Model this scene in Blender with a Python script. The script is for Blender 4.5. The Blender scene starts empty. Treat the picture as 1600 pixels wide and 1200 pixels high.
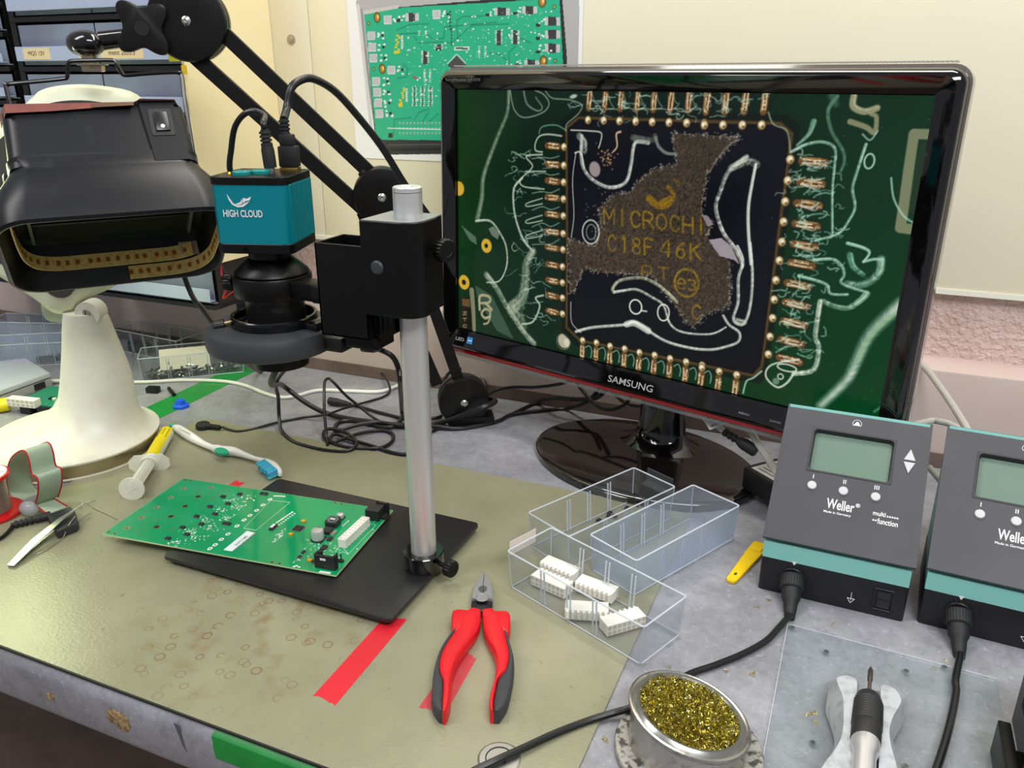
import bpy, bmesh, math, random
import numpy as np
from mathutils import Matrix, Vector, Euler
PI = math.pi
R = math.radians
sc = bpy.context.scene
col = sc.collection

# ------------------------------------------------------------------ camera
# World: x runs along the wall, y towards the wall, z up; the bench top is z = 0.
FPX, PITCH, ROLL, YAW, CAMZ = 1279.76, R(20.742), R(-0.110), R(23.344), 0.50
_cp, _sp = math.cos(PITCH), math.sin(PITCH)
RC = np.array([[1, 0, 0], [0, -_sp, -_cp], [0, _cp, -_sp]])
RC = np.array([[math.cos(ROLL), -math.sin(ROLL), 0], [math.sin(ROLL), math.cos(ROLL), 0], [0, 0, 1]]) @ RC
RC = RC @ np.array([[math.cos(YAW), math.sin(YAW), 0], [-math.sin(YAW), math.cos(YAW), 0], [0, 0, 1]])
CC = np.array([0.0, 0.0, CAMZ])
cam = bpy.data.objects.new('camera', bpy.data.cameras.new('camera'))
col.objects.link(cam)
cam.data.sensor_width = 36.0
cam.data.lens = FPX / 1600 * 36.0
cam.data.clip_start = 0.01
_m = Matrix.Identity(4)
for _i in range(3):
    _m[_i][0], _m[_i][1], _m[_i][2], _m[_i][3] = RC[0][_i], -RC[1][_i], -RC[2][_i], CC[_i]
cam.matrix_world = _m
sc.camera = cam

# ------------------------------------------------------------------ light
sc.view_settings.view_transform = 'Standard'
sc.view_settings.look = 'None'
sc.view_settings.exposure = 0.0
sc.view_settings.gamma = 1.0
sc.view_settings.use_curve_mapping = False
sc.cycles.max_bounces = 14
sc.cycles.transparent_max_bounces = 24
sc.cycles.sample_clamp_indirect = 6.0
w = bpy.data.worlds.new('room_air')
sc.world = w
w.use_nodes = True
w.node_tree.nodes['Background'].inputs[0].default_value = (0.90, 0.93, 1.0, 1)
w.node_tree.nodes['Background'].inputs[1].default_value = 0.29

def area(name, loc, target, sx, sy, power, colr):
    L = bpy.data.lights.new(name, 'AREA')
    L.shape = 'RECTANGLE'; L.size = sx; L.size_y = sy; L.energy = power; L.color = colr
    o = bpy.data.objects.new(name, L); col.objects.link(o)
    o.location = loc
    d = Vector(target) - Vector(loc)
    o.rotation_euler = d.to_track_quat('-Z', 'Y').to_euler()
    return o
area('bench_light', (-0.25, 0.93, 1.55), (-0.3, 0.80, 0), 1.5, 0.14, 13.0, (1.0, 0.97, 0.90))
area('ceiling_light', (0.9, -0.6, 2.0), (0.0, 0.95, 0.1), 1.5, 0.5, 43.0, (0.97, 0.98, 1.0))
area('ceiling_light', (-1.5, -0.3, 2.0), (-0.6, 0.7, 0), 0.5, 1.4, 24.5, (1.0, 0.98, 0.95))

# ------------------------------------------------------------------ helpers
def ray(x, y):
    return RC.T @ np.array([(x - 800) / FPX, (y - 600) / FPX, 1.0])
def G(x, y, z=0.0):
    d = ray(x, y); return Vector(CC + d * ((z - CC[2]) / d[2]))
def YP(x, y, Y):
    d = ray(x, y); return Vector(CC + d * ((Y - CC[1]) / d[1]))
def XP(x, y, X):
    d = ray(x, y); return Vector(CC + d * ((X - CC[0]) / d[0]))
def DP(x, y, dist):
    d = ray(x, y); return Vector(CC + d / np.linalg.norm(d) * dist)

def lin(c):
    c = c / 255.0
    return c / 12.92 if c <= 0.04045 else ((c + 0.055) / 1.055) ** 2.4
def rgb(c):
    return (lin(c[0]), lin(c[1]), lin(c[2]), 1.0)
MATS = {}
def mat(name, c, rough=0.5, metal=0.0, spec=0.5, coat=0.0, var=None, bump=None, emit=0.0, sss=0.0, trans=0.0, aniso=0.0):
    """c sRGB 0-255; var = (scale, second colour, low, high); bump = (scale, strength)"""
    if name in MATS: return MATS[name]
    m = bpy.data.materials.new(name); m.use_nodes = True
    nt = m.node_tree; b = nt.nodes['Principled BSDF']
    b.inputs['Base Color'].default_value = rgb(c)
    b.inputs['Roughness'].default_value = rough
    b.inputs['Metallic'].default_value = metal
    b.inputs['Specular IOR Level'].default_value = spec
    b.inputs['Coat Weight'].default_value = coat
    b.inputs['Coat Roughness'].default_value = 0.05
    b.inputs['Transmission Weight'].default_value = trans
    if sss:
        b.inputs['Subsurface Weight'].default_value = sss
        b.inputs['Subsurface Radius'].default_value = (0.004, 0.004, 0.004)
        b.inputs['Subsurface Scale'].default_value = 1.0
    if emit:
        b.inputs['Emission Color'].default_value = rgb(c)
        b.inputs['Emission Strength'].default_value = emit
    if var or bump:
        tc = nt.nodes.new('ShaderNodeTexCoord')
    if var:
        n = nt.nodes.new('ShaderNodeTexNoise'); n.inputs['Scale'].default_value = var[0]; n.inputs['Detail'].default_value = 6
        nt.links.new(tc.outputs['Object'], n.inputs['Vector'])
        r = nt.nodes.new('ShaderNodeMapRange'); r.inputs[1].default_value = var[2]; r.inputs[2].default_value = var[3]
        nt.links.new(n.outputs[0], r.inputs[0])
        mx = nt.nodes.new('ShaderNodeMix'); mx.data_type = 'RGBA'
        mx.inputs[6].default_value = rgb(c); mx.inputs[7].default_value = rgb(var[1])
        nt.links.new(r.outputs[0], mx.inputs[0]); nt.links.new(mx.outputs[2], b.inputs['Base Color'])
    if bump:
        n = nt.nodes.new('ShaderNodeTexNoise'); n.inputs['Scale'].default_value = bump[0]; n.inputs['Detail'].default_value = 3
        nt.links.new(tc.outputs['Object'], n.inputs['Vector'])
        bp = nt.nodes.new('ShaderNodeBump'); bp.inputs['Strength'].default_value = bump[1]; bp.inputs['Distance'].default_value = 0.001
        nt.links.new(n.outputs[0], bp.inputs['Height']); nt.links.new(bp.outputs[0], b.inputs['Normal'])
    MATS[name] = m
    return m
def clear(name, tint=(235, 240, 245), milky=0.08, gloss=0.10, rough=0.06, body=(226, 232, 238)):
    """thin clear plastic or glass sheet: see-through, a little milky, with a sheen"""
    if name in MATS: return MATS[name]
    m = bpy.data.materials.new(name); m.use_nodes = True
    nt = m.node_tree; nt.nodes.clear()
    out = nt.nodes.new('ShaderNodeOutputMaterial')
    tr = nt.nodes.new('ShaderNodeBsdfTransparent'); tr.inputs[0].default_value = rgb(tint)
    df = nt.nodes.new('ShaderNodeBsdfDiffuse'); df.inputs[0].default_value = rgb(body)
    gl = nt.nodes.new('ShaderNodeBsdfGlossy'); gl.inputs['Roughness'].default_value = rough
    lw = nt.nodes.new('ShaderNodeLayerWeight'); lw.inputs['Blend'].default_value = 0.5
    pw = nt.nodes.new('ShaderNodeMath'); pw.operation = 'POWER'; pw.inputs[1].default_value = 5.0; nt.links.new(lw.outputs['Facing'], pw.inputs[0])
    mp = nt.nodes.new('ShaderNodeMapRange'); mp.inputs[3].default_value = 0.022; mp.inputs[4].default_value = min(1.0, gloss * 3)
    nt.links.new(pw.outputs[0], mp.inputs[0])
    m1 = nt.nodes.new('ShaderNodeMixShader'); m1.inputs[0].default_value = milky
    m2 = nt.nodes.new('ShaderNodeMixShader')
    nt.links.new(tr.outputs[0], m1.inputs[1]); nt.links.new(df.outputs[0], m1.inputs[2])
    nt.links.new(mp.outputs[0], m2.inputs[0]); nt.links.new(m1.outputs[0], m2.inputs[1]); nt.links.new(gl.outputs[0], m2.inputs[2])
    nt.links.new(m2.outputs[0], out.inputs[0])
    MATS[name] = m
    return m

ORG = {}
def tag(o, label, cat, group=None, kind=None):
    o['label'] = label; o['category'] = cat
    if group: o['group'] = group
    if kind: o['kind'] = kind
    return o
def thing(name, label, cat, loc=(0, 0, 0), group=None):
    o = bpy.data.objects.new(name, None); col.objects.link(o)
    o.empty_display_size = 0.02
    o.location = loc; ORG[o.name] = Vector(loc)
    return tag(o, label, cat, group)

class MB:
    """collects shapes; build() links them as ONE mesh object"""
    def __init__(s): s.v = []; s.f = []; s.m = []
    def add(s, vs, fs, mi=0, M=None):
        n = len(s.v)
        for p in vs:
            p = Vector(p); s.v.append(M @ p if M is not None else p)
        for f in fs: s.f.append([i + n for i in f]); s.m.append(mi)
        return s
    def bm(s, bm, mi=0, M=None):
        bm.verts.ensure_lookup_table(); bm.verts.index_update()
        s.add([v.co.copy() for v in bm.verts], [[v.index for v in f.verts] for f in bm.faces], mi, M); bm.free(); return s
    def box(s, c, d, mi=0, M=None, bev=0.0, seg=2, rz=0.0):
        bm = bmesh.new(); bmesh.ops.create_cube(bm, size=1.0)
        for v in bm.verts: v.co = Vector((v.co.x * d[0], v.co.y * d[1], v.co.z * d[2]))
        if bev > 0: bmesh.ops.bevel(bm, geom=bm.edges[:], offset=bev, segments=seg, profile=0.5, affect='EDGES')
        T = Matrix.Translation(c) @ Matrix.Rotation(rz, 4, 'Z')
        return s.bm(bm, mi, M @ T if M is not None else T)
    def bb(s, lo, hi, mi=0, M=None, bev=0.0, seg=2):
        return s.box([(lo[i] + hi[i]) / 2 for i in range(3)], [abs(hi[i] - lo[i]) for i in range(3)], mi, M, bev, seg)
    def prism(s, poly, z0, z1, mi=0, M=None, bev=0.0, seg=2):
        bm = bmesh.new(); vs = [bm.verts.new((p[0], p[1], z0)) for p in poly]
        f = bm.faces.new(vs); f.normal_update()
        if f.normal.z > 0: f.normal_flip()
        r = bmesh.ops.extrude_face_region(bm, geom=[f])
        up = [e for e in r['geom'] if isinstance(e, bmesh.types.BMVert)]
        for v in up: v.co.z = z1
        if bev > 0:
            es = [e for e in bm.edges if abs(e.verts[0].co.z - e.verts[1].co.z) < 1e-9]
            bmesh.ops.bevel(bm, geom=es, offset=bev, segments=seg, profile=0.5, affect='EDGES')
        return s.bm(bm, mi, M)
    def loft(s, rings, mi=0, caps=(True, True), closed=True, M=None):
        n = len(rings[0]); vs = [p for r in rings for p in r]; fs = []
        for i in range(len(rings) - 1):
            for j in range(n if closed else n - 1):
                k = (j + 1) % n
                fs.append([i * n + j, i * n + k, (i + 1) * n + k, (i + 1) * n + j])
        if caps[0]: fs.append(list(range(n))[::-1])
        if caps[1]: fs.append([(len(rings) - 1) * n + j for j in range(n)])
        return s.add(vs, fs, mi, M)
    def cyl(s, p0, p1, r0, r1=None, n=24, mi=0, caps=(True, True), M=None):
        p0, p1 = Vector(p0), Vector(p1); r1 = r0 if r1 is None else r1
        q = (p1 - p0).to_track_quat('Z', 'Y')
        rings = [[p + q @ Vector((r * math.cos(2 * PI * i / n), r * math.sin(2 * PI * i / n), 0)) for i in range(n)] for p, r in ((p0, r0), (p1, r1))]
        return s.loft(rings, mi, caps, M=M)
    def lathe(s, prof, o=(0, 0, 0), ax=(0, 0, 1), n=32, mi=0, M=None, caps=(True, True), lobes=0, lob=0.0):
        """prof: (radius, height) pairs along the axis"""
        o = Vector(o); q = Vector(ax).to_track_quat('Z', 'Y')
        rings = []
        for r, h in prof:
            r = max(r, 1e-5)
            rings.append([o + q @ Vector(((r * (1 + (lob * math.cos(lobes * 2 * PI * i / n) if lobes else 0))) * math.cos(2 * PI * i / n),
                                          (r * (1 + (lob * math.cos(lobes * 2 * PI * i / n) if lobes else 0))) * math.sin(2 * PI * i / n), h)) for i in range(n)])
        return s.loft(rings, mi, caps, M=M)
    def tube(s, pts, r, n=10, mi=0, smooth=6, closed=False, M=None, flat=None):
        P = spline(pts, smooth, closed) if smooth > 1 else [Vector(p) for p in pts]
        N = len(P); tans = []
        for i in range(N):
            a = P[(i - 1) % N if closed else max(i - 1, 0)]; b = P[(i + 1) % N if closed else min(i + 1, N - 1)]
            t = (b - a); tans.append(t.normalized() if t.length > 1e-9 else Vector((0, 0, 1)))
        up = Vector((0, 0, 1)) if abs(tans[0].z) < 0.9 else Vector((1, 0, 0))
        u = tans[0].cross(up).normalized(); rings = []
        for i in range(N):
            u = (u - tans[i] * u.dot(tans[i])).normalized(); v = tans[i].cross(u)
            rr = r[0] + (r[1] - r[0]) * i / (N - 1) if isinstance(r, tuple) else r
            rings.append([P[i] + (u * math.cos(2 * PI * k / n) + v * math.sin(2 * PI * k / n)) * rr for k in range(n)])
        if closed: rings.append(rings[0])
        return s.loft(rings, mi, (not closed, not closed), M=M)
    def sphere(s, c, r, n=16, mi=0, M=None, sc_=(1, 1, 1)):
        c = Vector(c)
        rings = [[c + Vector((r * sc_[0] * math.sin(t) * math.cos(2 * PI * j / n), r * sc_[1] * math.sin(t) * math.sin(2 * PI * j / n), -r * sc_[2] * math.cos(t))) for j in range(n)]
                 for t in [max(0.02, min(PI - 0.02, PI * i / (n // 2))) for i in range(n // 2 + 1)]]
        return s.loft(rings, mi, M=M)
    def build(s, name, mats, parent=None, loc=None, smooth=35, wn=False):
        me = bpy.data.meshes.new(name)
        org = ORG.get(parent.name, Vector()) if parent else Vector(loc or (0, 0, 0))
        me.from_pydata([tuple(p - org) for p in s.v], [], s.f)
        for m in (mats if isinstance(mats, (list, tuple)) else [mats]): me.materials.append(m)
        me.polygons.foreach_set('material_index', s.m)
        bm = bmesh.new(); bm.from_mesh(me)
        bmesh.ops.recalc_face_normals(bm, faces=bm.faces[:])
        bm.to_mesh(me); bm.free()
        if smooth:
            me.polygons.foreach_set('use_smooth', [True] * len(me.polygons))
            me.set_sharp_from_angle(angle=R(smooth))
        o = bpy.data.objects.new(name, me); col.objects.link(o)
        if parent: o.parent = parent
        else: o.location = org
        ORG[o.name] = org
        return o
def spline(pts, k=6, closed=False):
    P = [Vector(p) for p in pts]; N = len(P); out = []
    rng = N if closed else N - 1
    for i in range(rng):
        p0 = P[(i - 1) % N] if closed else P[max(i - 1, 0)]
        p1 = P[i]; p2 = P[(i + 1) % N]; p3 = P[(i + 2) % N] if closed else P[min(i + 2, N - 1)]
        for j in range(k):
            t = j / k
            out.append(0.5 * ((2 * p1) + (p2 - p0) * t + (2 * p0 - 5 * p1 + 4 * p2 - p3) * t * t + (3 * p1 - p0 - 3 * p2 + p3) * t ** 3))
    if not closed: out.append(P[-1])
    return out
def rrect(w, h, r, n=5, cx=0.0, cy=0.0):
    out = []
    for sx, sy, a0 in ((1, 1, 0), (-1, 1, 90), (-1, -1, 180), (1, -1, 270)):
        for i in range(n + 1):
            a = R(a0 + 90 * i / n)
            out.append((cx + sx * (w / 2 - r) + r * math.cos(a), cy + sy * (h / 2 - r) + r * math.sin(a)))
    return out
def circ(r, n=24, cx=0, cy=0):
    return [(cx + r * math.cos(2 * PI * i / n), cy + r * math.sin(2 * PI * i / n)) for i in range(n)]
def frame(o, x, z):
    """matrix with origin o, local x along x, local z along z"""
    x = Vector(x).normalized(); z = Vector(z); z = (z - x * z.dot(x)).normalized(); y = z.cross(x)
    m = Matrix.Identity(4)
    for i in range(3): m[i][0], m[i][1], m[i][2], m[i][3] = x[i], y[i], z[i], o[i]
    return m
def text(name, s, size, M, m, parent, ex=0.0002, align='LEFT', sx=1.0, bold=0.0):
    """raised lettering lying in the xy plane of M"""
    c = bpy.data.curves.new(name, 'FONT'); c.body = s; c.size = size; c.extrude = ex; c.align_x = align; c.resolution_u = 3; c.offset = bold
    o = bpy.data.objects.new(name + '_curve', c); col.objects.link(o)
    bpy.context.view_layer.update()
    me = bpy.data.meshes.new_from_object(o.evaluated_get(bpy.context.evaluated_depsgraph_get()))
    bpy.data.objects.remove(o); bpy.data.curves.remove(c)
    org = ORG.get(parent.name, Vector())
    for v in me.vertices: v.co = (M @ Vector((v.co.x * sx, v.co.y, v.co.z))) - org
    me.materials.clear(); me.materials.append(m); me.name = name
    t = bpy.data.objects.new(name, me); col.objects.link(t); t.parent = parent; ORG[t.name] = org
    return t
def copy_tree(o, parent=None):
    c = o.copy(); col.objects.link(c)
    if parent: c.parent = parent
    for ch in list(o.children): copy_tree(ch, c)
    return c
def struct(o):
    o['kind'] = 'structure'; return o
random.seed(7)
# ------------------------------------------------------------------ shared materials
BLK = mat('black_plastic', (24, 24, 26), 0.42)
BLKM = mat('black_anodised', (8, 8, 9), 0.36, spec=0.28)
RUB = mat('black_rubber', (26, 26, 27), 0.62)
CABLE = mat('black_cable', (20, 20, 22), 0.36)
STEEL = mat('bright_steel', (200, 200, 202), 0.22, 1.0)
WHT = mat('white_print', (228, 228, 226), 0.5)
# ================================================================== the setting
def node_mat(name):
    m = bpy.data.materials.new(name); m.use_nodes = True; MATS[name] = m
    nt = m.node_tree
    def N(t, **kw):
        n = nt.nodes.new(t)
        for k, v in kw.items():
            if k.startswith('i_'): n.inputs[int(k[2:])].default_value = v
            else: setattr(n, k, v)
        return n
    def mix(fac, a, b, blend='MIX'):
        n = N('ShaderNodeMix', data_type='RGBA', blend_type=blend)
        for s, x in ((0, fac), (6, a), (7, b)):
            if isinstance(x, bpy.types.NodeSocket): nt.links.new(x, n.inputs[s])
            else: n.inputs[s].default_value = x
        return n.outputs[2]
    def noise(scale, detail=6, rough=0.6, vec=None, dist=0.0):
        n = N('ShaderNodeTexNoise'); n.inputs['Scale'].default_value = scale; n.inputs['Detail'].default_value = detail
        n.inputs['Roughness'].default_value = rough; n.inputs['Distortion'].default_value = dist
        nt.links.new(vec if vec else tc.outputs['Object'], n.inputs['Vector']); return n.outputs[0]
    def rng(v, a, b, c=0.0, d=1.0):
        n = N('ShaderNodeMapRange', i_1=a, i_2=b, i_3=c, i_4=d); nt.links.new(v, n.inputs[0]); return n.outputs[0]
    def math_(op, a, b=0.0):
        n = N('ShaderNodeMath', operation=op)
        for i, x in ((0, a), (1, b)):
            if isinstance(x, bpy.types.NodeSocket): nt.links.new(x, n.inputs[i])
            else: n.inputs[i].default_value = x
        return n.outputs[0]
    tc = N('ShaderNodeTexCoord')
    b = nt.nodes['Principled BSDF']
    return m, nt, b, N, mix, noise, rng, math_, tc

def laminate():
    m, nt, b, N, mix, noise, rng, math_, tc = node_mat('grey_concrete_laminate')
    c = mix(rng(noise(14, 10, 0.72), 0.36, 0.66), rgb((128, 128, 133)), rgb((160, 160, 166)))
    c = mix(rng(noise(90, 6, 0.75), 0.50, 0.76, 0, 0.6), c, rgb((100, 100, 106)))
    c = mix(rng(noise(230, 3, 0.6), 0.58, 0.75, 0, 0.4), c, rgb((196, 197, 204)))
    nt.links.new(c, b.inputs['Base Color']); b.inputs['Roughness'].default_value = 0.38
    bp = N('ShaderNodeBump'); bp.inputs['Strength'].default_value = 0.12; bp.inputs['Distance'].default_value = 0.0006
    nt.links.new(noise(420, 3), bp.inputs['Height']); nt.links.new(bp.outputs[0], b.inputs['Normal'])
    return m
def mat_olive():
    m, nt, b, N, mix, noise, rng, math_, tc = node_mat('olive_antistatic_mat')
    P = tc.outputs['Object']
    c = mix(rng(noise(5, 5, 0.6), 0.35, 0.7), rgb((136, 135, 108)), rgb((154, 151, 126)))
    c = mix(rng(noise(26, 5, 0.6), 0.45, 0.8, 0, 0.45), c, rgb((130, 129, 104)))
    # scuffs and black scratches
    mp = N('ShaderNodeMapping'); mp.inputs['Scale'].default_value = (75, 150, 1); mp.inputs['Rotation'].default_value = (0, 0, 0.35); nt.links.new(P, mp.inputs[0])
    s1 = rng(noise(1.0, 4, 0.75, mp.outputs[0], 1.2), 0.625, 0.70, 0, 0.72)
    s1 = math_('MULTIPLY', s1, rng(noise(9, 2), 0.44, 0.56))
    c = mix(s1, c, rgb((98, 96, 80)))
    # brown scorch patches near the front
    def near(x, y, r0, r1):
        d = N('ShaderNodeVectorMath', operation='DISTANCE'); d.inputs[1].default_value = (x, y, 0.0018)
        nt.links.new(P, d.inputs[0]); return rng(d.outputs['Value'], r0, r1, 1.0, 0.0)
    zone = near(0.005, -0.118, 0.05, 0.15)
    bl = math_('MULTIPLY', zone, rng(noise(34, 4, 0.55), 0.52, 0.70, 0, 0.62))
    c = mix(bl, c, rgb((126, 100, 58)))
    # burn rings
    for sc_, seed in ((52, 0.0), (66, 3.7)):
        mp2 = N('ShaderNodeMapping'); mp2.inputs['Location'].default_value = (seed, seed * 0.7, 0); mp2.inputs['Scale'].default_value = (1, 1, 0.0); nt.links.new(P, mp2.inputs[0])
        v = N('ShaderNodeTexVoronoi', voronoi_dimensions='2D'); v.inputs['Scale'].default_value = sc_; v.inputs['Randomness'].default_value = 1.0
        nt.links.new(mp2.outputs[0], v.inputs['Vector'])
        ringb = math_('MULTIPLY', rng(v.outputs['Distance'], 0.17, 0.215), rng(v.outputs['Distance'], 0.235, 0.29, 1, 0))
        sep = N('ShaderNodeSeparateColor'); nt.links.new(v.outputs['Color'], sep.inputs[0])
        pick = rng(sep.outputs[0], 0.76, 0.78); pick = math_('MULTIPLY', pick, rng(sep.outputs[1], 0.0, 1.0, 0.45, 1.0))
        f = math_('MULTIPLY', math_('MULTIPLY', ringb, pick), math_('MINIMUM', math_('MULTIPLY', zone, 1.6), 1.0))
        c = mix(math_('MULTIPLY', f, 0.8), c, rgb((116, 84, 46)))
    nt.links.new(c, b.inputs['Base Color'])
    b.inputs['Roughness'].default_value = 0.30
    bp = N('ShaderNodeBump'); bp.inputs['Strength'].default_value = 0.30; bp.inputs['Distance'].default_value = 0.0008
    h = N('ShaderNodeMapping'); h.inputs['Scale'].default_value = (260, 420, 1); nt.links.new(P, h.inputs[0])
    nt.links.new(noise(1.0, 2, 0.5, h.outputs[0], 0.6), bp.inputs['Height']); nt.links.new(bp.outputs[0], b.inputs['Normal'])
    return m
def plaster():
    m, nt, b, N, mix, noise, rng, math_, tc = node_mat('pink_textured_paint')
    c = mix(rng(noise(14), 0.3, 0.7), rgb((206, 178, 168)), rgb((222, 198, 190)))
    nt.links.new(c, b.inputs['Base Color']); b.inputs['Roughness'].default_value = 0.5
    bp = N('ShaderNodeBump'); bp.inputs['Strength'].default_value = 0.5; bp.inputs['Distance'].default_value = 0.004
    nt.links.new(rng(noise(120, 3, 0.5), 0.42, 0.62), bp.inputs['Height']); nt.links.new(bp.outputs[0], b.inputs['Normal'])
    return m
LAM = laminate(); OLIVE = mat_olive(); PLAST = plaster()
CREAM = mat('cream_board', (240, 232, 206), 0.45, var=(6, (244, 236, 208), 0.3, 0.7), bump=(300, 0.05))
CREAM_OLD = mat('yellowed_cream_board', (240, 224, 176), 0.45, var=(5, (244, 230, 186), 0.3, 0.7))
CREAM_EDGE = mat('cream_board_edge', (240, 238, 222), 0.4)
PINK = mat('pink_smooth_paint', (212, 192, 184), 0.42, var=(8, (203, 180, 170), 0.45, 0.75))
BROWN = mat('brown_skirting', (118, 98, 90), 0.6, var=(20, (98, 80, 74), 0.4, 0.7))
YW, YT, ZL, ZC = 1.208, 1.145, 0.137, 0.2335
b = MB(); b.bb((-2.0, YW, -0.1), (1.1, YW + 0.06, 1.3)); struct(b.build('wall_back', PLAST))
# cream boards with a joint at x = -0.87 (a narrow board on the left, a wide one on the right)
XC = YP(425, 60, 1.196).x
XJ = YP(480, 10, 1.196).x
b = MB(); b.bb((XC, 1.196, ZC), (XJ - 0.0008, YW, 1.25), 0, bev=0.0008); b.bb((XJ + 0.0008, 1.196, ZC), (1.1, YW, 1.25), 0, bev=0.0008)
b.bb((XC, 1.1945, ZC - 0.007), (1.1, YW, ZC), 1)
wb = struct(b.build('wall_panel_back', [CREAM, CREAM_EDGE]))
p = YP(455, 62, 1.196); b = MB(); b.lathe([(0.0082, 0), (0.008, 0.001), (0.0045, 0.0016), (0.004, 0.003), (0.0001, 0.0034)], p, (0, -1, 0)); b.build('screw_cap', mat('dull_zinc', (176, 168, 150), 0.4, 0.6), wb)
p = YP(543, 242, 1.196); b = MB(); b.lathe([(0.0082, 0), (0.008, 0.0004), (0.0001, 0.0004)], p, (0, -1, 0)); b.build('drilled_hole', mat('pink_hole', (212, 188, 180), 0.8), wb)
# the yellowed return board on the left, in front of which the drawer cabinet stands
b = MB(); b.prism([(-0.962, 1.000), (-0.955, 0.998), (XC, 1.196), (XC - 0.008, 1.2)], ZC - 0.02, 1.25); struct(b.build('wall_left', CREAM_OLD))
# pink cable duct along the foot of the wall, its top a ledge; brown skirting strip
b = MB(); b.bb((-2.0, YT, -0.02), (1.1, YW + 0.01, ZL), bev=0.003); struct(b.build('trim_1', PINK))
b = MB(); b.bb((-2.0, YT - 0.0025, -0.02), (1.1, YT + 0.002, 0.021)); struct(b.build('baseboard_back', BROWN))
b = MB(); b.bb((-3.2, -1.6, -0.77), (2.2, 1.25, -0.75)); struct(b.build('floor', mat('dark_brown_floor', (120, 96, 82), 0.6, var=(12, (92, 76, 66), 0.35, 0.7))))
# ------------------------------------------------------------------ bench
t = thing('workbench', 'long grey concrete-look laminate workbench with a rounded front edge', 'workbench', (-0.4, 0.8, -0.75))
YF = 0.384
prof = [(YT - 0.003, 0.0), (YF + 0.016, 0.0), (YF + 0.007, -0.002), (YF + 0.0015, -0.0075), (YF, -0.016), (YF, -0.050), (YF + 0.002, -0.056), (YF + 0.008, -0.0600), (YT - 0.003, -0.06)]
b = MB(); b.loft([[(x, y, z) for y, z in prof] for x in (-1.9, -1.2, -0.6, 0.0, 0.95)]); b.build('bench_top', LAM, t)
for x in (-1.7, 0.85):
    for y in (0.46, 1.08):
        b = MB(); b.bb((x - 0.025, y - 0.025, -0.75), (x + 0.025, y + 0.025, -0.061), bev=0.002); b.build('leg', mat('dark_steel', (60, 60, 62), 0.5, 0.6), t)
CHIP = mat('raw_chipboard', (176, 148, 106), 0.9, var=(260, (110, 84, 52), 0.4, 0.65), bump=(500, 0.8))
for (px, py, w_, h_, sd) in ((186, 1124, 0.017, 0.012, 3), (79, 1088, 0.0055, 0.005, 5)):
    p = YP(px, py, YF); random.seed(sd); b = MB(); n = 18
    ring = [(p.x + w_ * math.cos(2 * PI * i / n) * random.uniform(0.6, 1.1), YF - 0.0003, p.z + h_ * math.sin(2 * PI * i / n) * random.uniform(0.6, 1.1)) for i in range(n)]
    ring2 = [((q[0] - p.x) * 0.75 + p.x, YF - 0.0012 + random.uniform(-0.0004, 0.0004), (q[2] - p.z) * 0.75 + p.z) for q in ring]
    b.loft([ring, ring2], 0, (False, True)); b.build('chipped_edge', CHIP, t)
p = YP(281, 1150, YF); b = MB(); b.prism([(p.x - 0.004, p.z + 0.013), (p.x + 0.0015, p.z + 0.012), (p.x + 0.005, p.z - 0.016), (p.x + 0.001, p.z - 0.008)], 0, 0.0003, M=frame((0, YF, 0), (1, 0, 0), (0, -1, 0))); b.build('scuff_mark', mat('dark_scuff', (88, 88, 92), 0.7), t)
# ------------------------------------------------------------------ mat and tapes
b = MB(); pts = [(-0.145, 0.3885), (-0.145, 0.885)] + [(-0.905 + 0.02 - 0.02 * math.sin(R(a)), 0.865 + 0.02 * math.cos(R(a))) for a in (0, 22, 45, 67, 90)] + [(-0.915, 0.3885)]
b.prism(pts, 0.0001, 0.0019, 0, bev=0.0003, seg=1)
b.bb((-0.915, 0.3868, 0.0001), (-0.145, 0.3885, 0.0017), 1)
o = b.build('bench_mat', [OLIVE, mat('black_mat_edge', (24, 24, 22), 0.6)], loc=(-0.5, 0.63, 0.0001)); tag(o, 'olive green antistatic mat with burn rings and scratches lying on the bench', 'mat')
ZM = 0.0019
GREEN = mat('green_tape_vinyl', (30, 140, 62), 0.35, var=(30, (22, 120, 52), 0.4, 0.8))
def tape(name, quad, z, m, label, sd=1, wavy=0.0):
    """a strip of tape through four ground points, with slightly ragged short ends"""
    a, b_, c, d = [Vector((q[0], q[1], 0)) for q in quad]; random.seed(sd)
    n = 7
    e1 = [a.lerp(b_, i / n) + (a - d).normalized() * random.uniform(-1, 1) * wavy for i in range(n + 1)]
    e2 = [c.lerp(d, i / n) + (c - b_).normalized() * random.uniform(-1, 1) * wavy for i in range(n + 1)]
    mb = MB(); mb.prism([(p.x, p.y) for p in e1 + e2], z, z + 0.00025)
    ctr = (a + b_ + c + d) / 4
    return tag(mb.build(name, m, loc=(ctr.x, ctr.y, z)), label, 'tape')
tape('green_tape', [(-1.028, 1.135), (-0.975, 1.138), (-0.960, 0.60), (-1.012, 0.60)], 0.0002, GREEN, 'green tape strip on the grey bench top running back beside the toothbrush to the wall', 2, 0.001)
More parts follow.
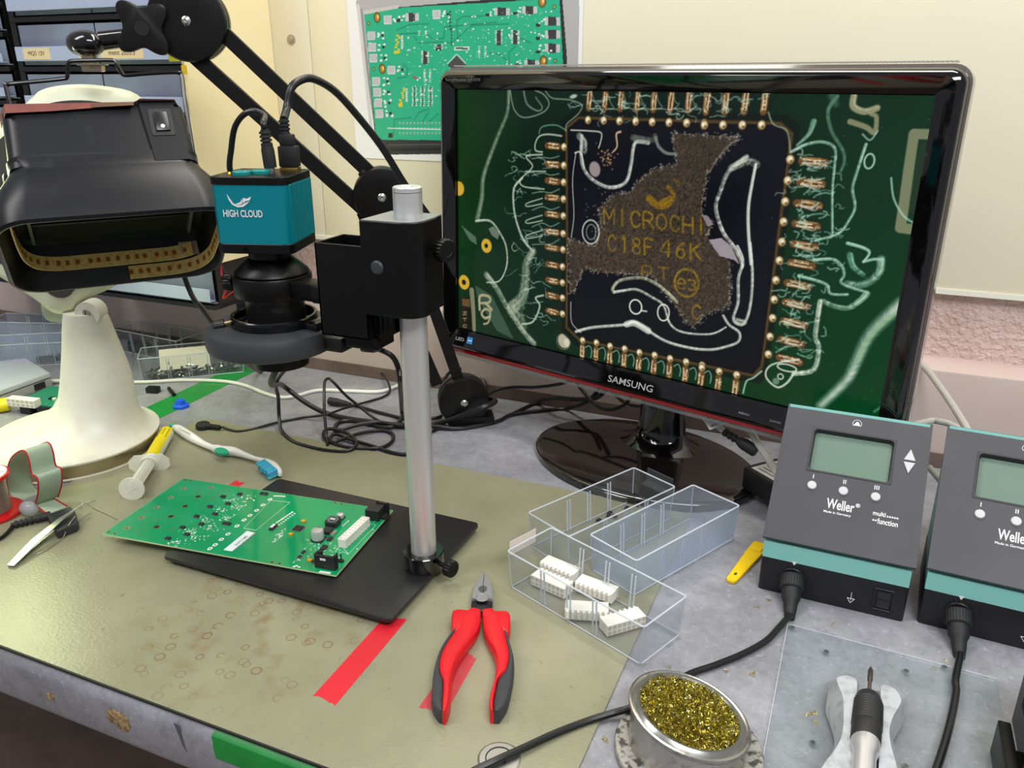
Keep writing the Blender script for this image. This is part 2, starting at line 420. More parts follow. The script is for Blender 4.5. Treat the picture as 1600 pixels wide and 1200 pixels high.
# green tape folded over the front edge
XG = -0.434
arc = [(YF + 0.014, 0.0004), (YF + 0.007, -0.0016), (YF + 0.0011, -0.0073), (YF - 0.0004, -0.016), (YF - 0.0004, -0.0285)]
b = MB(); b.loft([[(x + (0.0015 * math.sin(i * 2.2) if x < -0.4 else 0), y, z) for i, (y, z) in enumerate(arc)] for x in (XG, -0.3, -0.1, 0.05)], 0, (False, False), closed=False)
tag(b.build('green_edge_tape', GREEN, loc=(-0.2, YF, -0.01)), 'green tape stuck along the rounded front edge of the bench', 'tape')
RED = mat('red_tape_vinyl', (214, 38, 52), 0.4)
tape('red_tape', [(-0.381, 0.570), (-0.3585, 0.570), (-0.3555, 0.446), (-0.3795, 0.449)], ZM, RED, 'red tape strip on the olive mat at the front corner of the black baseplate', 4, 0.0015)
tape('red_tape', [(-0.291, 0.549), (-0.2715, 0.547), (-0.2655, 0.473), (-0.2895, 0.472)], ZM, mat('worn_red_tape', (190, 62, 70), 0.5, var=(90, (176, 96, 90), 0.5, 0.8)), 'worn red tape piece on the olive mat under the left handle of the pliers', 5, 0.002)
tape('red_tape', [(-0.713, 0.737), (-0.698, 0.737), (-0.697, 0.712), (-0.712, 0.712)], ZM, RED, 'small end of red tape showing behind the green circuit board', 6, 0.002)
# ================================================================== monitor
def label(name, s, wd, ht, M, m, parent, ex=0.0001, align='LEFT', bold=0.018):
    """lettering stretched to width wd and height ht, its left (or centre) end of the baseline at M's origin"""
    t = text(name, s, 1.0, Matrix.Identity(4), m, parent, ex=0.0, bold=bold)
    org = ORG[t.name]; vs = [v.co + org for v in t.data.vertices]
    x0, x1 = min(v.x for v in vs), max(v.x for v in vs); y0, y1 = min(v.y for v in vs), max(v.y for v in vs)
    for v, p in zip(t.data.vertices, vs):
        q = Vector(((p.x - x0) / (x1 - x0) * wd - (wd / 2 if align == 'CENTER' else 0), (p.y - y0) / (y1 - y0) * ht, ex))
        v.co = M @ q - org
    return t
MU, MV = Vector((0.9655, -0.2604, 0.0)).normalized(), Vector((0.0076, 0.0283, 0.9996)).normalized()
MC = Vector((-0.2477, 0.9722, 0.3132))
MF = frame(MC, MU, MV)                      # x right, y into the wall, z up
MFX = MF @ Matrix.Rotation(PI / 2, 4, 'X')    # lettering plane: x right, y up, z towards the viewer
SW, SH = 0.598, 0.3345
def scr(px, py):
    """photo pixel -> screen coordinates in grid cells"""
    d = Vector(ray(px, py)); n = MF.to_3x3().col[1]
    t = (MC - Vector(CC)).dot(n) / d.dot(n); p = Vector(CC) + d * t - MC
    return ((p.dot(MF.to_3x3().col[0]) + SW / 2) / SW * GW, (p.dot(MF.to_3x3().col[2]) + SH / 2) / SH * GH)
GW, GH = 760, 426
def z1(x, y): return (690 + x / 3.8095, 100 + y / 3.8095)
def z2(x, y): return (1090 + x / 3.8095, 100 + y / 3.8095)
def z3(x, y): return (690 + x / 3.8095, 380 + y / 3.8095)
def z4(x, y): return (1090 + x / 3.8095, 380 + y / 3.8095)
rs = np.random.RandomState(3)
def vnoise(h, w_, cell):
    gh, gw = int(h / cell) + 3, int(w_ / cell) + 3
    g = rs.rand(gh, gw); y = np.arange(h) / cell; x = np.arange(w_) / cell
    y0, x0 = y.astype(int), x.astype(int); fy, fx = (y - y0)[:, None], (x - x0)[None, :]
    fy, fx = fy * fy * (3 - 2 * fy), fx * fx * (3 - 2 * fx)
    return (g[y0][:, x0] * (1 - fy) + g[y0 + 1][:, x0] * fy) * (1 - fx) + (g[y0][:, x0 + 1] * (1 - fy) + g[y0 + 1][:, x0 + 1] * fy) * fx
class Canvas:
    def __init__(s, w_, h): s.w, s.h = w_, h; s.a = np.zeros((h, w_, 3)); s.clip = None; s.tbl = np.random.RandomState(9).rand(400) ** 0.8 * 1.25
    def put(s, y0, y1, x0, x1, al, c):
        if s.clip is not None: al = al * s.clip[y0:y1, x0:x1]
        t = s.a[y0:y1, x0:x1]; s.a[y0:y1, x0:x1] = t + al[..., None] * (np.array(c) / 255.0 - t)
    def stroke(s, pts, wd, c, al=1.0, fe=0.8, sm=5, hatch=0.0, w2=None):
        P = [(p[0], p[1]) for p in (spline([(q[0], q[1], 0) for q in pts], sm) if sm > 1 else pts)]
        N = len(P) - 1; run = 0.0
        mask = {}
        xs = [p[0] for p in P]; ys = [p[1] for p in P]; m = max(wd, w2 or 0) / 2 + fe + 1
        x0, x1 = max(0, int(min(xs) - m)), min(s.w, int(max(xs) + m) + 1); y0, y1 = max(0, int(min(ys) - m)), min(s.h, int(max(ys) + m) + 1)
        if x1 <= x0 or y1 <= y0: return
        A = np.zeros((y1 - y0, x1 - x0)); Y, X = np.mgrid[y0:y1, x0:x1] + 0.5
        for i in range(N):
            (ax, ay), (bx, by) = P[i], P[i + 1]; dx, dy = bx - ax, by - ay; L = math.hypot(dx, dy)
            if L < 1e-6: continue
            ww = wd + ((w2 - wd) * i / N if w2 is not None else 0)
            k = ww / 2 + fe + 1
            ix0, ix1 = max(x0, int(min(ax, bx) - k)) - x0, min(x1, int(max(ax, bx) + k) + 2) - x0
            iy0, iy1 = max(y0, int(min(ay, by) - k)) - y0, min(y1, int(max(ay, by) + k) + 2) - y0
            if ix1 <= ix0 or iy1 <= iy0: run += L; continue
            xx, yy = X[iy0:iy1, ix0:ix1], Y[iy0:iy1, ix0:ix1]
            t = np.clip(((xx - ax) * dx + (yy - ay) * dy) / (L * L), 0, 1)
            d = np.hypot(xx - ax - t * dx, yy - ay - t * dy)
            v = np.clip((ww / 2 + fe - d) / (2 * fe), 0, 1)
            if hatch: v = v * (1 - hatch * np.interp((run + t * L) * 0.45 + d * 0.5, np.arange(400), s.tbl))
            A[iy0:iy1, ix0:ix1] = np.maximum(A[iy0:iy1, ix0:ix1], v); run += L
        s.put(y0, y1, x0, x1, A * al, c)
    def inside(s, pts):
        X, Y = np.meshgrid(np.arange(s.w) + 0.5, np.arange(s.h) + 0.5); r = np.zeros((s.h, s.w), bool); n = len(pts)
        for i in range(n):
            (xa, ya), (xb, yb) = pts[i], pts[(i + 1) % n]
            if abs(yb - ya) < 1e-9: continue
            r ^= ((ya > Y) != (yb > Y)) & (X < (xb - xa) * (Y - ya) / (yb - ya) + xa)
        return r
    def poly(s, pts, c, al=1.0):
        s.put(0, s.h, 0, s.w, s.inside(pts) * float(al), c)
    def blob(s, p, rx, ry, c, al=1.0, fe=1.0, rot=0.0):
        m = max(rx, ry) + fe + 2
        x0, x1, y0, y1 = max(0, int(p[0] - m)), min(s.w, int(p[0] + m) + 1), max(0, int(p[1] - m)), min(s.h, int(p[1] + m) + 1)
        if x1 <= x0 or y1 <= y0: return
        Y, X = np.mgrid[y0:y1, x0:x1] + 0.5; X = X - p[0]; Y = Y - p[1]
        c_, s_ = math.cos(rot), math.sin(rot)
        d = (np.hypot((X * c_ + Y * s_) / rx, (-X * s_ + Y * c_) / ry) - 1) * min(rx, ry)
        s.put(y0, y1, x0, x1, np.clip((fe - d) / (2 * fe), 0, 1) * al, c)
    def ring(s, p, r, wd, c, al=1.0, ry=None):
        ry = ry or r; s.stroke([(p[0] + r * math.cos(t * PI / 10), p[1] + ry * math.sin(t * PI / 10)) for t in range(21)], wd, c, al, sm=1)
    def mesh(s, name, X, m, parent, wd, ht):
        """a flat sheet wd x ht in the xz plane of X carrying the picture, one cell per face corner colour"""
        xs = np.linspace(-wd / 2, wd / 2, s.w); ys = np.linspace(-ht / 2, ht / 2, s.h)
        org = ORG.get(parent.name, Vector()) if parent else Vector()
        M3 = np.array(X.to_3x3()); o = np.array(X.translation) - np.array(org)
        gx, gy = np.meshgrid(xs, ys); V = np.stack([gx, np.zeros_like(gx), gy], -1).reshape(-1, 3) @ M3.T + o
        i = np.arange(s.w * s.h).reshape(s.h, s.w)
        F = np.stack([i[:-1, :-1], i[:-1, 1:], i[1:, 1:], i[1:, :-1]], -1).reshape(-1, 4)
        me = bpy.data.meshes.new(name); me.vertices.add(len(V)); me.vertices.foreach_set('co', V.astype(np.float32).ravel())
        me.loops.add(F.size); me.loops.foreach_set('vertex_index', F.astype(np.int32).ravel())
        me.polygons.add(len(F)); me.polygons.foreach_set('loop_start', np.arange(0, F.size, 4, dtype=np.int32)); me.polygons.foreach_set('loop_total', np.full(len(F), 4, dtype=np.int32))
        me.update()
        at = me.color_attributes.new('picture', 'FLOAT_COLOR', 'POINT')
        a = np.clip(s.a, 0, 1); L = np.where(a <= 0.04045, a / 12.92, ((a + 0.055) / 1.055) ** 2.4)
        at.data.foreach_set('color', np.concatenate([L, np.ones((s.h, s.w, 1))], -1).astype(np.float32).ravel())
        me.materials.append(m); ob = bpy.data.objects.new(name, me); col.objects.link(ob)
        if parent: ob.parent = parent
        ORG[ob.name] = org
        return ob
def picture_mat(name, rough=0.4, emit=0.0, spec=0.5):
    m = mat(name, (0, 0, 0), rough, spec=spec); nt = m.node_tree; b_ = nt.nodes['Principled BSDF']
    a = nt.nodes.new('ShaderNodeAttribute'); a.attribute_name = 'picture'
    if emit:
        nt.links.new(a.outputs['Color'], b_.inputs['Emission Color']); b_.inputs['Emission Strength'].default_value = emit
    else: nt.links.new(a.outputs['Color'], b_.inputs['Base Color'])
    return m
LET = {'M': ['0,0 0,1 .5,.35 1,1 1,0'], 'I': ['.5,0 .5,1'], 'C': ['.95,.8 .6,1 .25,.9 .05,.5 .25,.1 .6,0 .95,.2'], 'R': ['0,0 0,1 .7,1 .9,.75 .7,.5 0,.5', '.5,.5 1,0'],
       'O': ['.5,0 .1,.2 0,.5 .1,.8 .5,1 .9,.8 1,.5 .9,.2 .5,0'], 'H': ['0,0 0,1', '1,0 1,1', '0,.5 1,.5'], '1': ['.25,.8 .55,1 .55,0'], '8': ['.5,.52 .15,.65 .15,.88 .5,1 .85,.88 .85,.65 .5,.52 .1,.38 .1,.12 .5,0 .9,.12 .9,.38 .5,.52'],
       'F': ['0,0 0,1 .9,1', '0,.52 .7,.52'], '4': ['.75,0 .75,1 0,.3 1,.3'], '6': ['.85,.95 .4,.8 .1,.35 .25,.05 .6,0 .9,.2 .8,.5 .45,.55 .15,.35'], 'K': ['0,0 0,1', '.9,1 0,.45', '.35,.6 1,0'],
       'P': ['0,0 0,1 .7,1 .9,.75 .7,.5 0,.5'], 'T': ['0,1 1,1', '.5,1 .5,0'], 'E': ['.1,.5 .9,.55 .7,.95 .3,.95 .05,.5 .3,.05 .85,.1'], '3': ['.1,.95 .6,1 .85,.75 .5,.52 .9,.3 .6,0 .1,.08'],
       '9': ['.85,.5 .4,.4 .1,.7 .4,1 .8,.9 .88,.6 .7,.1 .3,0'], 'J': ['.8,1 .8,.25 .5,0 .2,.1 .05,.3'], '7': ['0,1 1,1 .35,0'], 'Z': ['0,1 1,1 0,0 1,0']}
def paint_screen():
    cv = Canvas(GW, GH); S = lambda pts: [scr(*p) for p in pts]
    X, Y = np.meshgrid(np.linspace(0, 1, GW), np.linspace(0, 1, GH))
    stops = [(0.0, (10, 72, 18)), (0.08, (12, 62, 24)), (0.2, (12, 44, 30)), (0.62, (12, 40, 30)), (0.8, (10, 52, 32)), (1.0, (12, 66, 36))]
    base = np.stack([np.interp(X, [q[0] for q in stops], [q[1][k] for q in stops]) for k in range(3)], -1)
    low = np.stack([np.interp(X, [0, .3, .7, 1], c) for c in ((12, 12, 6, 6), (62, 52, 70, 92), (34, 34, 32, 42))], -1)
    t = (1 - Y)[..., None] ** 1.5
    cv.a = (base * (1 - t) + low * t) / 255.0
    cv.a *= 0.70 * (0.94 + 0.12 * vnoise(GH, GW, 60))[..., None]
    pale, gold = (196, 206, 186), (186, 142, 40)
    def st(f, pts, wd, c=pale, al=0.9, **k):
        q = S([f(*p) for p in pts])
        if wd > 2.6 and 'w2' not in k: k['w2'] = wd * (0.45 + 0.5 * rs.rand())
        cv.stroke(q, wd * 0.86, c, al * 0.92, **k)
        if wd > 4 and max(c) > 150:
            k.pop('hatch', None); k.pop('w2', None); o = wd * 0.16
            cv.stroke([(a + o, b_ + o) for a, b_ in q], wd * 0.22, tuple(min(255, v + 34) for v in c), al * 0.9, hatch=0.6, **k)
    # gold rings and the marks at the left
    for p, r, hole in ((z1(268, 1082), 12, 4), (z3(135, 232), 13, 5), (z1(105, 742), 12, 0)):
        q = scr(*p); cv.blob(q, r, r * 1.05, (206, 164, 52))
        if hole: cv.blob((q[0] - 0.5, q[1]), hole, hole, (16, 22, 14))
    cv.poly(S([z3(*p) for p in ((200, 250), (300, 310), (430, 570), (330, 520), (215, 330))]), (92, 110, 96), 0.55)
    st(z3, [(180, 280), (190, 400), (195, 515)], 13, (150, 140, 112))
    cv.poly(S([z3(*p) for p in ((112, 320), (170, 322), (178, 520), (112, 505))]), (30, 24, 16)); cv.poly(S([z3(*p) for p in ((122, 330), (168, 332), (172, 380), (126, 370))]), (96, 74, 44))
    def write(s, f, x, y, wd, ht, dx, dy, lw, c, al=1.0, rot=0):
        for i, ch in enumerate(s):
            if ch == ' ': continue
            for pl in LET[ch]:
                pp = [tuple(float(v) for v in q.split(',')) for q in pl.split()]
                if rot == 90: pp = [(1 - b_, a_) for a_, b_ in pp]
                if rot == 180: pp = [(1 - a_, 1 - b_) for a_, b_ in pp]
                st(f, [(x + i * dx + a_ * wd + (i * 0), y + i * dy - b_ * ht + (a_ * wd * dy / dx if dx > 2 else 0)) for a_, b_ in pp], lw, c, al, sm=3)
    write('R', z3, 228, 395, 70, 80, 1, 0, 6.5, (164, 156, 120)); write('9', z3, 232, 480, 66, 88, 1, 0, 6.5, (164, 156, 120))
    write('CTZ', z3, 128, 500, 22, 16, 0, -38, 2, (150, 138, 100))
    cv.blob(scr(*z3(730, 580)), 13, 13, (176, 172, 148)); cv.blob(scr(*z3(745, 590)), 6, 7, (206, 202, 178)); cv.ring(scr(*z3(725, 585)), 14, 1.5, (110, 104, 80))
    # the chip
    chip = [(905, 187), (1216, 196), (1234, 212), (1212, 380), (1188, 570), (1176, 584), (908, 530), (887, 510), (888, 380), (887, 202)]
    out = S(chip); cx, cy = sum(p[0] for p in out) / len(out), sum(p[1] for p in out) / len(out)
    grow = lambda k: [(cx + (p[0] - cx) * k, cy + (p[1] - cy) * k) for p in out]
    cv.poly(grow(1.075), (10, 18, 14), 0.75)
    cv.stroke(grow(1.012) + [grow(1.012)[0]], 4.5, (92, 66, 34), 0.85, fe=1.5, sm=1)
    cv.poly(out, (10, 12, 20))
    rough = S([(1050, 208), (1156, 214), (1124, 247), (1106, 272), (1097, 318), (1098, 335), (1112, 350), (1106, 372), (1128, 392), (1142, 409), (1140, 480), (1108, 488), (1095, 500), (1083, 512), (1068, 500), (1055, 478), (1030, 446), (1018, 432), (975, 428), (940, 426), (912, 420), (908, 432), (897, 456), (890, 460), (889, 372), (915, 380), (930, 385), (938, 350), (935, 325), (960, 303), (985, 300), (1003, 275), (1030, 262), (1060, 255), (1052, 230)])
    msk = cv.inside(rough).astype(float)
    n = rs.rand(GH, GW); n2 = vnoise(GH, GW, 2.2); n3 = vnoise(GH, GW, 40)
    g = 0.55 + 0.85 * (0.55 * n + 0.6 * n2 - 0.15) * (0.8 + 0.4 * n3)
    rc = np.stack([g * 66, g * 56, g * 46], -1) / 255.0
    cv.a = cv.a * (1 - msk[..., None]) + rc * msk[..., None]
    # sparkle along the border of the rough patch
    for i in range(len(rough)):
        a_, b_ = rough[i], rough[(i + 1) % len(rough)]
        L = math.hypot(a_[0] - b_[0], a_[1] - b_[1])
        for k in range(int(L / 2.0)):
            q = rs.rand(); cv.blob((a_[0] + (b_[0] - a_[0]) * q + rs.randn() * 2.2, a_[1] + (b_[1] - a_[1]) * q + rs.randn() * 2.2), 0.5 + rs.rand() * 0.9, 0.5 + rs.rand() * 0.8, (176, 172, 158), 0.4 + 0.4 * rs.rand())
    ink = (140, 112, 28)
    cv.clip = np.clip(0.35 + 0.9 * vnoise(GH, GW, 2.0) * (0.6 + 0.8 * vnoise(GH, GW, 18)), 0, 1)
    write('MICROCHI', z1, 968, 950, 58, 92, 78, 8.5, 4.2, ink); write('C18F', z1, 990, 1110, 48, 92, 73, 8, 4.2, ink); write('46K', z1, 1305, 1140, 58, 92, 88, 10, 4.2, ink)
    write('PT', z3, 1195, 205, 62, 68, 95, 6, 4, ink, 0.7); write('E3', z3, 1400, 268, 55, 60, 65, 8, 4, ink); cv.ring(scr(*z3(1458, 236)), 20, 3.6, ink, ry=21); write('C', z3, 1490, 450, 52, 80, 1, 0, 4, ink)
    st(z1, [(1235, 800), (1290, 845), (1350, 835), (1380, 780), (1345, 730)], 13, (150, 112, 18), w2=5); st(z1, [(1310, 830), (1360, 800)], 12, (150, 112, 18)); st(z1, [(1380, 690), (1415, 705), (1405, 730)], 4, (120, 92, 20))
    cv.clip = None
    # leads: pairs of a round solder blob and a longer lead outside it
    def lead(q, d, ln, gap, wd, k=0):
        dx, dy = d; a0 = (q[0] + dx * gap, q[1] + dy * gap); a1 = (q[0] + dx * (gap + ln), q[1] + dy * (gap + ln))
        cv.stroke([a0, a1], wd + 4, (18, 14, 8), 0.8, fe=2.0, sm=1); cv.stroke([a0, a1], wd + 1.5, (104, 74, 40), 1, fe=1.4, sm=1)
        for o, w_, c_ in ((wd * .30, wd * .30, (226, 200, 160)), (-wd * .22, wd * .22, (244, 226, 196)), (0.3, wd * .2, (60, 42, 24)), (-wd * .46, wd * .16, (180, 140, 84))):
            f0, f1 = rs.rand() * .25, 1 - rs.rand() * .3; pa_ = [(a0[0] + (a1[0] - a0[0]) * f + dy * (o + rs.randn() * .5), a0[1] + (a1[1] - a0[1]) * f - dx * (o + rs.randn() * .5)) for f in (f0, (f0 + f1) / 2, f1)]
            cv.stroke(pa_, w_, c_, 0.95, fe=0.7, hatch=0.45)
        for _ in range(6):
            f = rs.rand(); cv.blob((a0[0] + (a1[0] - a0[0]) * f + rs.randn() * 2.2, a0[1] + (a1[1] - a0[1]) * f + rs.randn() * 2.2), 0.8 + rs.rand(), 0.7 + rs.rand() * .6, (236, 220, 176) if rs.rand() > .4 else (150, 110, 50), 0.9)
        cv.blob(q, 6.4, 6.8, (60, 44, 24), 0.9); cv.blob(q, 5.4, 5.8, (150, 124, 76)); cv.blob((q[0] - 0.5, q[1] + 0.8), 4.2, 4.2, (216, 202, 164)); cv.blob((q[0] + rs.randn(), q[1] + 1), 1.5, 2, (250, 244, 224)); cv.blob((q[0] + 1.5, q[1] - 2), 1.6, 1.4, (90, 66, 34))
    for y in (495, 605, 705, 805, 905, 1010, 1105): lead(scr(*z1(729 - (y - 495) * 0.01, y)), (-1, 0.02), 22, 11, 9)
    for y in (140, 235, 325, 420): lead(scr(*z3(720, y)), (-1, 0.02), 20, 11, 9)
    for x in (872, 965, 1058, 1155, 1253, 1353, 1458, 1563): lead(scr(*z1(x, 335 + (x - 872) * 0.03)), (0.02, 1), 26, 17, 8)
    for x in (40, 150, 265, 380): lead(scr(*z2(x, 365)), (0.02, 1), 26, 17, 8)
    for x, y in ((550, 570), (535, 695), (520, 820), (510, 940), (500, 1060), (485, 1170)): lead(scr(*z2(x, y)), (1, -0.03), 30, 16, 9)
    for x, y in ((465, 220), (455, 335), (445, 445), (430, 555), (420, 660)): lead(scr(*z4(x, y)), (1, -0.06), 30, 16, 9)
    for x, y in ((840, 578), (922, 592), (1003, 612), (1090, 628), (1178, 650), (1268, 666), (1360, 686), (1455, 706), (1550, 726)): lead(scr(*z3(x, y)), (0, -1), 20, 10, 9)
    for x, y in ((25, 740), (128, 762), (232, 783)): lead(scr(*z4(x, y)), (0, -1), 20, 10, 9)
    # flux: pale wavy highlights
    W = (222, 226, 210)
    st(z1, [(400, 160), (392, 290), (340, 420), (275, 590), (247, 690), (240, 800), (215, 920)], 7, (150, 162, 138), 0.75, w2=10, hatch=0.3, fe=2)
    st(z1, [(205, 935), (290, 935), (350, 1010), (385, 1090), (388, 1200), (345, 1290), (270, 1300)], 5, pale, hatch=0.2)
    cv.poly(S([z1(*p) for p in ((118, 960), (205, 1030), (210, 1075), (170, 1050))]), (110, 128, 112), 0.7); cv.poly(S([z1(*p) for p in ((280, 980), (310, 965), (345, 1010), (335, 1045), (300, 1020))]), (120, 132, 118), 0.8)
    st(z1, [(480, 680), (432, 740), (430, 850), (450, 950), (490, 1050), (545, 1115)], 5, pale, hatch=0.2)
    st(z1, [(545, 1115), (505, 1190), (500, 1280), (480, 1390), (420, 1450)], 15, (170, 178, 154), 0.85, hatch=0.5, fe=2, w2=24)
    st(z3, [(268, 188), (330, 270), (385, 370), (450, 470), (500, 540), (550, 595)], 13, (184, 190, 166), 0.9, hatch=0.5, fe=2, w2=10); st(z3, [(420, 400), (470, 450), (490, 500)], 24, (150, 160, 136), 0.6, hatch=0.6, fe=3)
    st(z3, [(480, 480), (545, 465), (585, 375), (560, 325), (605, 310)], 4, pale); st(z1, [(410, 160), (432, 270), (490, 320), (600, 292), (640, 240), (610, 185), (560, 160)], 2.5, (150, 170, 150), 0.8); st(z1, [(490, 165), (510, 240), (570, 280), (600, 260), (560, 200)], 4, (128, 148, 130), 0.8)
    st(z1, [(620, 165), (660, 205), (760, 215), (835, 245), (820, 290), (790, 320), (745, 360), (740, 400)], 2.5, (140, 160, 140), 0.8); cv.blob(scr(*z1(785, 195)), 7, 3, (170, 178, 160), rot=0.2)
    st(z1, [(715, 430), (640, 420), (585, 430), (560, 470), (560, 515), (600, 525)], 3, pale); st(z1, [(580, 415), (600, 375), (680, 365), (740, 395)], 2.5, (110, 160, 140), 0.8)
    st(z1, [(600, 540), (505, 550), (540, 600), (530, 630), (470, 690), (490, 730), (610, 745)], 3, pale); st(z1, [(620, 640), (560, 640), (500, 640)], 2.5)
    for y in (840, 940, 1030): st(z1, [(600, y - 40), (520, y - 15), (500, y), (520, y + 8), (600, y - 8)], 2.6, pale, 0.8)
    st(z1, [(835, 430), (830, 540), (845, 620), (900, 690), (1000, 735), (1095, 705), (1128, 600), (1140, 510), (1160, 465), (1230, 470)], 6.5, W, hatch=0.35); st(z1, [(820, 430), (850, 470), (850, 520)], 13, (170, 176, 160), 0.8, hatch=0.7); st(z1, [(1140, 440), (1250, 455), (1270, 430)], 11, (130, 134, 120), 0.8, hatch=0.5)
    st(z1, [(1275, 440), (1290, 490), (1335, 530), (1390, 537)], 6, (130, 136, 124), 0.9); st(z1, [(770, 395), (880, 400), (950, 412), (945, 470), (935, 500)], 2.4, W); st(z1, [(1065, 405), (1040, 420), (1045, 490), (1020, 525)], 4, (222, 190, 160)); st(z1, [(800, 530), (780, 690), (788, 900), (772, 1030)], 2, W, 0.8); st(z1, [(795, 530), (830, 530), (850, 620)], 3, W)
    cv.blob(scr(*z1(912, 627)), 10, 12, (146, 134, 134), rot=0.4)
    for _ in range(40): cv.blob(scr(*z1(985 + rs.randn() * 26, 560 + rs.randn() * 22)), 1.2, 1.0, (190, 150, 110), 0.8)
    cv.ring(scr(*z1(888, 1000)), 16, 2.4, W, 0.8, ry=19); cv.ring(scr(*z1(890, 1000)), 9, 1.6, W, 0.6, ry=12)
    for _ in range(30): cv.blob(scr(*z1(930 + rs.randn() * 40, 880 + rs.randn() * 130)), 1.0, 1.0, (150, 150, 140), 0.7)
    st(z2, [(290, 555), (185, 640), (135, 760), (108, 860), (150, 1000), (215, 1090), (262, 1190), (262, 1215)], 8.5, W, hatch=0.55); st(z2, [(200, 620), (300, 580), (350, 600)], 12, (180, 186, 164), 0.8, hatch=0.7); st(z2, [(345, 600), (322, 720), (302, 850), (302, 1000), (318, 1190)], 5, W, w2=5)
    st(z4, [(235, 20), (268, 110), (242, 210), (240, 350), (212, 450), (260, 485), (295, 440), (318, 330), (325, 180), (312, 0)], 6, W, hatch=0.3); st(z4, [(225, 460), (275, 470)], 11, (180, 186, 164), 0.8, hatch=0.7)
    cv.poly(S([z2(*p) for p in ((66, 1048), (140, 1036), (200, 1085), (246, 1190), (215, 1165), (130, 1142))]), (152, 142, 148)); cv.poly(S([z2(*p) for p in ((26, 900), (60, 905), (94, 955), (60, 968))]), (130, 122, 126))
    st(z2, [(250, 448), (180, 490), (120, 560), (75, 640)], 2, (130, 126, 112), 0.7)
    st(z3, [(800, 525), (900, 500), (1090, 484), (1140, 468), (1200, 500), (1330, 580), (1480, 622), (1600, 632), (1690, 615), (1765, 585), (1770, 530), (1710, 485), (1675, 430)], 6, W, hatch=0.2); st(z3, [(1100, 482), (1150, 475), (1230, 520)], 12, W, 0.8)
    st(z3, [(1025, 290), (1020, 265), (1065, 220), (1180, 205), (1260, 232), (1340, 290), (1400, 350)], 7, (190, 192, 160), hatch=0.4); st(z3, [(1030, 290), (1080, 282), (1160, 275), (1250, 320), (1320, 370), (1360, 480), (1440, 530), (1600, 540), (1690, 500)], 5.5, W, hatch=0.3)
    cv.ring(scr(*z3(1155, 378)), 11, 2.4, W, ry=11.5); cv.ring(scr(*z3(1320, 412)), 10, 2.2, W, ry=13); st(z3, [(1190, 400), (1220, 405)], 3, W); st(z3, [(770, 350), (775, 470), (830, 530)], 2, W, 0.8)
    G_ = (168, 206, 184)
    st(z2, [(555, 525), (640, 482), (740, 466), (815, 505), (812, 620), (800, 760), (800, 1010)], 5, G_, hatch=0.3); st(z2, [(830, 195), (775, 280), (795, 400), (860, 510), (872, 580), (850, 640)], 6, (110, 150, 124), 0.85, hatch=0.3); st(z2, [(800, 190), (820, 240)], 11, (80, 116, 92), 0.7, fe=3)
    st(z2, [(1000, 480), (945, 650), (920, 745), (935, 850), (900, 930), (835, 1010), (700, 1050)], 4.5, G_, hatch=0.3); st(z2, [(690, 345), (660, 420), (590, 485)], 9, (120, 160, 136), 0.8, w2=3); cv.ring(scr(*z2(1020, 580)), 6, 2, G_, ry=9)
    st(z2, [(928, 195), (925, 255), (990, 285), (1065, 265)], 9.5, (164, 158, 124)); st(z2, [(905, 345), (1000, 378), (1050, 410), (1062, 320), (1030, 300)], 8, (150, 146, 112)); st(z2, [(980, 420), (1025, 455), (1070, 400)], 2, G_)
    st(z2, [(1365, 420), (1285, 418), (1255, 620), (1225, 840), (1205, 975), (1280, 985)], 14, (140, 140, 108), sm=1); cv.poly(S([z2(*p) for p in ((1320, 470), (1370, 460), (1290, 900), (1255, 880))]), (30, 52, 36)); st(z2, [(1150, 680), (1165, 800), (1220, 900), (1280, 945)], 2.5, G_)
    st(z2, [(420, 290), (450, 360), (530, 400), (550, 520)], 2.4, (160, 170, 146), 0.8)
    for i, (x, y, f) in enumerate([(550, 570, z2), (535, 695, z2), (520, 820, z2), (510, 940, z2), (500, 1060, z2), (465, 220, z4), (455, 335, z4), (445, 445, z4), (430, 555, z4)]):
        for j in range(5):
            x0, y0 = x + 20 + rs.rand() * 150, y + 35 + j * 15 + rs.randn() * 8; pts = [(x0, y0)]
            a_ = rs.randn() * 0.5
            for _ in range(3 + rs.randint(3)): a_ += rs.randn() * 0.9; pts.append((pts[-1][0] + 30 * math.cos(a_), pts[-1][1] + 16 * math.sin(a_)))
            st(f, pts, 1.2 + rs.rand() * 1.8, (170, 204, 184), 0.75, hatch=0.4)
        st(f, [(x + 80, y + 18), (x + 130, y + 40), (x + 180, y + 52), (x + 195, y + 30), (x + 215, y + 38)], 2.2, (206, 214, 196), 0.8, hatch=0.3)
    for x, y in ((872, 300), (965, 300), (1058, 300), (1155, 300), (1253, 300), (1353, 300), (1458, 300)):
        st(z1, [(x + 25, 180), (x + 40, 230), (x + 60, 250 + rs.randn() * 10), (x + 30, 270)], 1.6, (150, 176, 156), 0.7); st(z1, [(x + 10, 270), (x + 50, 268 + rs.randn() * 3), (x + 85, 272)], 1.6, (170, 180, 160), 0.8)
    for y in (550, 650, 755, 855, 955, 1060): st(z1, [(540, y + 15), (600, y + rs.randn() * 9), (650, y + 12), (700, y - 6 + rs.randn() * 5)], 1.8, (160, 186, 166), 0.75)
    for x, y in ((880, 640), (962, 650), (1045, 668), (1132, 690), (1220, 712), (1312, 730), (1408, 750), (1502, 770), (1590, 790)):
        st(z3, [(x - 25, y - 20), (x, y - 30), (x + 14, y), (x + 8, y + 40)], 2, (150, 196, 170), 0.85)
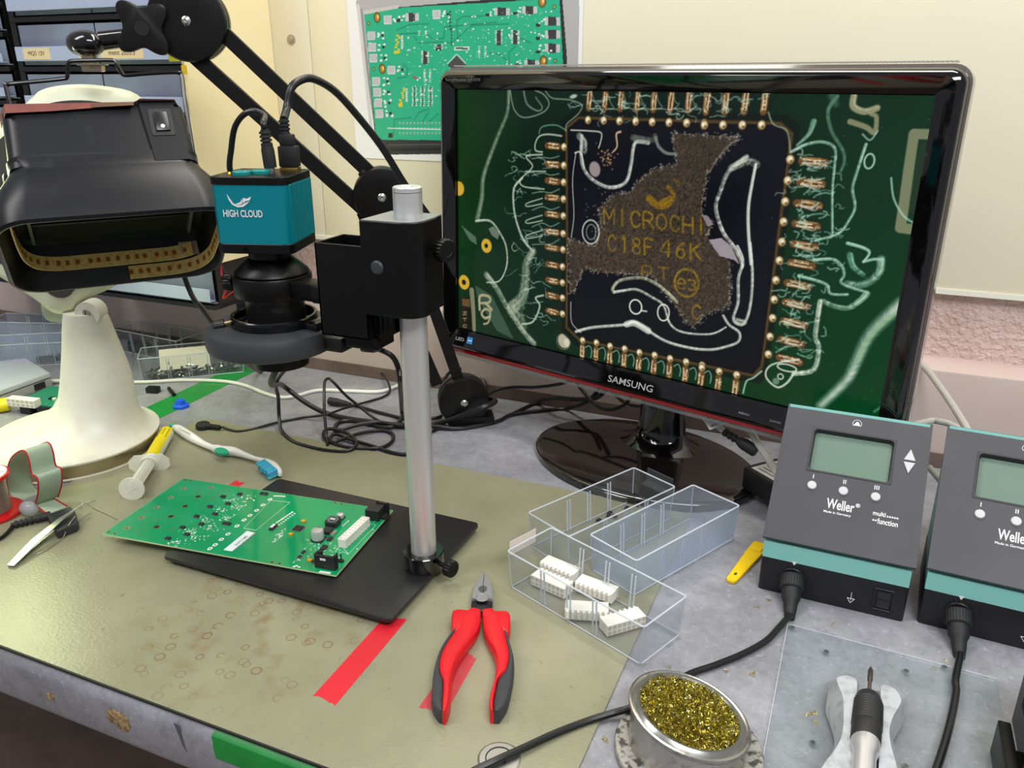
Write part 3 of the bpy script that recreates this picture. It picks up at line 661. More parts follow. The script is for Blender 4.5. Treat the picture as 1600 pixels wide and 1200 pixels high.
    for _ in range(150):
        side_ = rs.randint(3)
        x0, y0 = ((855 - rs.rand() * 55, 235 + rs.rand() * 270), (1225 + rs.rand() * 85, 240 + rs.rand() * 330), (900 + rs.rand() * 300, 145 + rs.rand() * 40))[side_]
        a_ = rs.rand() * 6.28; pts = [(x0, y0)]
        for _k in range(4): a_ += rs.randn() * 1.1; pts.append((pts[-1][0] + 6.5 * math.cos(a_), pts[-1][1] + 4.5 * math.sin(a_)))
        cv.stroke(S(pts), 0.9 + rs.rand() * 1.3, (176, 204, 186), 0.55 + 0.35 * rs.rand(), hatch=0.5)
    # right-hand flow
    st(z4, [(690, 100), (800, 95), (855, 135), (870, 190), (850, 230), (900, 260), (1000, 290)], 5, G_, hatch=0.3); st(z4, [(600, 195), (700, 220), (770, 250), (790, 300), (890, 305)], 5, G_, hatch=0.2)
    st(z4, [(1090, 95), (1080, 170), (1020, 230), (950, 250), (890, 240)], 11, (170, 200, 180), 0.85, hatch=0.55, fe=1.5); st(z4, [(905, 70), (925, 140), (985, 190)], 10, (130, 180, 158), 0.8, hatch=0.55); st(z4, [(890, 0), (990, 30), (1020, 60), (985, 110)], 5, G_); st(z4, [(985, 110), (1050, 95), (1100, 100)], 4, G_)
    st(z4, [(1005, 300), (960, 345), (890, 385), (800, 370), (742, 342)], 10, (176, 204, 184), 0.85, hatch=0.5); st(z4, [(728, 345), (712, 450), (700, 560), (720, 620), (690, 750), (570, 775)], 8, W, 0.9, hatch=0.45, w2=7); st(z4, [(570, 775), (530, 830), (470, 855), (405, 790), (440, 722), (600, 690)], 4, W); cv.ring(scr(*z4(492, 792)), 4, 1.6, W); cv.blob(scr(*z4(465, 820)), 5, 5, (120, 150, 132), 0.8); cv.ring(scr(*z4(530, 740)), 14, 1.8, W, ry=5)
    st(z4, [(1210, 360), (1070, 490), (1000, 580), (935, 720), (880, 820), (730, 965)], 17, (196, 210, 196), 0.85, fe=4, hatch=0.25, w2=10); st(z4, [(1200, 400), (1050, 530), (950, 700)], 5, (120, 170, 110), 0.6, fe=2)
    st(z4, [(270, 890), (290, 820), (330, 800), (380, 760)], 3, G_); st(z4, [(1050, 1000), (1110, 960)], 4, (90, 150, 110), 0.7)
    for _ in range(120): cv.blob((rs.rand() * GW, rs.rand() * GH), 0.6, 0.6, (150, 170, 150), 0.5 * rs.rand())
    return cv
GLOSS = mat('piano_black', (7, 6, 7), 0.06, spec=0.6, coat=0.4)
t = thing('monitor', 'black glossy widescreen monitor showing a magnified flux-covered microchip', 'monitor', (MC.x, MC.y, 0))
def ringp(w_, zl, zh, r, y, n=6): return [MF @ Vector((x, y, z)) for x, z in rrect(w_, zh - zl, r, n, 0, (zl + zh) / 2)]
b = MB()
b.loft([ringp(0.640, -0.192, 0.187, 0.012, 0.030), ringp(0.650, -0.1975, 0.1915, 0.015, 0.018), ringp(0.650, -0.1975, 0.1915, 0.015, -0.004), ringp(0.645, -0.195, 0.189, 0.014, -0.009),
        ringp(0.636, -0.191, 0.1845, 0.012, -0.0115), ringp(0.614, -0.176, 0.175, 0.004, -0.0065), ringp(0.600, -0.1682, 0.1682, 0.0015, -0.0045), ringp(0.600, -0.1682, 0.1682, 0.0015, 0.001)], 0, (True, False))
b.build('bezel', GLOSS, t)
SCR = paint_screen().mesh('screen', MF, picture_mat('lit_screen', 0.25, 1.0, 0.35), t, SW, SH)
b = MB(); b.loft([ringp(0.6535, -0.2005, 0.1942, 0.017, 0.022), ringp(0.6548, -0.201, 0.1952, 0.0175, 0.014), ringp(0.6548, -0.2005, 0.1952, 0.0175, 0.006), ringp(0.648, -0.197, 0.191, 0.014, 0.0045)], 0, (False, False))
b.build('acrylic_lip', mat('smoky_acrylic_lip', (96, 88, 82), 0.1, spec=0.7, coat=0.6), t)
b = MB(); b.bb((-0.315, -0.006, -0.2025), (0.315, 0.006, -0.1972), 0, MF, bev=0.001); b.build('red_stripe', mat('dark_red_acrylic', (150, 8, 22), 0.15, coat=0.6), t)
b = MB(); b.bb((-0.31, -0.004, -0.2095), (0.31, 0.010, -0.2025), 0, MF, bev=0.002); b.build('clear_strip', clear('clear_acrylic', (226, 222, 216), 0.15, 0.3), t)
b = MB(); b.loft([ringp(0.62, -0.18, 0.175, 0.02, 0.028), ringp(0.50, -0.14, 0.13, 0.03, 0.048), ringp(0.36, -0.12, 0.10, 0.04, 0.058)], 0); b.build('back_shell', BLK, t)
b = MB()
for i in range(150): b.box((-0.31 + i * 0.62 / 149, 0.012, 0.1972), (0.0022, 0.010, 0.0014), 0, MF)
b.build('top_vent_ribs', mat('grey_rib', (170, 166, 158), 0.35), t)
# neck and oval foot
RZ = Matrix.Translation((MC.x, MC.y, 0)) @ Matrix.Rotation(math.atan2(MU.y, MU.x), 4, 'Z')
def oval(a, b_, z, cx=0.003, cy=0.028, n=64): return [RZ @ Vector((cx + a * math.cos(2 * PI * i / n), cy + b_ * math.sin(2 * PI * i / n), z)) for i in range(n)]
b = MB(); b.loft([oval(0.157, 0.114, 0.0002), oval(0.159, 0.116, 0.002), oval(0.159, 0.116, 0.0085), oval(0.157, 0.114, 0.0105), oval(0.15, 0.108, 0.0122), oval(0.09, 0.066, 0.0135)]); b.build('oval_foot', mat('dark_piano_brown', (20, 15, 15), 0.05, spec=0.7, coat=0.5), t)
b = MB(); b.loft([oval(0.062, 0.042, 0.0132, 0.003, 0.078, 40), oval(0.050, 0.034, 0.0175, 0.003, 0.078, 40), oval(0.040, 0.027, 0.024, 0.003, 0.079, 40), oval(0.035, 0.023, 0.036, 0.003, 0.08, 40), oval(0.031, 0.021, 0.09, 0.003, 0.078, 40), oval(0.031, 0.024, 0.16, 0.003, 0.066, 40), oval(0.031, 0.024, 0.22, 0.003, 0.062, 40)]); b.build('neck', GLOSS, t)
def onbez(x, z, y=-0.0095): return MFX @ Matrix.Translation((x, z, -y))
SILV = mat('silver_print', (196, 194, 192), 0.35, 0.4)
def chin(x, z): return MF @ Matrix.Translation((x, -0.0110 - 0.33 * (-0.1875 - z), z)) @ Matrix.Rotation(R(73), 4, 'X')
label('brand_lettering', 'SAMSUNG', 0.0655, 0.0088, chin(-0.0297, -0.1875), SILV, t, 0.0004, bold=0.006)
label('model_lettering', 'SyncMaster SA350', 0.062, 0.0052, MF @ Matrix.Translation((-0.3105, -0.0100, 0.1768)) @ Matrix.Rotation(R(112), 4, 'X'), mat('faint_print', (120, 116, 116), 0.5), t, 0.0004)
label('led_lettering', 'LED', 0.0165, 0.0048, chin(-0.2965, -0.1832), SILV, t, 0.0004)
b = MB(); b.bb((0, 0, 0), (0.0105, 0.0098, 0.0002), 0, chin(-0.2745, -0.1845)); b.bb((0.0015, 0.004, 0.0002), (0.009, 0.0055, 0.0003), 1, chin(-0.2745, -0.1845)); b.build('energy_sticker', [mat('sky_blue_sticker', (52, 138, 208), 0.4), WHT], t)
FNT = mat('dim_print', (120, 116, 116), 0.5)
label('button_lettering', 'MENU', 0.013, 0.0026, chin(0.150, -0.1862), FNT, t, 0.0004); label('button_lettering', 'CUSTOM', 0.013, 0.0022, chin(0.1875, -0.1862), FNT, t, 0.0004)
# ================================================================== microscope stand, camera, ring light
ZB = 0.0085
t = thing('microscope_stand', 'black microscope stand with a silver post rising from a flat black baseplate', 'stand', (-0.382, 0.65, 0.002))
PLATE = mat('black_coated_plate', (30, 30, 32), 0.34, spec=0.5, bump=(900, 0.06))
b = MB(); b.prism([(-0.508 + p[0], 0.650 + p[1]) for p in rrect(0.287, 0.198, 0.006)], ZB, ZB + 0.004, bev=0.0007, seg=2)
b.build('baseplate', PLATE, t)
for x, y in ((-0.639, 0.563), (-0.639, 0.737), (-0.377, 0.563), (-0.377, 0.737)):
    b = MB(); b.lathe([(0.007, 0.0022), (0.008, 0.003), (0.0085, ZB)], (x, y, 0), n=20); b.build('rubber_foot', RUB, t)
ZT = ZB + 0.004; PX, PY = -0.381, 0.6475
b = MB(); b.lathe([(0.0205, 0), (0.0212, 0.001), (0.0212, 0.0175), (0.0203, 0.0185), (0.0135, 0.0185), (0.0135, 0.012)], (PX, PY, ZT), n=40); b.build('post_collar', mat('polished_black', (10, 10, 11), 0.12, coat=0.5), t)
ALU = mat('brushed_aluminium_tube', (222, 221, 218), 0.36, 0.65)
b = MB(); b.cyl((PX, PY, ZT + 0.001), (PX, PY, 0.4015), 0.0132, n=48); b.lathe([(0.0132, 0), (0.0132, 0.0035), (0.0122, 0.0045), (0.006, 0.0045), (0.005, 0.0035), (0.0001, 0.0035)], (PX, PY, 0.402), n=48); b.build('post', ALU, t)
def knob(name, p0, d, rod, rr, r, ln, par, m=BLKM):
    p0, d = Vector(p0), Vector(d).normalized(); b = MB()
    b.lathe([(r * 0.94, 0), (r, ln * 0.08), (r, ln * 0.9), (r * 0.93, ln), (r * 0.5, ln), (r * 0.45, ln * 0.96), (0.0001, ln * 0.96)], p0 + d * rod, d, 80, lobes=20, lob=0.035)
    o = b.build(name, m, par); b = MB(); b.cyl(p0 - d * 0.003, p0 + d * (rod + 0.001), rr, n=12)
    for i in range(int(rod / 0.0011)): b.lathe([(rr, 0), (rr * 1.15, 0.0003), (rr, 0.0006)], p0 + d * (i * 0.0011), d, 12)
    b.build('threaded_rod', BLKM, o); return o
knob('thumb_screw', (PX + 0.0205, PY - 0.004, ZT + 0.0095), (0.97, -0.25, 0), 0.011, 0.0022, 0.0088, 0.0085, t)
# sliding bracket round the post, with a rack tube beside it
b = MB(); pl = [(-0.4135, 0.6165), (-0.374, 0.6165)] + [(-0.374 + 0.0175 * math.sin(R(a)), 0.634 - 0.0175 * math.cos(R(a))) for a in (20, 40, 60, 80, 90)] + [(-0.3565, 0.655), (-0.3605, 0.655), (-0.3605, 0.672), (-0.386, 0.672), (-0.389, 0.666), (-0.402, 0.666), (-0.404, 0.672), (-0.4135, 0.672)]
b.prism(pl, 0.2925, 0.3790, bev=0.0008, seg=1); b.build('post_bracket', BLKM, t)
b = MB(); b.prism([(-0.4125, 0.6175), (-0.374, 0.6175)] + [(-0.374 + 0.0165 * math.sin(R(a)), 0.634 - 0.0165 * math.cos(R(a))) for a in (30, 60, 90)] + [(-0.3575, 0.654), (-0.3605, 0.671), (-0.3865, 0.671), (-0.389, 0.665), (-0.402, 0.665), (-0.404, 0.671), (-0.4125, 0.671)], 0.3785, 0.3796); b.build('bracket_top', mat('bare_grey_metal', (168, 170, 172), 0.4, 0.7), t)
b = MB(); b.lathe([(0.0065, 0), (0.0065, 0.0012), (0.005, 0.0025), (0.0001, 0.0028)], YP(590, 418, 0.6165), (0, -1, 0), 24); b.build('plug_button', mat('charcoal_plastic', (52, 54, 56), 0.5), t)
knob('bracket_knob', (-0.3575, 0.652, 0.3515), (0.93, -0.36, 0), 0.008, 0.0022, 0.0105, 0.010, t)
x0, x1, y0, y1, z0, z1_ = -0.4675, -0.4135, 0.621, 0.668, 0.2655, 0.3545
b = MB(); th = 0.0022
for lo, hi in (((x0, y0, z0), (x1, y0 + th, z1_)), ((x0, y1 - th, z0), (x1, y1, z1_)), ((x0, y0, z0), (x0 + th, y1, z1_)), ((x1 - th, y0, z0), (x1, y1, z1_)), ((x0, y0, z0), (x1, y1, z0 + th))): b.bb(lo, hi, bev=0.0004, seg=1)
b.build('rack_housing', BLKM, t)
b = MB(); b.bb((-0.447, 0.630, 0.253), (-0.412, 0.662, 0.2655), bev=0.001)
for i in range(4): b.bb((-0.418 + i * 0.006, 0.632, 0.2615 + i * 0.003), (-0.412 + i * 0.006, 0.660, 0.293), bev=0.0006)
b.build('focus_gear', BLKM, t)
b = MB(); b.lathe([(0.009, 0), (0.0095, 0.001), (0.0095, 0.009), (0.009, 0.010)], (-0.404, 0.655, 0.2815), (0, 0, 1), 30, lobes=0); b.build('focus_collar', BLKM, t)
# arm and holder ring
HX, HY = -0.5475, 0.6545
b = MB(); b.prism([(HX + 0.02, HY - 0.017), (-0.486, 0.6335), (-0.481, 0.630), (-0.467, 0.630), (-0.467, 0.662), (-0.481, 0.662), (-0.486, 0.658), (HX + 0.02, HY + 0.010)], 0.2925, 0.3090, bev=0.0008); b.build('holder_arm', BLKM, t)
b = MB(); b.lathe([(0.0268, 0), (0.0268, -0.02), (0.0385, -0.02), (0.0392, -0.019), (0.0392, 0.0), (0.0385, 0.001), (0.0268, 0.001)], (HX, HY, 0.3105), n=56, caps=(False, False)); b.build('holder_ring', BLKM, t)
knob('holder_knob', (HX - 0.0375, HY - 0.010, 0.3005), (-0.96, -0.27, 0), 0.004, 0.003, 0.0085, 0.010, t)
# ---- camera with its lens
YC = R(17.4)
t = thing('microscope_camera', 'teal cube camera with black lens held in the microscope stand', 'camera', (HX, HY, 0.22))
CM = Matrix.Translation((HX, HY, 0)) @ Matrix.Rotation(YC, 4, 'Z')
TEAL = mat('teal_anodised_aluminium', (0, 146, 160), 0.30, 0.5, spec=0.6)
b = MB(); w_ = 0.0745
def csec(z, g=0.0, r=0.009): return [CM @ Vector((x, y, z)) for x, y in rrect(w_ - g, w_ - g, r, 6)]
sect = []
n = 6
b.prism([(p[0], p[1]) for p in rrect(w_ - 0.0005, w_ - 0.0005, 0.009, 8)], 0.3475, 0.4035, 0, CM)
for i in range(5):                      # ribs along both flanks
    y = -0.024 + i * 0.0125
    for sx in (-1, 1):
        b.bb((sx * (w_ / 2 - 0.0010), y - 0.0054, 0.3478), (sx * (w_ / 2 + 0.0008), y + 0.0054, 0.4032), 0, CM, bev=0.0006, seg=1)
b.build('teal_body', TEAL, t)
for nm, za, zb in (('top_cap', 0.4032, 0.4105), ('bottom_cap', 0.3385, 0.3478)):
    b = MB(); b.prism(rrect(w_ + 0.0015, w_ + 0.0015, 0.0095, 8), za, zb, 0, CM, bev=0.0005, seg=1); cap = b.build(nm, BLKM, t)
    for sx in (-1, 1):
        for sy in (-1, 1):
            if nm == 'top_cap': b = MB(); b.lathe([(0.0026, 0), (0.0024, 0.0006), (0.0012, 0.0006), (0.0001, 0.0001)], CM @ Vector((sx * 0.031, sy * 0.031, zb - 0.0002)), n=16); b.build('corner_screw', BLKM, cap)
    if nm != 'top_cap':
        b = MB()
        b.lathe([(0.0032, 0), (0.0032, 0.0004), (0.0022, 0.0004), (0.002, -0.001)], CM @ Vector((-0.008, -(w_ + 0.0015) / 2, 0.343)), CM.to_3x3() @ Vector((0, -1, 0)), 20); b.build('tripod_hole', BLKM, cap)
b = MB(); LM = CM @ Matrix.Translation((0, -w_ / 2 - 0.0002, 0)) @ Matrix.Rotation(PI / 2, 4, 'X')
label('brand_lettering', 'HIGH CLOUD', 0.0385, 0.0068, LM @ Matrix.Translation((-0.0262, 0.3735, 0)), WHT, t, 0.0002)
# bird-like swoosh above the lettering
def swoosh(pts): return [(-0.0205 + x * 0.0235, 0.3825 + y * 0.0125) for x, y in pts]
b = MB(); b.prism(swoosh([(0, 1), (.06, .55), (.18, .2), (.38, .02), (.62, .05), (.80, .28), (.92, .48), (.82, .42), (.72, .30), (.76, .42), (.60, .22), (.40, .14), (.22, .32), (.12, .62)]), 0, 0.0002, 0, LM)
b.prism(swoosh([(.60, .30), (.66, .72), (.80, .66), (1.0, .82), (.93, .55), (.74, .47)]), 0, 0.0002, 0, LM); b.prism(swoosh([(.30, .24), (.52, .40), (.62, .66), (.58, .28), (.42, .18)]), 0, 0.0002, 0, LM); b.build('swoosh_emblem', WHT, t)
zt = 0.4105
BTN = mat('teal_button', (0, 132, 128), 0.4)
for (x, y, r) in ((-0.012, -0.018, 0.0088), (0.002, -0.007, 0.0088)):
    b = MB(); b.lathe([(r, 0), (r, 0.0028), (r * 0.93, 0.0036), (r * 0.72, 0.0036), (r * 0.66, 0.0028), (0.0001, 0.0026)], CM @ Vector((x, y, zt - 0.0001)), n=32); b.build('button', BTN, t)
b = MB(); b.sphere(CM @ Vector((-0.027, -0.012, zt + 0.0006)), 0.0012, 10); b.build('status_light', mat('amber_led', (255, 176, 20), 0.4, emit=1.6), t)
# ports: a round power jack, a video socket
b = MB(); b.bb((0.013, 0.014, zt - 0.001), (0.031, 0.026, zt + 0.0035), 0, CM, bev=0.0005); b.build('video_socket', mat('gold_socket', (186, 150, 80), 0.3, 0.9), t)
b = MB(); b.cyl(CM @ Vector((0.0085, 0.003, zt - 0.001)), CM @ Vector((0.0085, 0.003, zt + 0.004)), 0.0042, n=20); b.build('power_jack', STEEL, t)
# lens barrel
b = MB(); b.lathe([(0.021, 0.3385), (0.021, 0.3285), (0.0225, 0.3275), (0.0365, 0.3150), (0.0372, 0.3130), (0.036, 0.3118), (0.0262, 0.3118), (0.0260, 0.290)], (HX, HY, 0), n=56); b.build('lens_top', BLKM, t)
b = MB(); b.lathe([(0.0262, 0.2900), (0.0300, 0.2895), (0.0300, 0.284), (0.0297, 0.2835), (0.0297, 0.262)], (HX, HY, 0), n=56); b.build('lens_barrel', mat('satin_black_barrel', (22, 22, 22), 0.32), t)
KN = mat('knurled_black', (34, 34, 35), 0.45); b = MB(); b.lathe([(0.0299, 0.2632), (0.0312, 0.2625), (0.0312, 0.2535), (0.0300, 0.2528)], (HX, HY, 0), n=180, lobes=60, lob=0.012); b.build('knurled_ring', KN, t)
b = MB(); b.lathe([(0.0295, 0.2530), (0.0290, 0.219), (0.0285, 0.2145), (0.0255, 0.2142), (0.022, 0.219), (0.0001, 0.221)], (HX, HY, 0), n=48); b.build('lens_front', BLKM, t)
# ---- ring light
t = thing('ring_light', 'round black ring light clamped round the lens of the microscope camera', 'light', (HX, HY, 0.2300))
RLX, RLY = HX - 0.006, HY - 0.002
b = MB(); b.lathe([(0.045, 0.2340), (0.062, 0.2340), (0.0662, 0.2365), (0.0672, 0.2405), (0.0672, 0.2515), (0.0654, 0.2563), (0.060, 0.2585), (0.050, 0.2593), (0.040, 0.2593), (0.0385, 0.2580), (0.0385, 0.2365)], (RLX, RLY, 0), n=64, caps=(False, False))
b.build('ring_housing', mat('dark_textured_plastic', (54, 57, 60), 0.5, bump=(1400, 0.25)), t)
b = MB(); b.lathe([(0.0400, 0.2587), (0.0435, 0.2587), (0.0440, 0.2595), (0.0440, 0.2685), (0.0432, 0.2695), (0.0408, 0.2695), (0.0400, 0.2685)], (RLX + 0.003, RLY + 0.002, 0), n=64, caps=(False, False))
b.bb((RLX + 0.041, RLY - 0.008, 0.2580), (RLX + 0.062, RLY + 0.018, 0.2665), bev=0.002); b.build('clamp_ring', mat('glossy_black_ring', (14, 14, 15), 0.18), t)
q = YP(382, 522, 0.606); d = Vector((-0.75, -0.60, -0.12)).normalized(); q0 = Vector((RLX + 0.003, RLY + 0.002, 0.2637)) + Vector((-0.72, -0.69, 0)).normalized() * 0.0435
b = MB(); b.cyl(q0 - d * 0.004, q0 + d * 0.007, 0.0022, n=14, mi=0); b.lathe([(0.0034, 0), (0.0042, 0.0005), (0.0042, 0.0105), (0.0034, 0.0115), (0.0015, 0.0113)], q0 + d * 0.006, d, 48, lobes=16, lob=0.04, mi=1); b.build('clamp_screw', [mat('brass_rod', (190, 170, 120), 0.3, 0.9), mat('dark_nickel', (84, 80, 78), 0.3, 0.9)], t)
b = MB(); b.bb((RLX + 0.052, RLY - 0.004, 0.2370), (RLX + 0.088, RLY + 0.022, 0.2530), bev=0.003); b.bb((RLX + 0.085, RLY + 0.002, 0.2425), (RLX + 0.105, RLY + 0.018, 0.2535), bev=0.002); b.build('cable_socket', BLK, t)
q = G(358, 520, 0.2695); b = MB(); b.bb((-0.0065, -0.005, 0.0), (0.0065, 0.005, 0.019), 0, Matrix.Translation((RLX - 0.052, RLY + 0.020, 0.2575)) @ Matrix.Rotation(0.3, 4, 'Z'), bev=0.0008); b.build('dimmer_block', BLK, t)
# ================================================================== soldering stations
DG = mat('dark_grey_panel', (62, 61, 67), 0.42, bump=(1500, 0.05), var=(24, (56, 55, 60), 0.4, 0.7))
TQ = mat('pale_turquoise_plastic', (132, 196, 186), 0.42)
BODY = mat('black_station_base', (20, 20, 22), 0.45)
GBT = mat('light_grey_button', (196, 198, 198), 0.45)
LCD = mat('grey_green_lcd', (104, 128, 112), 0.28, spec=0.6)
def station(label_):
    t = thing('soldering_station', label_, 'soldering station', (0, 0, 0), None)
    W = 0.1375; D = 0.113
    b = MB(); b.prism(rrect(W, D, 0.003, 3, W / 2, D / 2), 0.0004, 0.0395, bev=0.0008); b.build('base', BODY, t)
    # turquoise shell: side profile extruded across the width, back higher than the front
    prof = [(0.0, 0.0393), (0.0005, 0.057), (0.012, 0.0575), (0.1060, 0.1430), (0.1065, 0.1620), (0.1085, 0.1665), (0.1115, 0.1650), (0.1128, 0.158), (D, 0.0393)]
    b = MB(); b.loft([[(x, y, z) for y, z in prof] for x in (0.0006, W - 0.0006)]); b.build('turquoise_shell', TQ, t)
    # sloping front panel, standing a little proud
    F = Matrix.Translation((W / 2 + 0.0005, 0.0, 0.0605)) @ Matrix.Rotation(R(42.2), 4, 'X')   # x right, y up the slope, z out
    F = F @ Matrix.Translation((0, 0.0, 0.0045)); H = 0.1525; PW = W + 0.003
    sx0, sx1, sy0, sy1 = -0.041, 0.039, 0.0795, 0.1290
    out = rrect(PW, H, 0.0015, 2, 0, H / 2)
    b = MB()
    for lo, hi in (((-PW / 2, 0, -0.006), (PW / 2, sy0, 0)), ((-PW / 2, sy1, -0.006), (PW / 2, H, 0)), ((-PW / 2, sy0, -0.006), (sx0, sy1, 0)), ((sx1, sy0, -0.006), (PW / 2, sy1, 0))): b.bb(lo, hi, 0, F)
    b.build('front_panel', DG, t)
    cx, cy = (sx0 + sx1) / 2, (sy0 + sy1) / 2; w0, h0 = sx1 - sx0, sy1 - sy0
    def rr(w_, h_, r, z): return [F @ Vector((x, y, z)) for x, y in rrect(w_, h_, r, 4, cx, cy)]
    b = MB(); b.loft([rr(w0 + 0.001, h0 + 0.001, 0.0002, -0.0002), rr(w0 + 0.0005, h0 + 0.0005, 0.0002, 0.0006), rr(w0 - 0.003, h0 - 0.003, 0.004, 0.0006), rr(w0 - 0.006, h0 - 0.006, 0.003, -0.0065)], caps=(False, False)); b.build('display_recess', mat('dark_grey_recess', (44, 43, 48), 0.5), t)
    b = MB(); b.prism(rrect(w0 - 0.005, h0 - 0.005, 0.002, 3, cx, cy), -0.0075, -0.0062, 0, F); b.build('display', LCD, t)
    for i, x in enumerate((-0.033, -0.003, 0.027)):
        b = MB(); b.lathe([(0.0047, -0.001), (0.0047, 0.0012), (0.0040, 0.0022), (0.0001, 0.0025)], F @ Vector((x, 0.0635, 0)), F.to_3x3().col[2], 28); b.build('round_button', GBT, t)
        b = MB()
        for k in range(i + 1): b.bb((x - i * 0.0009 + k * 0.0018 - 0.0004, 0.0715, 0), (x - i * 0.0009 + k * 0.0018 + 0.0004, 0.0760, 0.0002), 0, F)
        b.build('numeral', WHT, t)
    for sgn, y in ((1, 0.1085), (-1, 0.1065)):
        b = MB(); b.prism([(0.0475, y), (0.0585, y), (0.053, y + sgn * 0.0125)][::sgn], -0.001, 0.0018, 0, F, bev=0.0005, seg=1); b.build('arrow_button', GBT, t)
    label('brand_lettering', 'Weller', 0.026, 0.0108, F @ Matrix.Translation((-0.0165, 0.0425, 0)), WHT, t, 0.0002)
    label('registered_mark', '\u00ae', 0.0042, 0.0042, F @ Matrix.Translation((0.0103, 0.049, 0)), WHT, t, 0.0002)
    label('origin_lettering', 'Made in Germany', 0.0255, 0.0032, F @ Matrix.Translation((-0.018, 0.0370, 0)), WHT, t, 0.0002)
    label('multi_lettering', 'multi', 0.0115, 0.0048, F @ Matrix.Translation((0.0268, 0.0445, 0)), WHT, t, 0.0002)
    label('function_lettering', 'function', 0.0185, 0.0058, F @ Matrix.Translation((0.0315, 0.0365, 0)), WHT, t, 0.0002)
    b = MB()
    for k in range(5): x = 0.0395 + k * 0.0022; b.prism([(x, 0.0444), (x + 0.002, 0.0456), (x, 0.0468)], 0, 0.0002, 0, F)
    for k in range(2): x = 0.0265 + k * 0.0022; b.prism([(x, 0.0394), (x + 0.002, 0.0382), (x + 0.002, 0.0406)], 0, 0.0002, 0, F)
    b.build('arrow_print', WHT, t)
    b = MB(); rg = [F @ Vector((0.0043 * math.cos(R(a)), 0.1405 + 0.0043 * math.sin(R(a)), 0.0002)) for a in range(-40, 221, 20)]
    b.tube(rg, 0.0003, 6, smooth=1); b.prism([(-0.0034, 0.1382), (0.0034, 0.1382), (0.0012, 0.1425), (-0.0006, 0.1428)], 0, 0.0002, 0, F); b.build('antistatic_mark', WHT, t)
    # front of the base: socket marker, earth mark, rocker switch
    FB = Matrix.Translation((0, -0.0001, 0)) @ Matrix.Rotation(PI / 2, 4, 'X')
    b = MB(); b.prism([(0.0295, 0.0405), (0.0345, 0.0405), (0.032, 0.0365)][::-1], 0, 0.0003, 0, FB); b.build('socket_marker', WHT, t)
    b = MB(); b.lathe([(0.0118, 0), (0.0118, 0.003), (0.0112, 0.0035), (0.0095, 0.0035)], (0.032, 0.0, 0.0225), (0, -1, 0), 40); b.build('tool_socket', BLK, t)
    b = MB(); cxm = 0.0885; q = [(cxm + x, z) for x, z in ((0, .021), (0, .0115))]
    b.bb((cxm - 0.00025, 0.0115, 0), (cxm + 0.00025, 0.0205, 0.0002), 0, FB)
    for (xa, za), (xb, zb) in (((-.0034, .0135), (0, .0085)), ((0, .0085), (.0034, .0135)), ((-.0034, .0135), (.0034, .0135))): b.tube([FB @ Vector((cxm + xa, za, 0.0001)), FB @ Vector((cxm + xb, zb, 0.0001))], 0.0003, 6, smooth=1)
    b.build('earth_mark', WHT, t)
    b = MB()
    for lo, hi in (((0.1075, 0.0075, 0), (0.1265, 0.0095, 0.0012)), ((0.1075, 0.0305, 0), (0.1265, 0.0325, 0.0012)), ((0.1075, 0.0075, 0), (0.1095, 0.0325, 0.0012)), ((0.1245, 0.0075, 0), (0.1265, 0.0325, 0.0012))): b.bb(lo, hi, 0, FB, bev=0.0004, seg=1)
    sw = b.build('power_switch', BLK, t)
    b = MB(); b.loft([[FB @ Vector((x, z, h)) for x, z in ((0.1115, za), (0.1225, za), (0.1225, zb), (0.1115, zb))] for za, zb, h in ((0.0115, 0.0290, -0.001), (0.0115, 0.0290, 0.0008))]); b.bb((0.1115, 0.0115, 0.0), (0.1225, 0.020, 0.0022), 0, FB, bev=0.0005); b.build('rocker', mat('rocker_black', (34, 34, 36), 0.35), sw)
    # cord plug pushed into the socket
    S0 = Vector((0.032, 0, 0.0225)); d = Vector((0.10, -0.80, -0.48)).normalized()
    b = MB(); b.lathe([(0.0108, -0.002), (0.0112, 0.0), (0.0112, 0.011), (0.0102, 0.012)], S0 + Vector((0, -0.003, 0)), d, 90, lobes=30, lob=0.02); pg = b.build('cord_plug', RUB, t)
    b = MB(); b.lathe([(0.0092, 0.011), (0.0092, 0.022), (0.0070, 0.026), (0.0062, 0.034), (0.0046, 0.044), (0.0030, 0.046)], S0 + Vector((0, -0.003, 0)), d, 24)
    b.build('strain_relief', RUB, pg)
    return t, S0 + Vector((0, -0.003, 0)) + d * 0.045
s1, e1_ = station('left soldering station with dark sloping panel, whole grey-green display in view')
s1.location = (-0.0515, 0.7620, 0); s1.rotation_euler = (0, 0, R(-1.2))
s2 = copy_tree(s1); s2['label'] = 'right soldering station, cut off by the right edge of the photo'
s2.location = (0.0985, 0.7645, 0); s2.rotation_euler = (0, 0, R(-3.5))
for s_ in (s1, s2): s_['group'] = 'soldering stations'
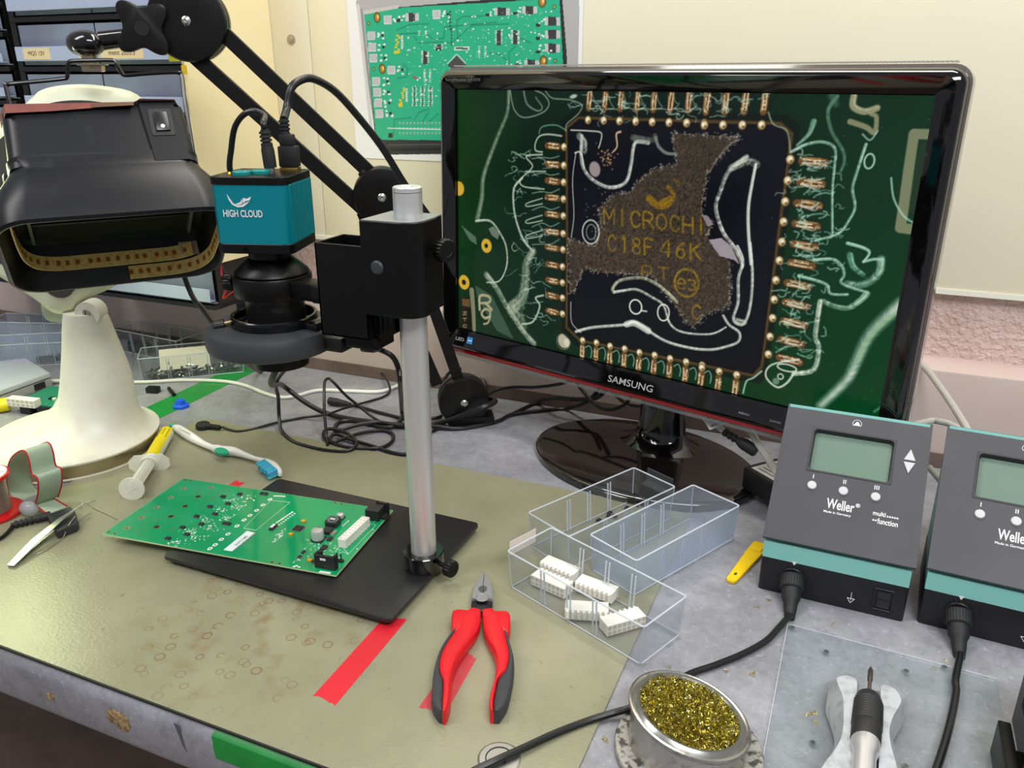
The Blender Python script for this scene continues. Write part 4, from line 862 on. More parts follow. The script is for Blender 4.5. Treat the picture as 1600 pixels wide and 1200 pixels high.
# ================================================================== circuit board on the baseplate
def p6(x, y): return (150 + x / 3.2, 700 + y / 3.2)
def p7(x, y): return (420 + x / 7.619, 760 + y / 7.619)
PZ = ZT + 0.0038
BL_, BR_, TR_, TL_ = [G(x, y, PZ) for x, y in ((162, 833), (525, 901), (614, 796), (285, 748))]
ux = ((BR_ - BL_) + (TR_ - TL_)).normalized(); uy = Vector((-ux.y, ux.x, 0))
bc = (BL_ + BR_ + TR_ + TL_) / 4
BW, BH = ((BR_ - BL_).length + (TR_ - TL_).length) / 2, ((TL_ - BL_).length + (TR_ - BR_).length) / 2
t = thing('circuit_board', 'large green circuit board with a white connector lying across the black baseplate', 'circuit board', (bc.x, bc.y, ZT))
BM = frame(bc, ux, (0, 0, 1))                 # board frame: x along the long side, y across, z up, origin on the board's upper face
BI = BM.inverted()
def B(px, py): q = BI @ G(px, py, PZ); return q.x, q.y
def soldermask():
    m, nt, b, N, mix, noise, rng, math_, tc = node_mat('green_solder_mask')
    c = mix(rng(noise(30, 4), 0.4, 0.7), rgb((4, 146, 90)), rgb((8, 156, 98)))
    nt.links.new(c, b.inputs['Base Color']); b.inputs['Roughness'].default_value = 0.12; b.inputs['Specular IOR Level'].default_value = 0.6
    return m
MASK = soldermask(); FR4 = mat('board_edge', (196, 214, 160), 0.6); SILK = mat('silkscreen_white', (226, 236, 226), 0.6); ICB = mat('chip_black', (36, 36, 38), 0.5); LEADS = mat('tinned_lead', (206, 206, 200), 0.3, 0.8)
TRACE = mat('dark_trace_green', (0, 108, 68), 0.2); HOLE = mat('hole_dark', (20, 26, 18), 0.8); GOLDP = mat('gold_pad', (170, 150, 70), 0.35, 0.6); VIA = mat('grey_hole_wall', (150, 150, 128), 0.5)
b = MB(); b.prism([(-BW / 2, -BH / 2), (BW / 2, -BH / 2), (BW / 2, BH / 2), (-BW / 2, BH / 2)], -0.0016, 0.0, 1, BM); b.v[-4:] = b.v[-4:]
b.prism([(-BW / 2 + 0.0002, -BH / 2 + 0.0002), (BW / 2 - 0.0002, -BH / 2 + 0.0002), (BW / 2 - 0.0002, BH / 2 - 0.0002), (-BW / 2 + 0.0002, BH / 2 - 0.0002)], -0.0001, 0.00004, 0, BM)
b.build('board', [MASK, FR4], t)
b = MB()
for x, y in ((0.13, 0.03), (0.135, -0.02), (0.12, 0.055), (0.10, -0.055), (0.02, 0.06), (0.03, -0.02), (0.005, 0.03), (0.06, 0.0)): b.cyl(BM @ Vector((x, y, -0.0038)), BM @ Vector((x, y, -0.0015)), 0.0006, 0.0012, n=8)
o = b.build('solder_joints', LEADS, t); o['kind'] = 'stuff'
def quad(b, cx, cy, w_, h, z=0.00008, mi=0, rot=0.0, th=0.00005):
    b.prism([(cx + x * math.cos(rot) - y * math.sin(rot), cy + x * math.sin(rot) + y * math.cos(rot)) for x, y in ((-w_ / 2, -h / 2), (w_ / 2, -h / 2), (w_ / 2, h / 2), (-w_ / 2, h / 2))], z - th, z, mi, BM)
# drilled holes, plated through-holes
b = MB()
for x, y, d in ((440, 203, 0), (575, 198, 0), (373, 248, 0), (510, 243, 1), (305, 297, 0), (445, 291, 1), (230, 348, 0), (375, 342, 1), (155, 400, 0), (303, 395, 1)):
    cx, cy = B(*p6(x, y)); b.prism(circ(0.0036, 22, cx, cy), 0, 0.0001, 2, BM); b.prism(circ(0.0031, 22, cx, cy), 0, 0.00014, 0 if d else 1, BM)
    if not d: b.prism(circ(0.0022, 16, cx - 0.0004, cy - 0.0003), 0, 0.00018, 3, BM)
for x, y in ((880, 571), (917, 577), (1195, 273), (1228, 281), (447, 160), (475, 163), (63, 420), (95, 427)):
    cx, cy = B(*p6(x, y)); b.prism(circ(0.0020, 16, cx, cy), 0, 0.0001, 2, BM); b.prism(circ(0.0013, 14, cx, cy), 0, 0.00014, 0, BM)
o = b.build('drilled_holes', [HOLE, VIA, GOLDP, mat('plate_seen_through_hole', (96, 90, 74), 0.6)], t); o['kind'] = 'stuff'
b = MB(); random.seed(4)
for x, y in ((640, 215), (655, 202), (577, 262), (590, 250), (523, 300), (537, 288), (310, 355), (295, 368), (370, 413), (387, 402), (205, 420), (220, 436), (500, 222), (517, 210), (610, 230)):
    cx, cy = B(*p6(x, y)); b.prism(circ(0.0013, 12, cx, cy), 0, 0.0001, 0, BM); b.prism(circ(0.0006, 10, cx, cy), 0, 0.00014, 1, BM)
o = b.build('vias', [GOLDP, HOLE], t); o['kind'] = 'stuff'
# silkscreen and pads
b = MB()
for x, y in ((870, 257), (835, 285), (803, 312), (770, 337), (740, 360), (705, 390), (660, 430), (627, 457), (596, 484), (570, 503)):
    cx, cy = B(*p6(x, y)); b.prism(rrect(0.0048, 0.0062, 0.0020, 4, cx, cy), 0, 0.0001, 0, BM); quad(b, cx, cy, 0.0016, 0.0026, 0.00014, 1)
q = [B(*p6(x, y)) for x, y in ((875, 262), (970, 272), (800, 412), (738, 402))]
for i in range(4): b.tube([BM @ Vector((*q[i], 0.0001)), BM @ Vector((*q[(i + 1) % 4], 0.0001))], 0.00022, 4, smooth=1)
for i in range(8): cx, cy = B(*p6(905 + i * 10.5, 372 - i * 7)); quad(b, cx, cy, 0.0022, 0.0052 if i > 2 else 0.003)
for i in range(9): cx, cy = B(*p6(905 + i * 11, 392 - i * 8)); quad(b, cx, cy, 0.003, 0.0014)
for x, y in ((905, 455), (920, 440), (935, 425), (905, 435), (940, 412), (893, 464), (1010, 560), (995, 565)):
    cx, cy = B(*p6(x, y))
    for k in range(5): quad(b, cx + random.uniform(-.002, .002), cy + random.uniform(-.003, .003), random.uniform(.0006, .002), random.uniform(.0006, .003))
for x, y in ((895, 240), (910, 240), (925, 241), (940, 242)): cx, cy = B(*p6(x, y)); b.prism(rrect(0.004, 0.0032, 0.0015, 3, cx, cy), 0, 0.0001, 0, BM); quad(b, cx, cy, 0.001, 0.0012, 0.00014, 1)
clusters = [(640, 245), (725, 233), (665, 281), (575, 297), (600, 333), (508, 345), (530, 383), (438, 400), (458, 435), (365, 456)]
for n_, (x, y) in enumerate(clusters):
    for k in range(26):
        cx, cy = B(*p6(x + 42 + random.gauss(0, 26), y + 16 + random.gauss(0, 9)))
        quad(b, cx, cy, random.choice((.0006, .0009, .0016)), random.choice((.0007, .0012, .0026)), rot=random.choice((0, 0, 0.6)))
for f, pts in ((p7, ((870, 780), (955, 800), (1275, 460), (1190, 440))), (p7, ((1240, 430), (1390, 345), (1310, 420))), (p7, ((800, 765), (855, 700), (945, 800)))):
    q = [B(*f(*p)) for p in pts]
    for i in range(len(q) - 1): b.tube([BM @ Vector((*q[i], 0.0001)), BM @ Vector((*q[i + 1], 0.0001))], 0.0002, 4, smooth=1)
for x, y in ((1240, 515), (1050, 745), (935, 805)): cx, cy = B(*p7(x, y)); quad(b, cx, cy, .0022, .0007); quad(b, cx, cy, .0007, .0022)
for i in range(5): cx, cy = B(*p7(615 + i * 27, 1015 + i * 4)); quad(b, cx, cy, .0024, .0034)
for i in range(70): cx, cy = B(*p7(random.uniform(420, 860), random.uniform(610, 880))); quad(b, cx, cy, random.choice((.0006, .0014)), random.choice((.0007, .0018)))
for x, y in ((300, 955), (330, 945), (360, 960)): cx, cy = B(*p7(x, y)); quad(b, cx, cy, .003, .0022)
for i in range(6): cx, cy = B(*p7(880 + i * 14, 470 - i * 12)); quad(b, cx, cy, .0012, .0016)
o = b.build('silkscreen_print', [SILK, TRACE], t); o['kind'] = 'stuff'
q = [B(*p6(x, y)) for x, y in ((755, 415), (797, 425), (680, 517), (637, 510))]
ST = mat('label_paper', (226, 238, 236), 0.6); b = MB(); b.prism(q[::-1], 0, 0.0002, 0, BM); o = b.build('paper_label', ST, t)
a0, a1 = Vector((*q[3], 0)), Vector((*q[0], 0)); dx = (a1 - a0).normalized(); LMx = BM @ frame(a1 - dx * 0.0015 + Vector((0.0105, 0, 0.0002)), -dx, (0, 0, 1))
label('label_lettering', 'ELECTSYS France', (a1 - a0).length * 0.9, 0.0038, LMx, mat('faded_print', (120, 126, 130), 0.7), o, 0.0001)
label('label_lettering', 'SMG SLAVE', (a1 - a0).length * 0.5, 0.0038, LMx @ Matrix.Translation(((a1 - a0).length * 0.2, -0.0056, 0)), MATS['faded_print'], o, 0.0001)
def chip(px, py, w_, h, z=0.0016, rot=0.0, pins='y', n=4, name='chip', pad=0.0014):
    """body w_ (board x) by h (board y) with rows of leads along the two sides named by pins"""
    cx, cy = B(px, py); M_ = BM @ Matrix.Translation((cx, cy, 0)) @ Matrix.Rotation(rot, 4, 'Z')
    b = MB(); b.bb((-w_ / 2, -h / 2, 0.0003), (w_ / 2, h / 2, z), 0, M_, bev=0.0002, seg=1)
    for ax in pins:
        L, W_ = (w_, h) if ax == 'y' else (h, w_)
        for s_ in (-1, 1):
            for i in range(n):
                u = -L / 2 + L * (i + 0.5) / n; c1 = (u, s_ * (W_ / 2 + pad / 2)) if ax == 'y' else (s_ * (W_ / 2 + pad / 2), u)
                d = (L / n * 0.45, pad, 0.0007); d = d if ax == 'y' else (d[1], d[0], d[2])
                b.box((c1[0], c1[1], 0.00045), d, 1, M_)
    return b.build(name, [ICB, LEADS], t)
for x, y in ((635, 246), (720, 234), (660, 281), (570, 296), (595, 333), (503, 345), (527, 383), (433, 400), (455, 435), (360, 455)): chip(*p6(x, y), 0.0058, 0.0044, 0.0020, n=4)
chip(*p6(653, 381), 0.0098, 0.0044, 0.0020, n=7); chip(*p6(840, 231), 0.0098, 0.0044, 0.0020, n=7)
c_ = chip(*p6(887, 400), 0.0052, 0.0112, 0.0022, pins='x', n=10); cx, cy = B(*p6(885, 397)); b = MB(); b.prism([(cx - .0017, cy - .004), (cx + .0017, cy - .004), (cx + .0017, cy + .004), (cx - .0017, cy + .004)], 0.0021, 0.00228, 0, BM); b.build('chip_label', ST, c_)
chip(*p6(1012, 405), 0.0105, 0.0105, 0.0018, pins='xy', n=11); chip(*p6(1170, 458), 0.0055, 0.0068, 0.0022, pins='x', n=4); chip(*p6(1140, 502), 0.0062, 0.0076, 0.0024, pins='x', n=4)
chip(*p6(1018, 547), 0.0038, 0.0048, 0.0015, pins='x', n=4); chip(*p6(1038, 523), 0.0038, 0.0048, 0.0015, pins='x', n=4); chip(*p6(1090, 572), 0.005, 0.004, 0.0018, n=5)
cx, cy = B(*p6(1160, 425)); b = MB(); b.bb((cx - .0055, cy - .0045, 0.0002), (cx + .0045, cy + .0055, .0046), 0, BM, bev=0.0003, seg=1); b.bb((cx + .0045, cy - .004, 0.0002), (cx + .0085, cy + .005, .0007), 1, BM)
for i in range(5): b.bb((cx + .0040, cy - .0036 + i * .0017, .0004), (cx + .0095, cy - .0027 + i * .0017, .0022 - i * 0.0), 1, BM)
b.build('power_transistor', [ICB, LEADS], t)
ORG_ = mat('orange_capacitor', (226, 158, 40), 0.5)
for f, x, y in ((p6, 1038, 371), (p6, 975, 436), (p6, 1070, 566)): cx, cy = B(*f(x, y)); b = MB(); b.bb((cx - .0026, cy - .0018, 0), (cx + .0026, cy + .0018, .0027), 0, BM, bev=0.0006); b.build('tantalum_capacitor', ORG_, t)
def canap(px, py, r, h):
    cx, cy = B(px, py); b = MB(); b.prism([(cx + x * r * 1.06, cy + y * r * 1.06) for x, y in ((-1, -.6), (-.6, -1), (1, -1), (1, 1), (-.6, 1), (-1, .6))], 0.0001, 0.0011, 1, BM)
    b.lathe([(r * .92, 0.0009), (r, 0.0016), (r, h - 0.0012), (r * .93, h - 0.0002), (r * .86, h), (0.00001, h)], BM @ Vector((cx, cy, 0)), n=36); b.prism([(cx + r * math.cos(R(a)) * .9, cy + r * math.sin(R(a)) * .9) for a in range(60, 131, 10)], h, h + .0001, 2, BM)
    b.build('electrolytic_capacitor', [mat('aluminium_can', (210, 210, 206), 0.35, 0.5), ICB, mat('dark_band', (50, 50, 54), 0.5)], t)
canap(*p7(588, 632), 0.0068, 0.0125); canap(*p7(855, 380), 0.0042, 0.0062)
cx, cy = B(*p7(768, 458)); b = MB(); b.prism(rrect(0.0155, 0.0155, 0.0035, 3, cx, cy), 0.0001, 0.0072, 0, BM, bev=0.0004, seg=1); b.prism(circ(0.0062, 28, cx, cy), 0.0071, 0.0075, 1, BM); b.prism(circ(0.0045, 24, cx, cy), 0.0074, 0.0079, 0, BM); o = b.build('inductor', [mat('ferrite_black', (34, 34, 36), 0.45), mat('grey_ferrite', (110, 118, 120), 0.5)], t)
b = MB(); b.prism([(cx - .0032, cy - .0018), (cx + .0032, cy - .0018), (cx + .0032, cy + .0018), (cx - .0032, cy + .0018)], 0.0079, 0.0080, 0, BM); b.build('value_print', mat('print_grey', (180, 196, 196), 0.6), o)
# white two-row connector
NYL = mat('white_nylon', (238, 234, 224), 0.45)
c0, c1 = Vector((*B(*p7(925, 748)), 0)), Vector((*B(*p7(1215, 470)), 0))
CL = (c1 - c0).length; dr = (c1 - c0).normalized()
def molex(b, M_, L, n, z0=0.0003, hgt=0.0108, wd=0.0098, mi=0, mi2=1):
    b.bb((0, -wd / 2, z0), (L, wd / 2, z0 + hgt), mi, M_, bev=0.0003, seg=1)
    for r in (-1, 1):
        for i in range(n):
            x = L * (i + 0.5) / n; b.bb((x - L / n * .34, r * wd * .24 - wd * .17, z0 + hgt - .0002), (x + L / n * .34, r * wd * .24 + wd * .17, z0 + hgt + .00006), mi2, M_)
    for i in range(n): x = L * (i + 0.5) / n; b.bb((x - L / n * .2, -wd / 2 - .0004, 0), (x + L / n * .2, -wd / 2 + .001, .0012), mi2, M_)
MXM = BM @ frame(c0 + Vector((-0.0055, 0.0005, 0)), dr, (0, 0, 1)); b = MB(); molex(b, MXM, CL, 9); b.build('white_connector', [NYL, mat('pin_hole_grey', (206, 202, 192), 0.6)], t)
# black jack, right-angle header, pin headers
cx, cy = B(*p7(1268, 395)); b = MB(); b.bb((cx - .0105, cy - .004, 0), (cx + .0065, cy + .0135, .0135), 0, BM, bev=0.0003, seg=1); b.bb((cx + .0055, cy - .002, .002), (cx + .0068, cy + .011, .011), 1, BM); b.bb((cx - .004, cy + .0135, 0), (cx + .0115, cy + .015, .0150), 0, BM); b.bb((cx + .0065, cy + .002, 0), (cx + .0115, cy + .0145, .003), 0, BM); b.bb((cx + .0100, cy + .0125, 0), (cx + .0115, cy + .0145, .0165), 0, BM); b.bb((cx - .0035, cy + .0125, .01), (cx - .002, cy + .0145, .0170), 0, BM); b.build('black_jack', [ICB, HOLE], t)
cx, cy = B(*p7(680, 985)); b = MB(); b.bb((cx - .0125, cy - .0008, 0.0001), (cx + .0115, cy + .0012, .0165), 0, BM, bev=0.0003, seg=1); b.bb((cx - .0125, cy, .0), (cx - .0095, cy + .006, .0165), 0, BM); b.bb((cx + .0085, cy, 0), (cx + .0115, cy + .006, .0165), 0, BM); b.bb((cx - .0125, cy, 0), (cx + .0115, cy + .006, .005), 0, BM); b.cyl(BM @ Vector((cx - .007, cy + .004, 0)), BM @ Vector((cx - .007, cy + .004, .0185)), .0026, n=16)
o = b.build('black_header', ICB, t); b = MB(); b.bb((cx - .0055, cy - .0010, .0105), (cx + .001, cy - .0007, .0130), 0, BM); b.build('white_mark', WHT, o)
cx, cy = B(*p7(842, 895)); b = MB(); b.bb((cx - .0046, cy - .0018, 0), (cx + .0046, cy + .0018, .0026), 0, BM); o = b.build('pin_header', ICB, t)
for x in (-.0022, .0022): b = MB(); b.bb((cx + x - .0005, cy - .0005, .002), (cx + x + .0005, cy + .0005, .0105), 0, BM); b.build('pin', mat('dark_pin', (70, 70, 66), 0.3, 0.8), o)
# ================================================================== trays, connectors, tools on the right
def p5(x, y): return (780 + x / 3.6375, 720 + y / 3.6375)
def tray_mesh(name, m, me_, L=0.172, W=0.065, H=0.0435, rim=0.0018, ribs=(0.27, 0.47, 0.66), slot=True):
    """open clear drawer: floor, four slightly leaning walls, divider ribs, a lip; origin at the floor's centre"""
    b = MB(); th = 0.0014; k = 0.0025
    def wall(p, q, p2, q2, out):
        v = [Vector(x) for x in (p, q, q2, p2)]; o = Vector(out) * th
        b.add(v + [x - o for x in v], [(0, 1, 2, 3), (7, 6, 5, 4), (0, 4, 5, 1), (1, 5, 6, 2), (2, 6, 7, 3), (3, 7, 4, 0)])
    l, w_ = L / 2, W / 2
    b.bb((-l + k, -w_ + k, 0.0), (l - k, w_ - k, th))
    for s_ in (-1, 1):
        wall((-l + k, s_ * (w_ - k), 0), (l - k, s_ * (w_ - k), 0), (-l, s_ * w_, H), (l, s_ * w_, H), (0, s_, 0))
        wall((s_ * (l - k), -w_ + k, 0), (s_ * (l - k), w_ - k, 0), (s_ * l, -w_, H), (s_ * l, w_, H), (s_, 0, 0))
    t = b.build(name, m)
    r_ = MB()
    ringp_ = [Vector((x, y, H)) for x, y in rrect(L + 0.0004, W + 0.0004, 0.003, 3)]
    r_.tube(ringp_, 0.00085, 6, smooth=1, closed=True); r_.tube([Vector((x, y, 0.0008)) for x, y in rrect(L - 2 * k, W - 2 * k, 0.003, 3)], 0.0006, 6, smooth=1, closed=True)
    for sx in (-1, 1):
        for sy in (-1, 1): r_.tube([(sx * (l - k - .0005), sy * (w_ - k - .0005), 0.001), (sx * (l - .0005), sy * (w_ - .0005), H)], 0.0006, 6, smooth=1)
    e = r_.build('rim', me_, t)
    for f in ribs:
        for s_ in (-1, 1):
            b = MB()
            for dx in (-0.0022, 0.0022):
                x = -l + L * f + dx; b.add([(x - .0005, s_ * (w_ - k - th), 0.001), (x + .0005, s_ * (w_ - k - th), 0.001), (x + .0005, s_ * (w_ - th - .0006), H - .004), (x - .0005, s_ * (w_ - th - .0006), H - .004),
                                                (x - .0005, s_ * (w_ - k - th - .0016), 0.001), (x + .0005, s_ * (w_ - k - th - .0016), 0.001), (x + .0005, s_ * (w_ - th - .0022), H - .004), (x - .0005, s_ * (w_ - th - .0022), H - .004)],
                                               [(0, 1, 2, 3), (7, 6, 5, 4), (0, 4, 5, 1), (1, 5, 6, 2), (2, 6, 7, 3), (3, 7, 4, 0)])
            b.build('divider_rib', me_, t)
    if slot:
        b = MB(); b.bb((-l - 0.012, -w_ * .62, H - 0.016), (-l - 0.0107, w_ * .62, H + 0.001)); b.bb((-l - 0.012, -w_ * .62, H - 0.017), (-l, w_ * .62, H - 0.0158)); b.tube([(-l - .0113, -w_ * .62, H + .001), (-l - .0113, w_ * .62, H + .001)], 0.0008, 6, smooth=1); b.build('label_holder', m, t)
    return t
CLR = clear('clear_polystyrene', (249, 250, 251), 0.03, 0.2, 0.05); FROST = clear('frosted_polypropylene', (240, 244, 250), 0.15, 0.18, 0.18); RIM = clear('clear_rim', (250, 252, 253), 0.62, 0.3, 0.12)
tray3 = tray_mesh('clear_tray', CLR, RIM); tray1 = copy_tree(tray3); tray2 = tray_mesh('frosted_tray', FROST, clear('frosted_rim', (236, 242, 250), 0.75, 0.4, 0.2), slot=False)
tag(tray3, 'clear plastic tray nearest the pliers, holding white connectors', 'tray', 'parts trays on the bench'); tag(tray1, 'clear plastic tray holding a few black chips, just in front of the monitor foot', 'tray', 'parts trays on the bench'); tag(tray2, 'empty milky plastic tray between the clear chip tray and the yellow tool', 'tray', 'parts trays on the bench')
def place(o, a, b_, c, d, z=0.0004):
    """put a tray's long axis along the middle of the four rim corners a-b (one short side) and d-c (the other)"""
    m1 = (Vector(a) + Vector(b_)) / 2; m2 = (Vector(c) + Vector(d)) / 2; ctr = (m1 + m2) / 2; v = m2 - m1
    o.location = (ctr.x, ctr.y, z); o.rotation_euler = (0, 0, math.atan2(v.y, v.x))
ZR = 0.0435
place(tray3, G(*p5(50, 520), ZR), G(*p5(285, 390), ZR), G(*p5(1075, 785), ZR), G(*p5(820, 960), ZR), 0.0022)
place(tray1, G(*p5(985, 160), ZR), G(*p5(760, 55), ZR), G(*p5(175, 300), ZR), G(*p5(410, 435), ZR), 0.0022)
place(tray2, G(*p5(510, 430), ZR), G(*p5(795, 575), ZR), G(*p5(1360, 265), ZR), G(*p5(1100, 150), ZR), 0.0022)
# paper slip in the front tray's label holder
b = MB(); b.bb((-0.086 - 0.0106, -0.0195, 0.0275), (-0.086 - 0.0101, 0.0195, 0.0440), bev=0.0001, seg=1); o = b.build('label_slip', mat('cream_label', (232, 220, 206), 0.6), tray3)
# white nylon connectors: two rows of square sockets on the mating face, pins behind
def connector(n=8, L=0.0420):
    b = MB(); wd, hg = 0.0160, 0.0118
    b.bb((0, 0, 0), (L, wd, hg), 0, None, bev=0.0003, seg=1)
    for r in range(2):
        for i in range(n):
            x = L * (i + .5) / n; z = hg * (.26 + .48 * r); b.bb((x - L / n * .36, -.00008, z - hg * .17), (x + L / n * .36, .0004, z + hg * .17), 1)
    for i in range(n):
        x = L * (i + .5) / n; b.bb((x - L / n * .22, wd - .0002, .003), (x + L / n * .22, wd + .0028, hg - .0004), 0, bev=0.0004, seg=1)
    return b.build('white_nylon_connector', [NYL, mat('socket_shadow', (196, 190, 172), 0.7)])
cons = [((150, 690), (398, 800), 0.0, 'white connector in the clear tray, sockets facing front, leftmost of five', 0), ((235, 590), (475, 690), 0.0, 'white connector in the clear tray, flat top up, nearest the label slip', PI),
        ((420, 700), (700, 800), 0.0, 'white connector in the middle of the clear tray, flat top up', PI), ((345, 850), (650, 870), 0.0, 'white connector in the clear tray lying with its row of prongs turned forward', PI), ((600, 1005), (845, 935), 0.0, 'white connector at the right end of the clear tray, sockets facing front', 0)]
c0_ = None
for i, (a, c, z, lb, flip) in enumerate(cons):
    o = connector() if c0_ is None else c0_.copy()
    if c0_ is None: c0_ = o
    else: col.objects.link(o)
    pa, pc = G(*p5(*a), 0.004), G(*p5(*c), 0.004); v = pc - pa; an = math.atan2(v.y, v.x); L = 0.0420
    m_ = (pa + pc) / 2
    if flip:
        an += PI; m_ = m_ + Vector((-v.y, v.x, 0)).normalized() * (0.006 if i < 3 else 0.002)
    o.rotation_euler = (0, 0, an); d = Vector((math.cos(an), math.sin(an), 0)) * (L / 2)
    o.location = (m_.x - d.x, m_.y - d.y, 0.0040)
    tag(o, lb, 'connector', 'white connectors in the clear tray')
cons_dy = [(0, 0), (0.004, 0.004), (0.004, 0.006), (0.002, 0.012), (0, 0)]
# small-outline chips in the back tray
def soic():
    b = MB(); b.bb((-.0032, -.0022, .0006), (.0032, .0022, .0022), 0, bev=.0002, seg=1)
    for s_ in (-1, 1):
        for i in range(4): b.box((-.0024 + i * .0016, s_ * .0027, .0005), (.0006, .0014, .0006), 1)
    return b.build('loose_chip', [ICB, LEADS])
c0_ = None; random.seed(11)
for i, (x, y) in enumerate(((565, 340), (622, 312), (655, 318), (628, 298), (725, 270), (785, 252))):
    o = soic() if c0_ is None else c0_.copy()
    if c0_ is None: c0_ = o
    else: col.objects.link(o)
    p = G(*p5(x, y), 0.004); o.location = (p.x, p.y, 0.0037); o.rotation_euler = (0, 0, random.uniform(0, 3))
    tag(o, 'tiny black eight-legged chip lying loose in the clear tray by the monitor foot', 'chip', 'loose chips in the tray')
# ---- yellow plastic tool beside the left station
YEL = mat('yellow_plastic', (238, 196, 12), 0.4)
a, c = Vector((-0.0795, 0.7590, 0)), Vector((-0.0585, 0.8480, 0)); v = (c - a).normalized()
T = frame(a + Vector((0, 0, 0.0003)), v, (0, 0, 1)); b = MB()
b.prism([(0, -.0035), (.003, -.0052), (.07, -.0085), (.088, -.009), (.091, -.0075), (.091, .0075), (.088, .009), (.07, .0085), (.003, .0052), (0, .0035)], 0, 0.004, 0, T, bev=0.0008)
t = b.build('yellow_tool', YEL, loc=a); tag(t, 'yellow plastic adjusting key lying on the bench against the left soldering station', 'tool')
b = MB(); b.prism(rrect(0.005, 0.0028, 0.001, 3, 0.0145, 0), 0.0039, 0.00415, 0, T); b.build('hanging_hole', mat('dark_olive_hole', (70, 64, 30), 0.8), t)
b = MB(); b.bb((0.070, -0.006, 0.0038), (0.086, 0.006, 0.0052), 0, T, bev=0.0006); b.build('raised_pad', YEL, t)
# ---- long-nose pliers
t = thing('long_nose_pliers', 'long-nose pliers with red and black handles lying open on the mat', 'pliers', (-0.285, 0.58, ZM))
pa, pb = G(757, 893, 0.006), G(752, 952, 0.008); ax = (G(750, 985, 0.008) - pa); ax.z = 0; Lj = ax.length; ax.normalize()
PT = frame(Vector((pa.x, pa.y, ZM)), ax, (0, 0, 1))         # x from the tip towards the pivot, y to the right as seen along it
CHR = mat('satin_chrome', (196, 197, 200), 0.36, 0.7)
def jaw(sd):
    o = [(0, .0003), (.004, .0022), (.018, .0070), (.036, .0118), (.052, .0135), (.058, .0125), (.058, .0003), (.052, .0003), (.0485, .0003), (.0475, .003), (.043, .0062), (.038, .0058), (.0345, .003), (.0335, .0003)]
    def prof(z0, z1, k): return [PT @ Vector((x, sd * (.0003 + (y - .0003) * k * .84), z1 * (0.35 + 0.65 * min(1, x / .045)) if z1 > 0 else 0.0005)) for x, y in o]
    b = MB(); b.loft([prof(0, 0, .9), prof(0, .0035, 1.0), prof(0, .0095, 1.0), prof(0, .0115, .86)]); return b.build('jaw', CHR, t)
jaw(1); jaw(-1)
b = MB(); b.lathe([(.0068, .0006), (.0068, .0014), (.0062, .0017), (.0054, .0017), (.0050, .0013), (.0001, .0013)], PT @ Vector((.0565, 0, .0105)), (0, 0, 1), 32); b.build('pivot_rivet', mat('dull_rivet', (150, 151, 154), 0.5, 0.6), t, smooth=20)
b = MB(); b.bb((.050, -.0105, .001), (.075, .0105, .0085), 0, PT, bev=.002); b.build('pivot_neck', mat('dark_steel_neck', (44, 44, 46), 0.4, 0.7), t)
REDH = mat('red_grip', (214, 22, 34), 0.42); GRYH = mat('charcoal_grip', (58, 58, 62), 0.6)
def zk(x, y): return G(640 + x / 4.615, 870 + y / 4.615, 0.012)
def ribbon(b, left, right, zb, zt_, rd, mi):
    """solid between two traced edges, rounded across"""
    rings = []
    for p, q in zip(left, right):
        p, q = Vector((p.x, p.y, 0)), Vector((q.x, q.y, 0)); c = (p + q) / 2; h = (q - p) / 2; r = []
        for k in range(14):
            a_ = 2 * PI * k / 14; cx_, sy_ = math.cos(a_), math.sin(a_)
            cx_ = math.copysign(abs(cx_) ** 0.6, cx_); sy_ = math.copysign(abs(sy_) ** 0.6, sy_)
            r.append(c + h * cx_ + Vector((0, 0, (zb + zt_) / 2 + sy_ * (zt_ - zb) / 2)))
        rings.append(r)
    b.loft(rings, mi)
def handle(edge, split, flange):
    """edge: (outer, inner) trace; split: where red meets charcoal"""
    L_ = [zk(*e[0]) for e in edge]; I_ = [zk(*e[1]) for e in edge]; S_ = [zk(*s_) for s_ in split]
    sm = lambda q: spline(q, 4)
    b = MB(); ribbon(b, sm(I_), sm(S_), 0.0005, 0.0165, 0.004, 0); h = b.build('red_handle', REDH, t)
    k = next(i for i in range(len(edge)) if (split[i][0] - edge[i][0][0]) ** 2 > 4)
    b = MB(); ribbon(b, sm([S_[i].lerp(I_[i], .12) for i in range(k - 1, len(edge))]), sm([L_[i] for i in range(k - 1, len(edge))]), 0.0005, 0.0162, 0.004, 0); b.build('charcoal_insert', GRYH, h)
    q = [zk(*p) for p in flange]; b = MB(); b.prism([(p.x, p.y) for p in q], 0.0025, 0.0158, bev=0.0028, seg=3); b.build('finger_guard', REDH, h)
handle([((345, 470), (512, 400)), ((322, 540), (512, 480)), ((265, 610), (480, 560)), ((218, 690), (400, 670)), ((190, 770), (345, 760)), ((170, 860), (312, 850)), ((160, 960), (300, 950)), ((160, 1060), (296, 1040)), ((200, 1128), (280, 1110)), ((232, 1136), (258, 1144))],
       [(345, 470), (322, 540), (272, 612), (222, 700), (205, 780), (212, 845), (238, 905), (238, 990), (232, 1070), (234, 1140)], [(302, 440), (310, 405), (345, 393), (420, 400), (450, 378), (512, 392), (515, 440), (420, 500), (360, 560), (305, 560), (300, 500)])
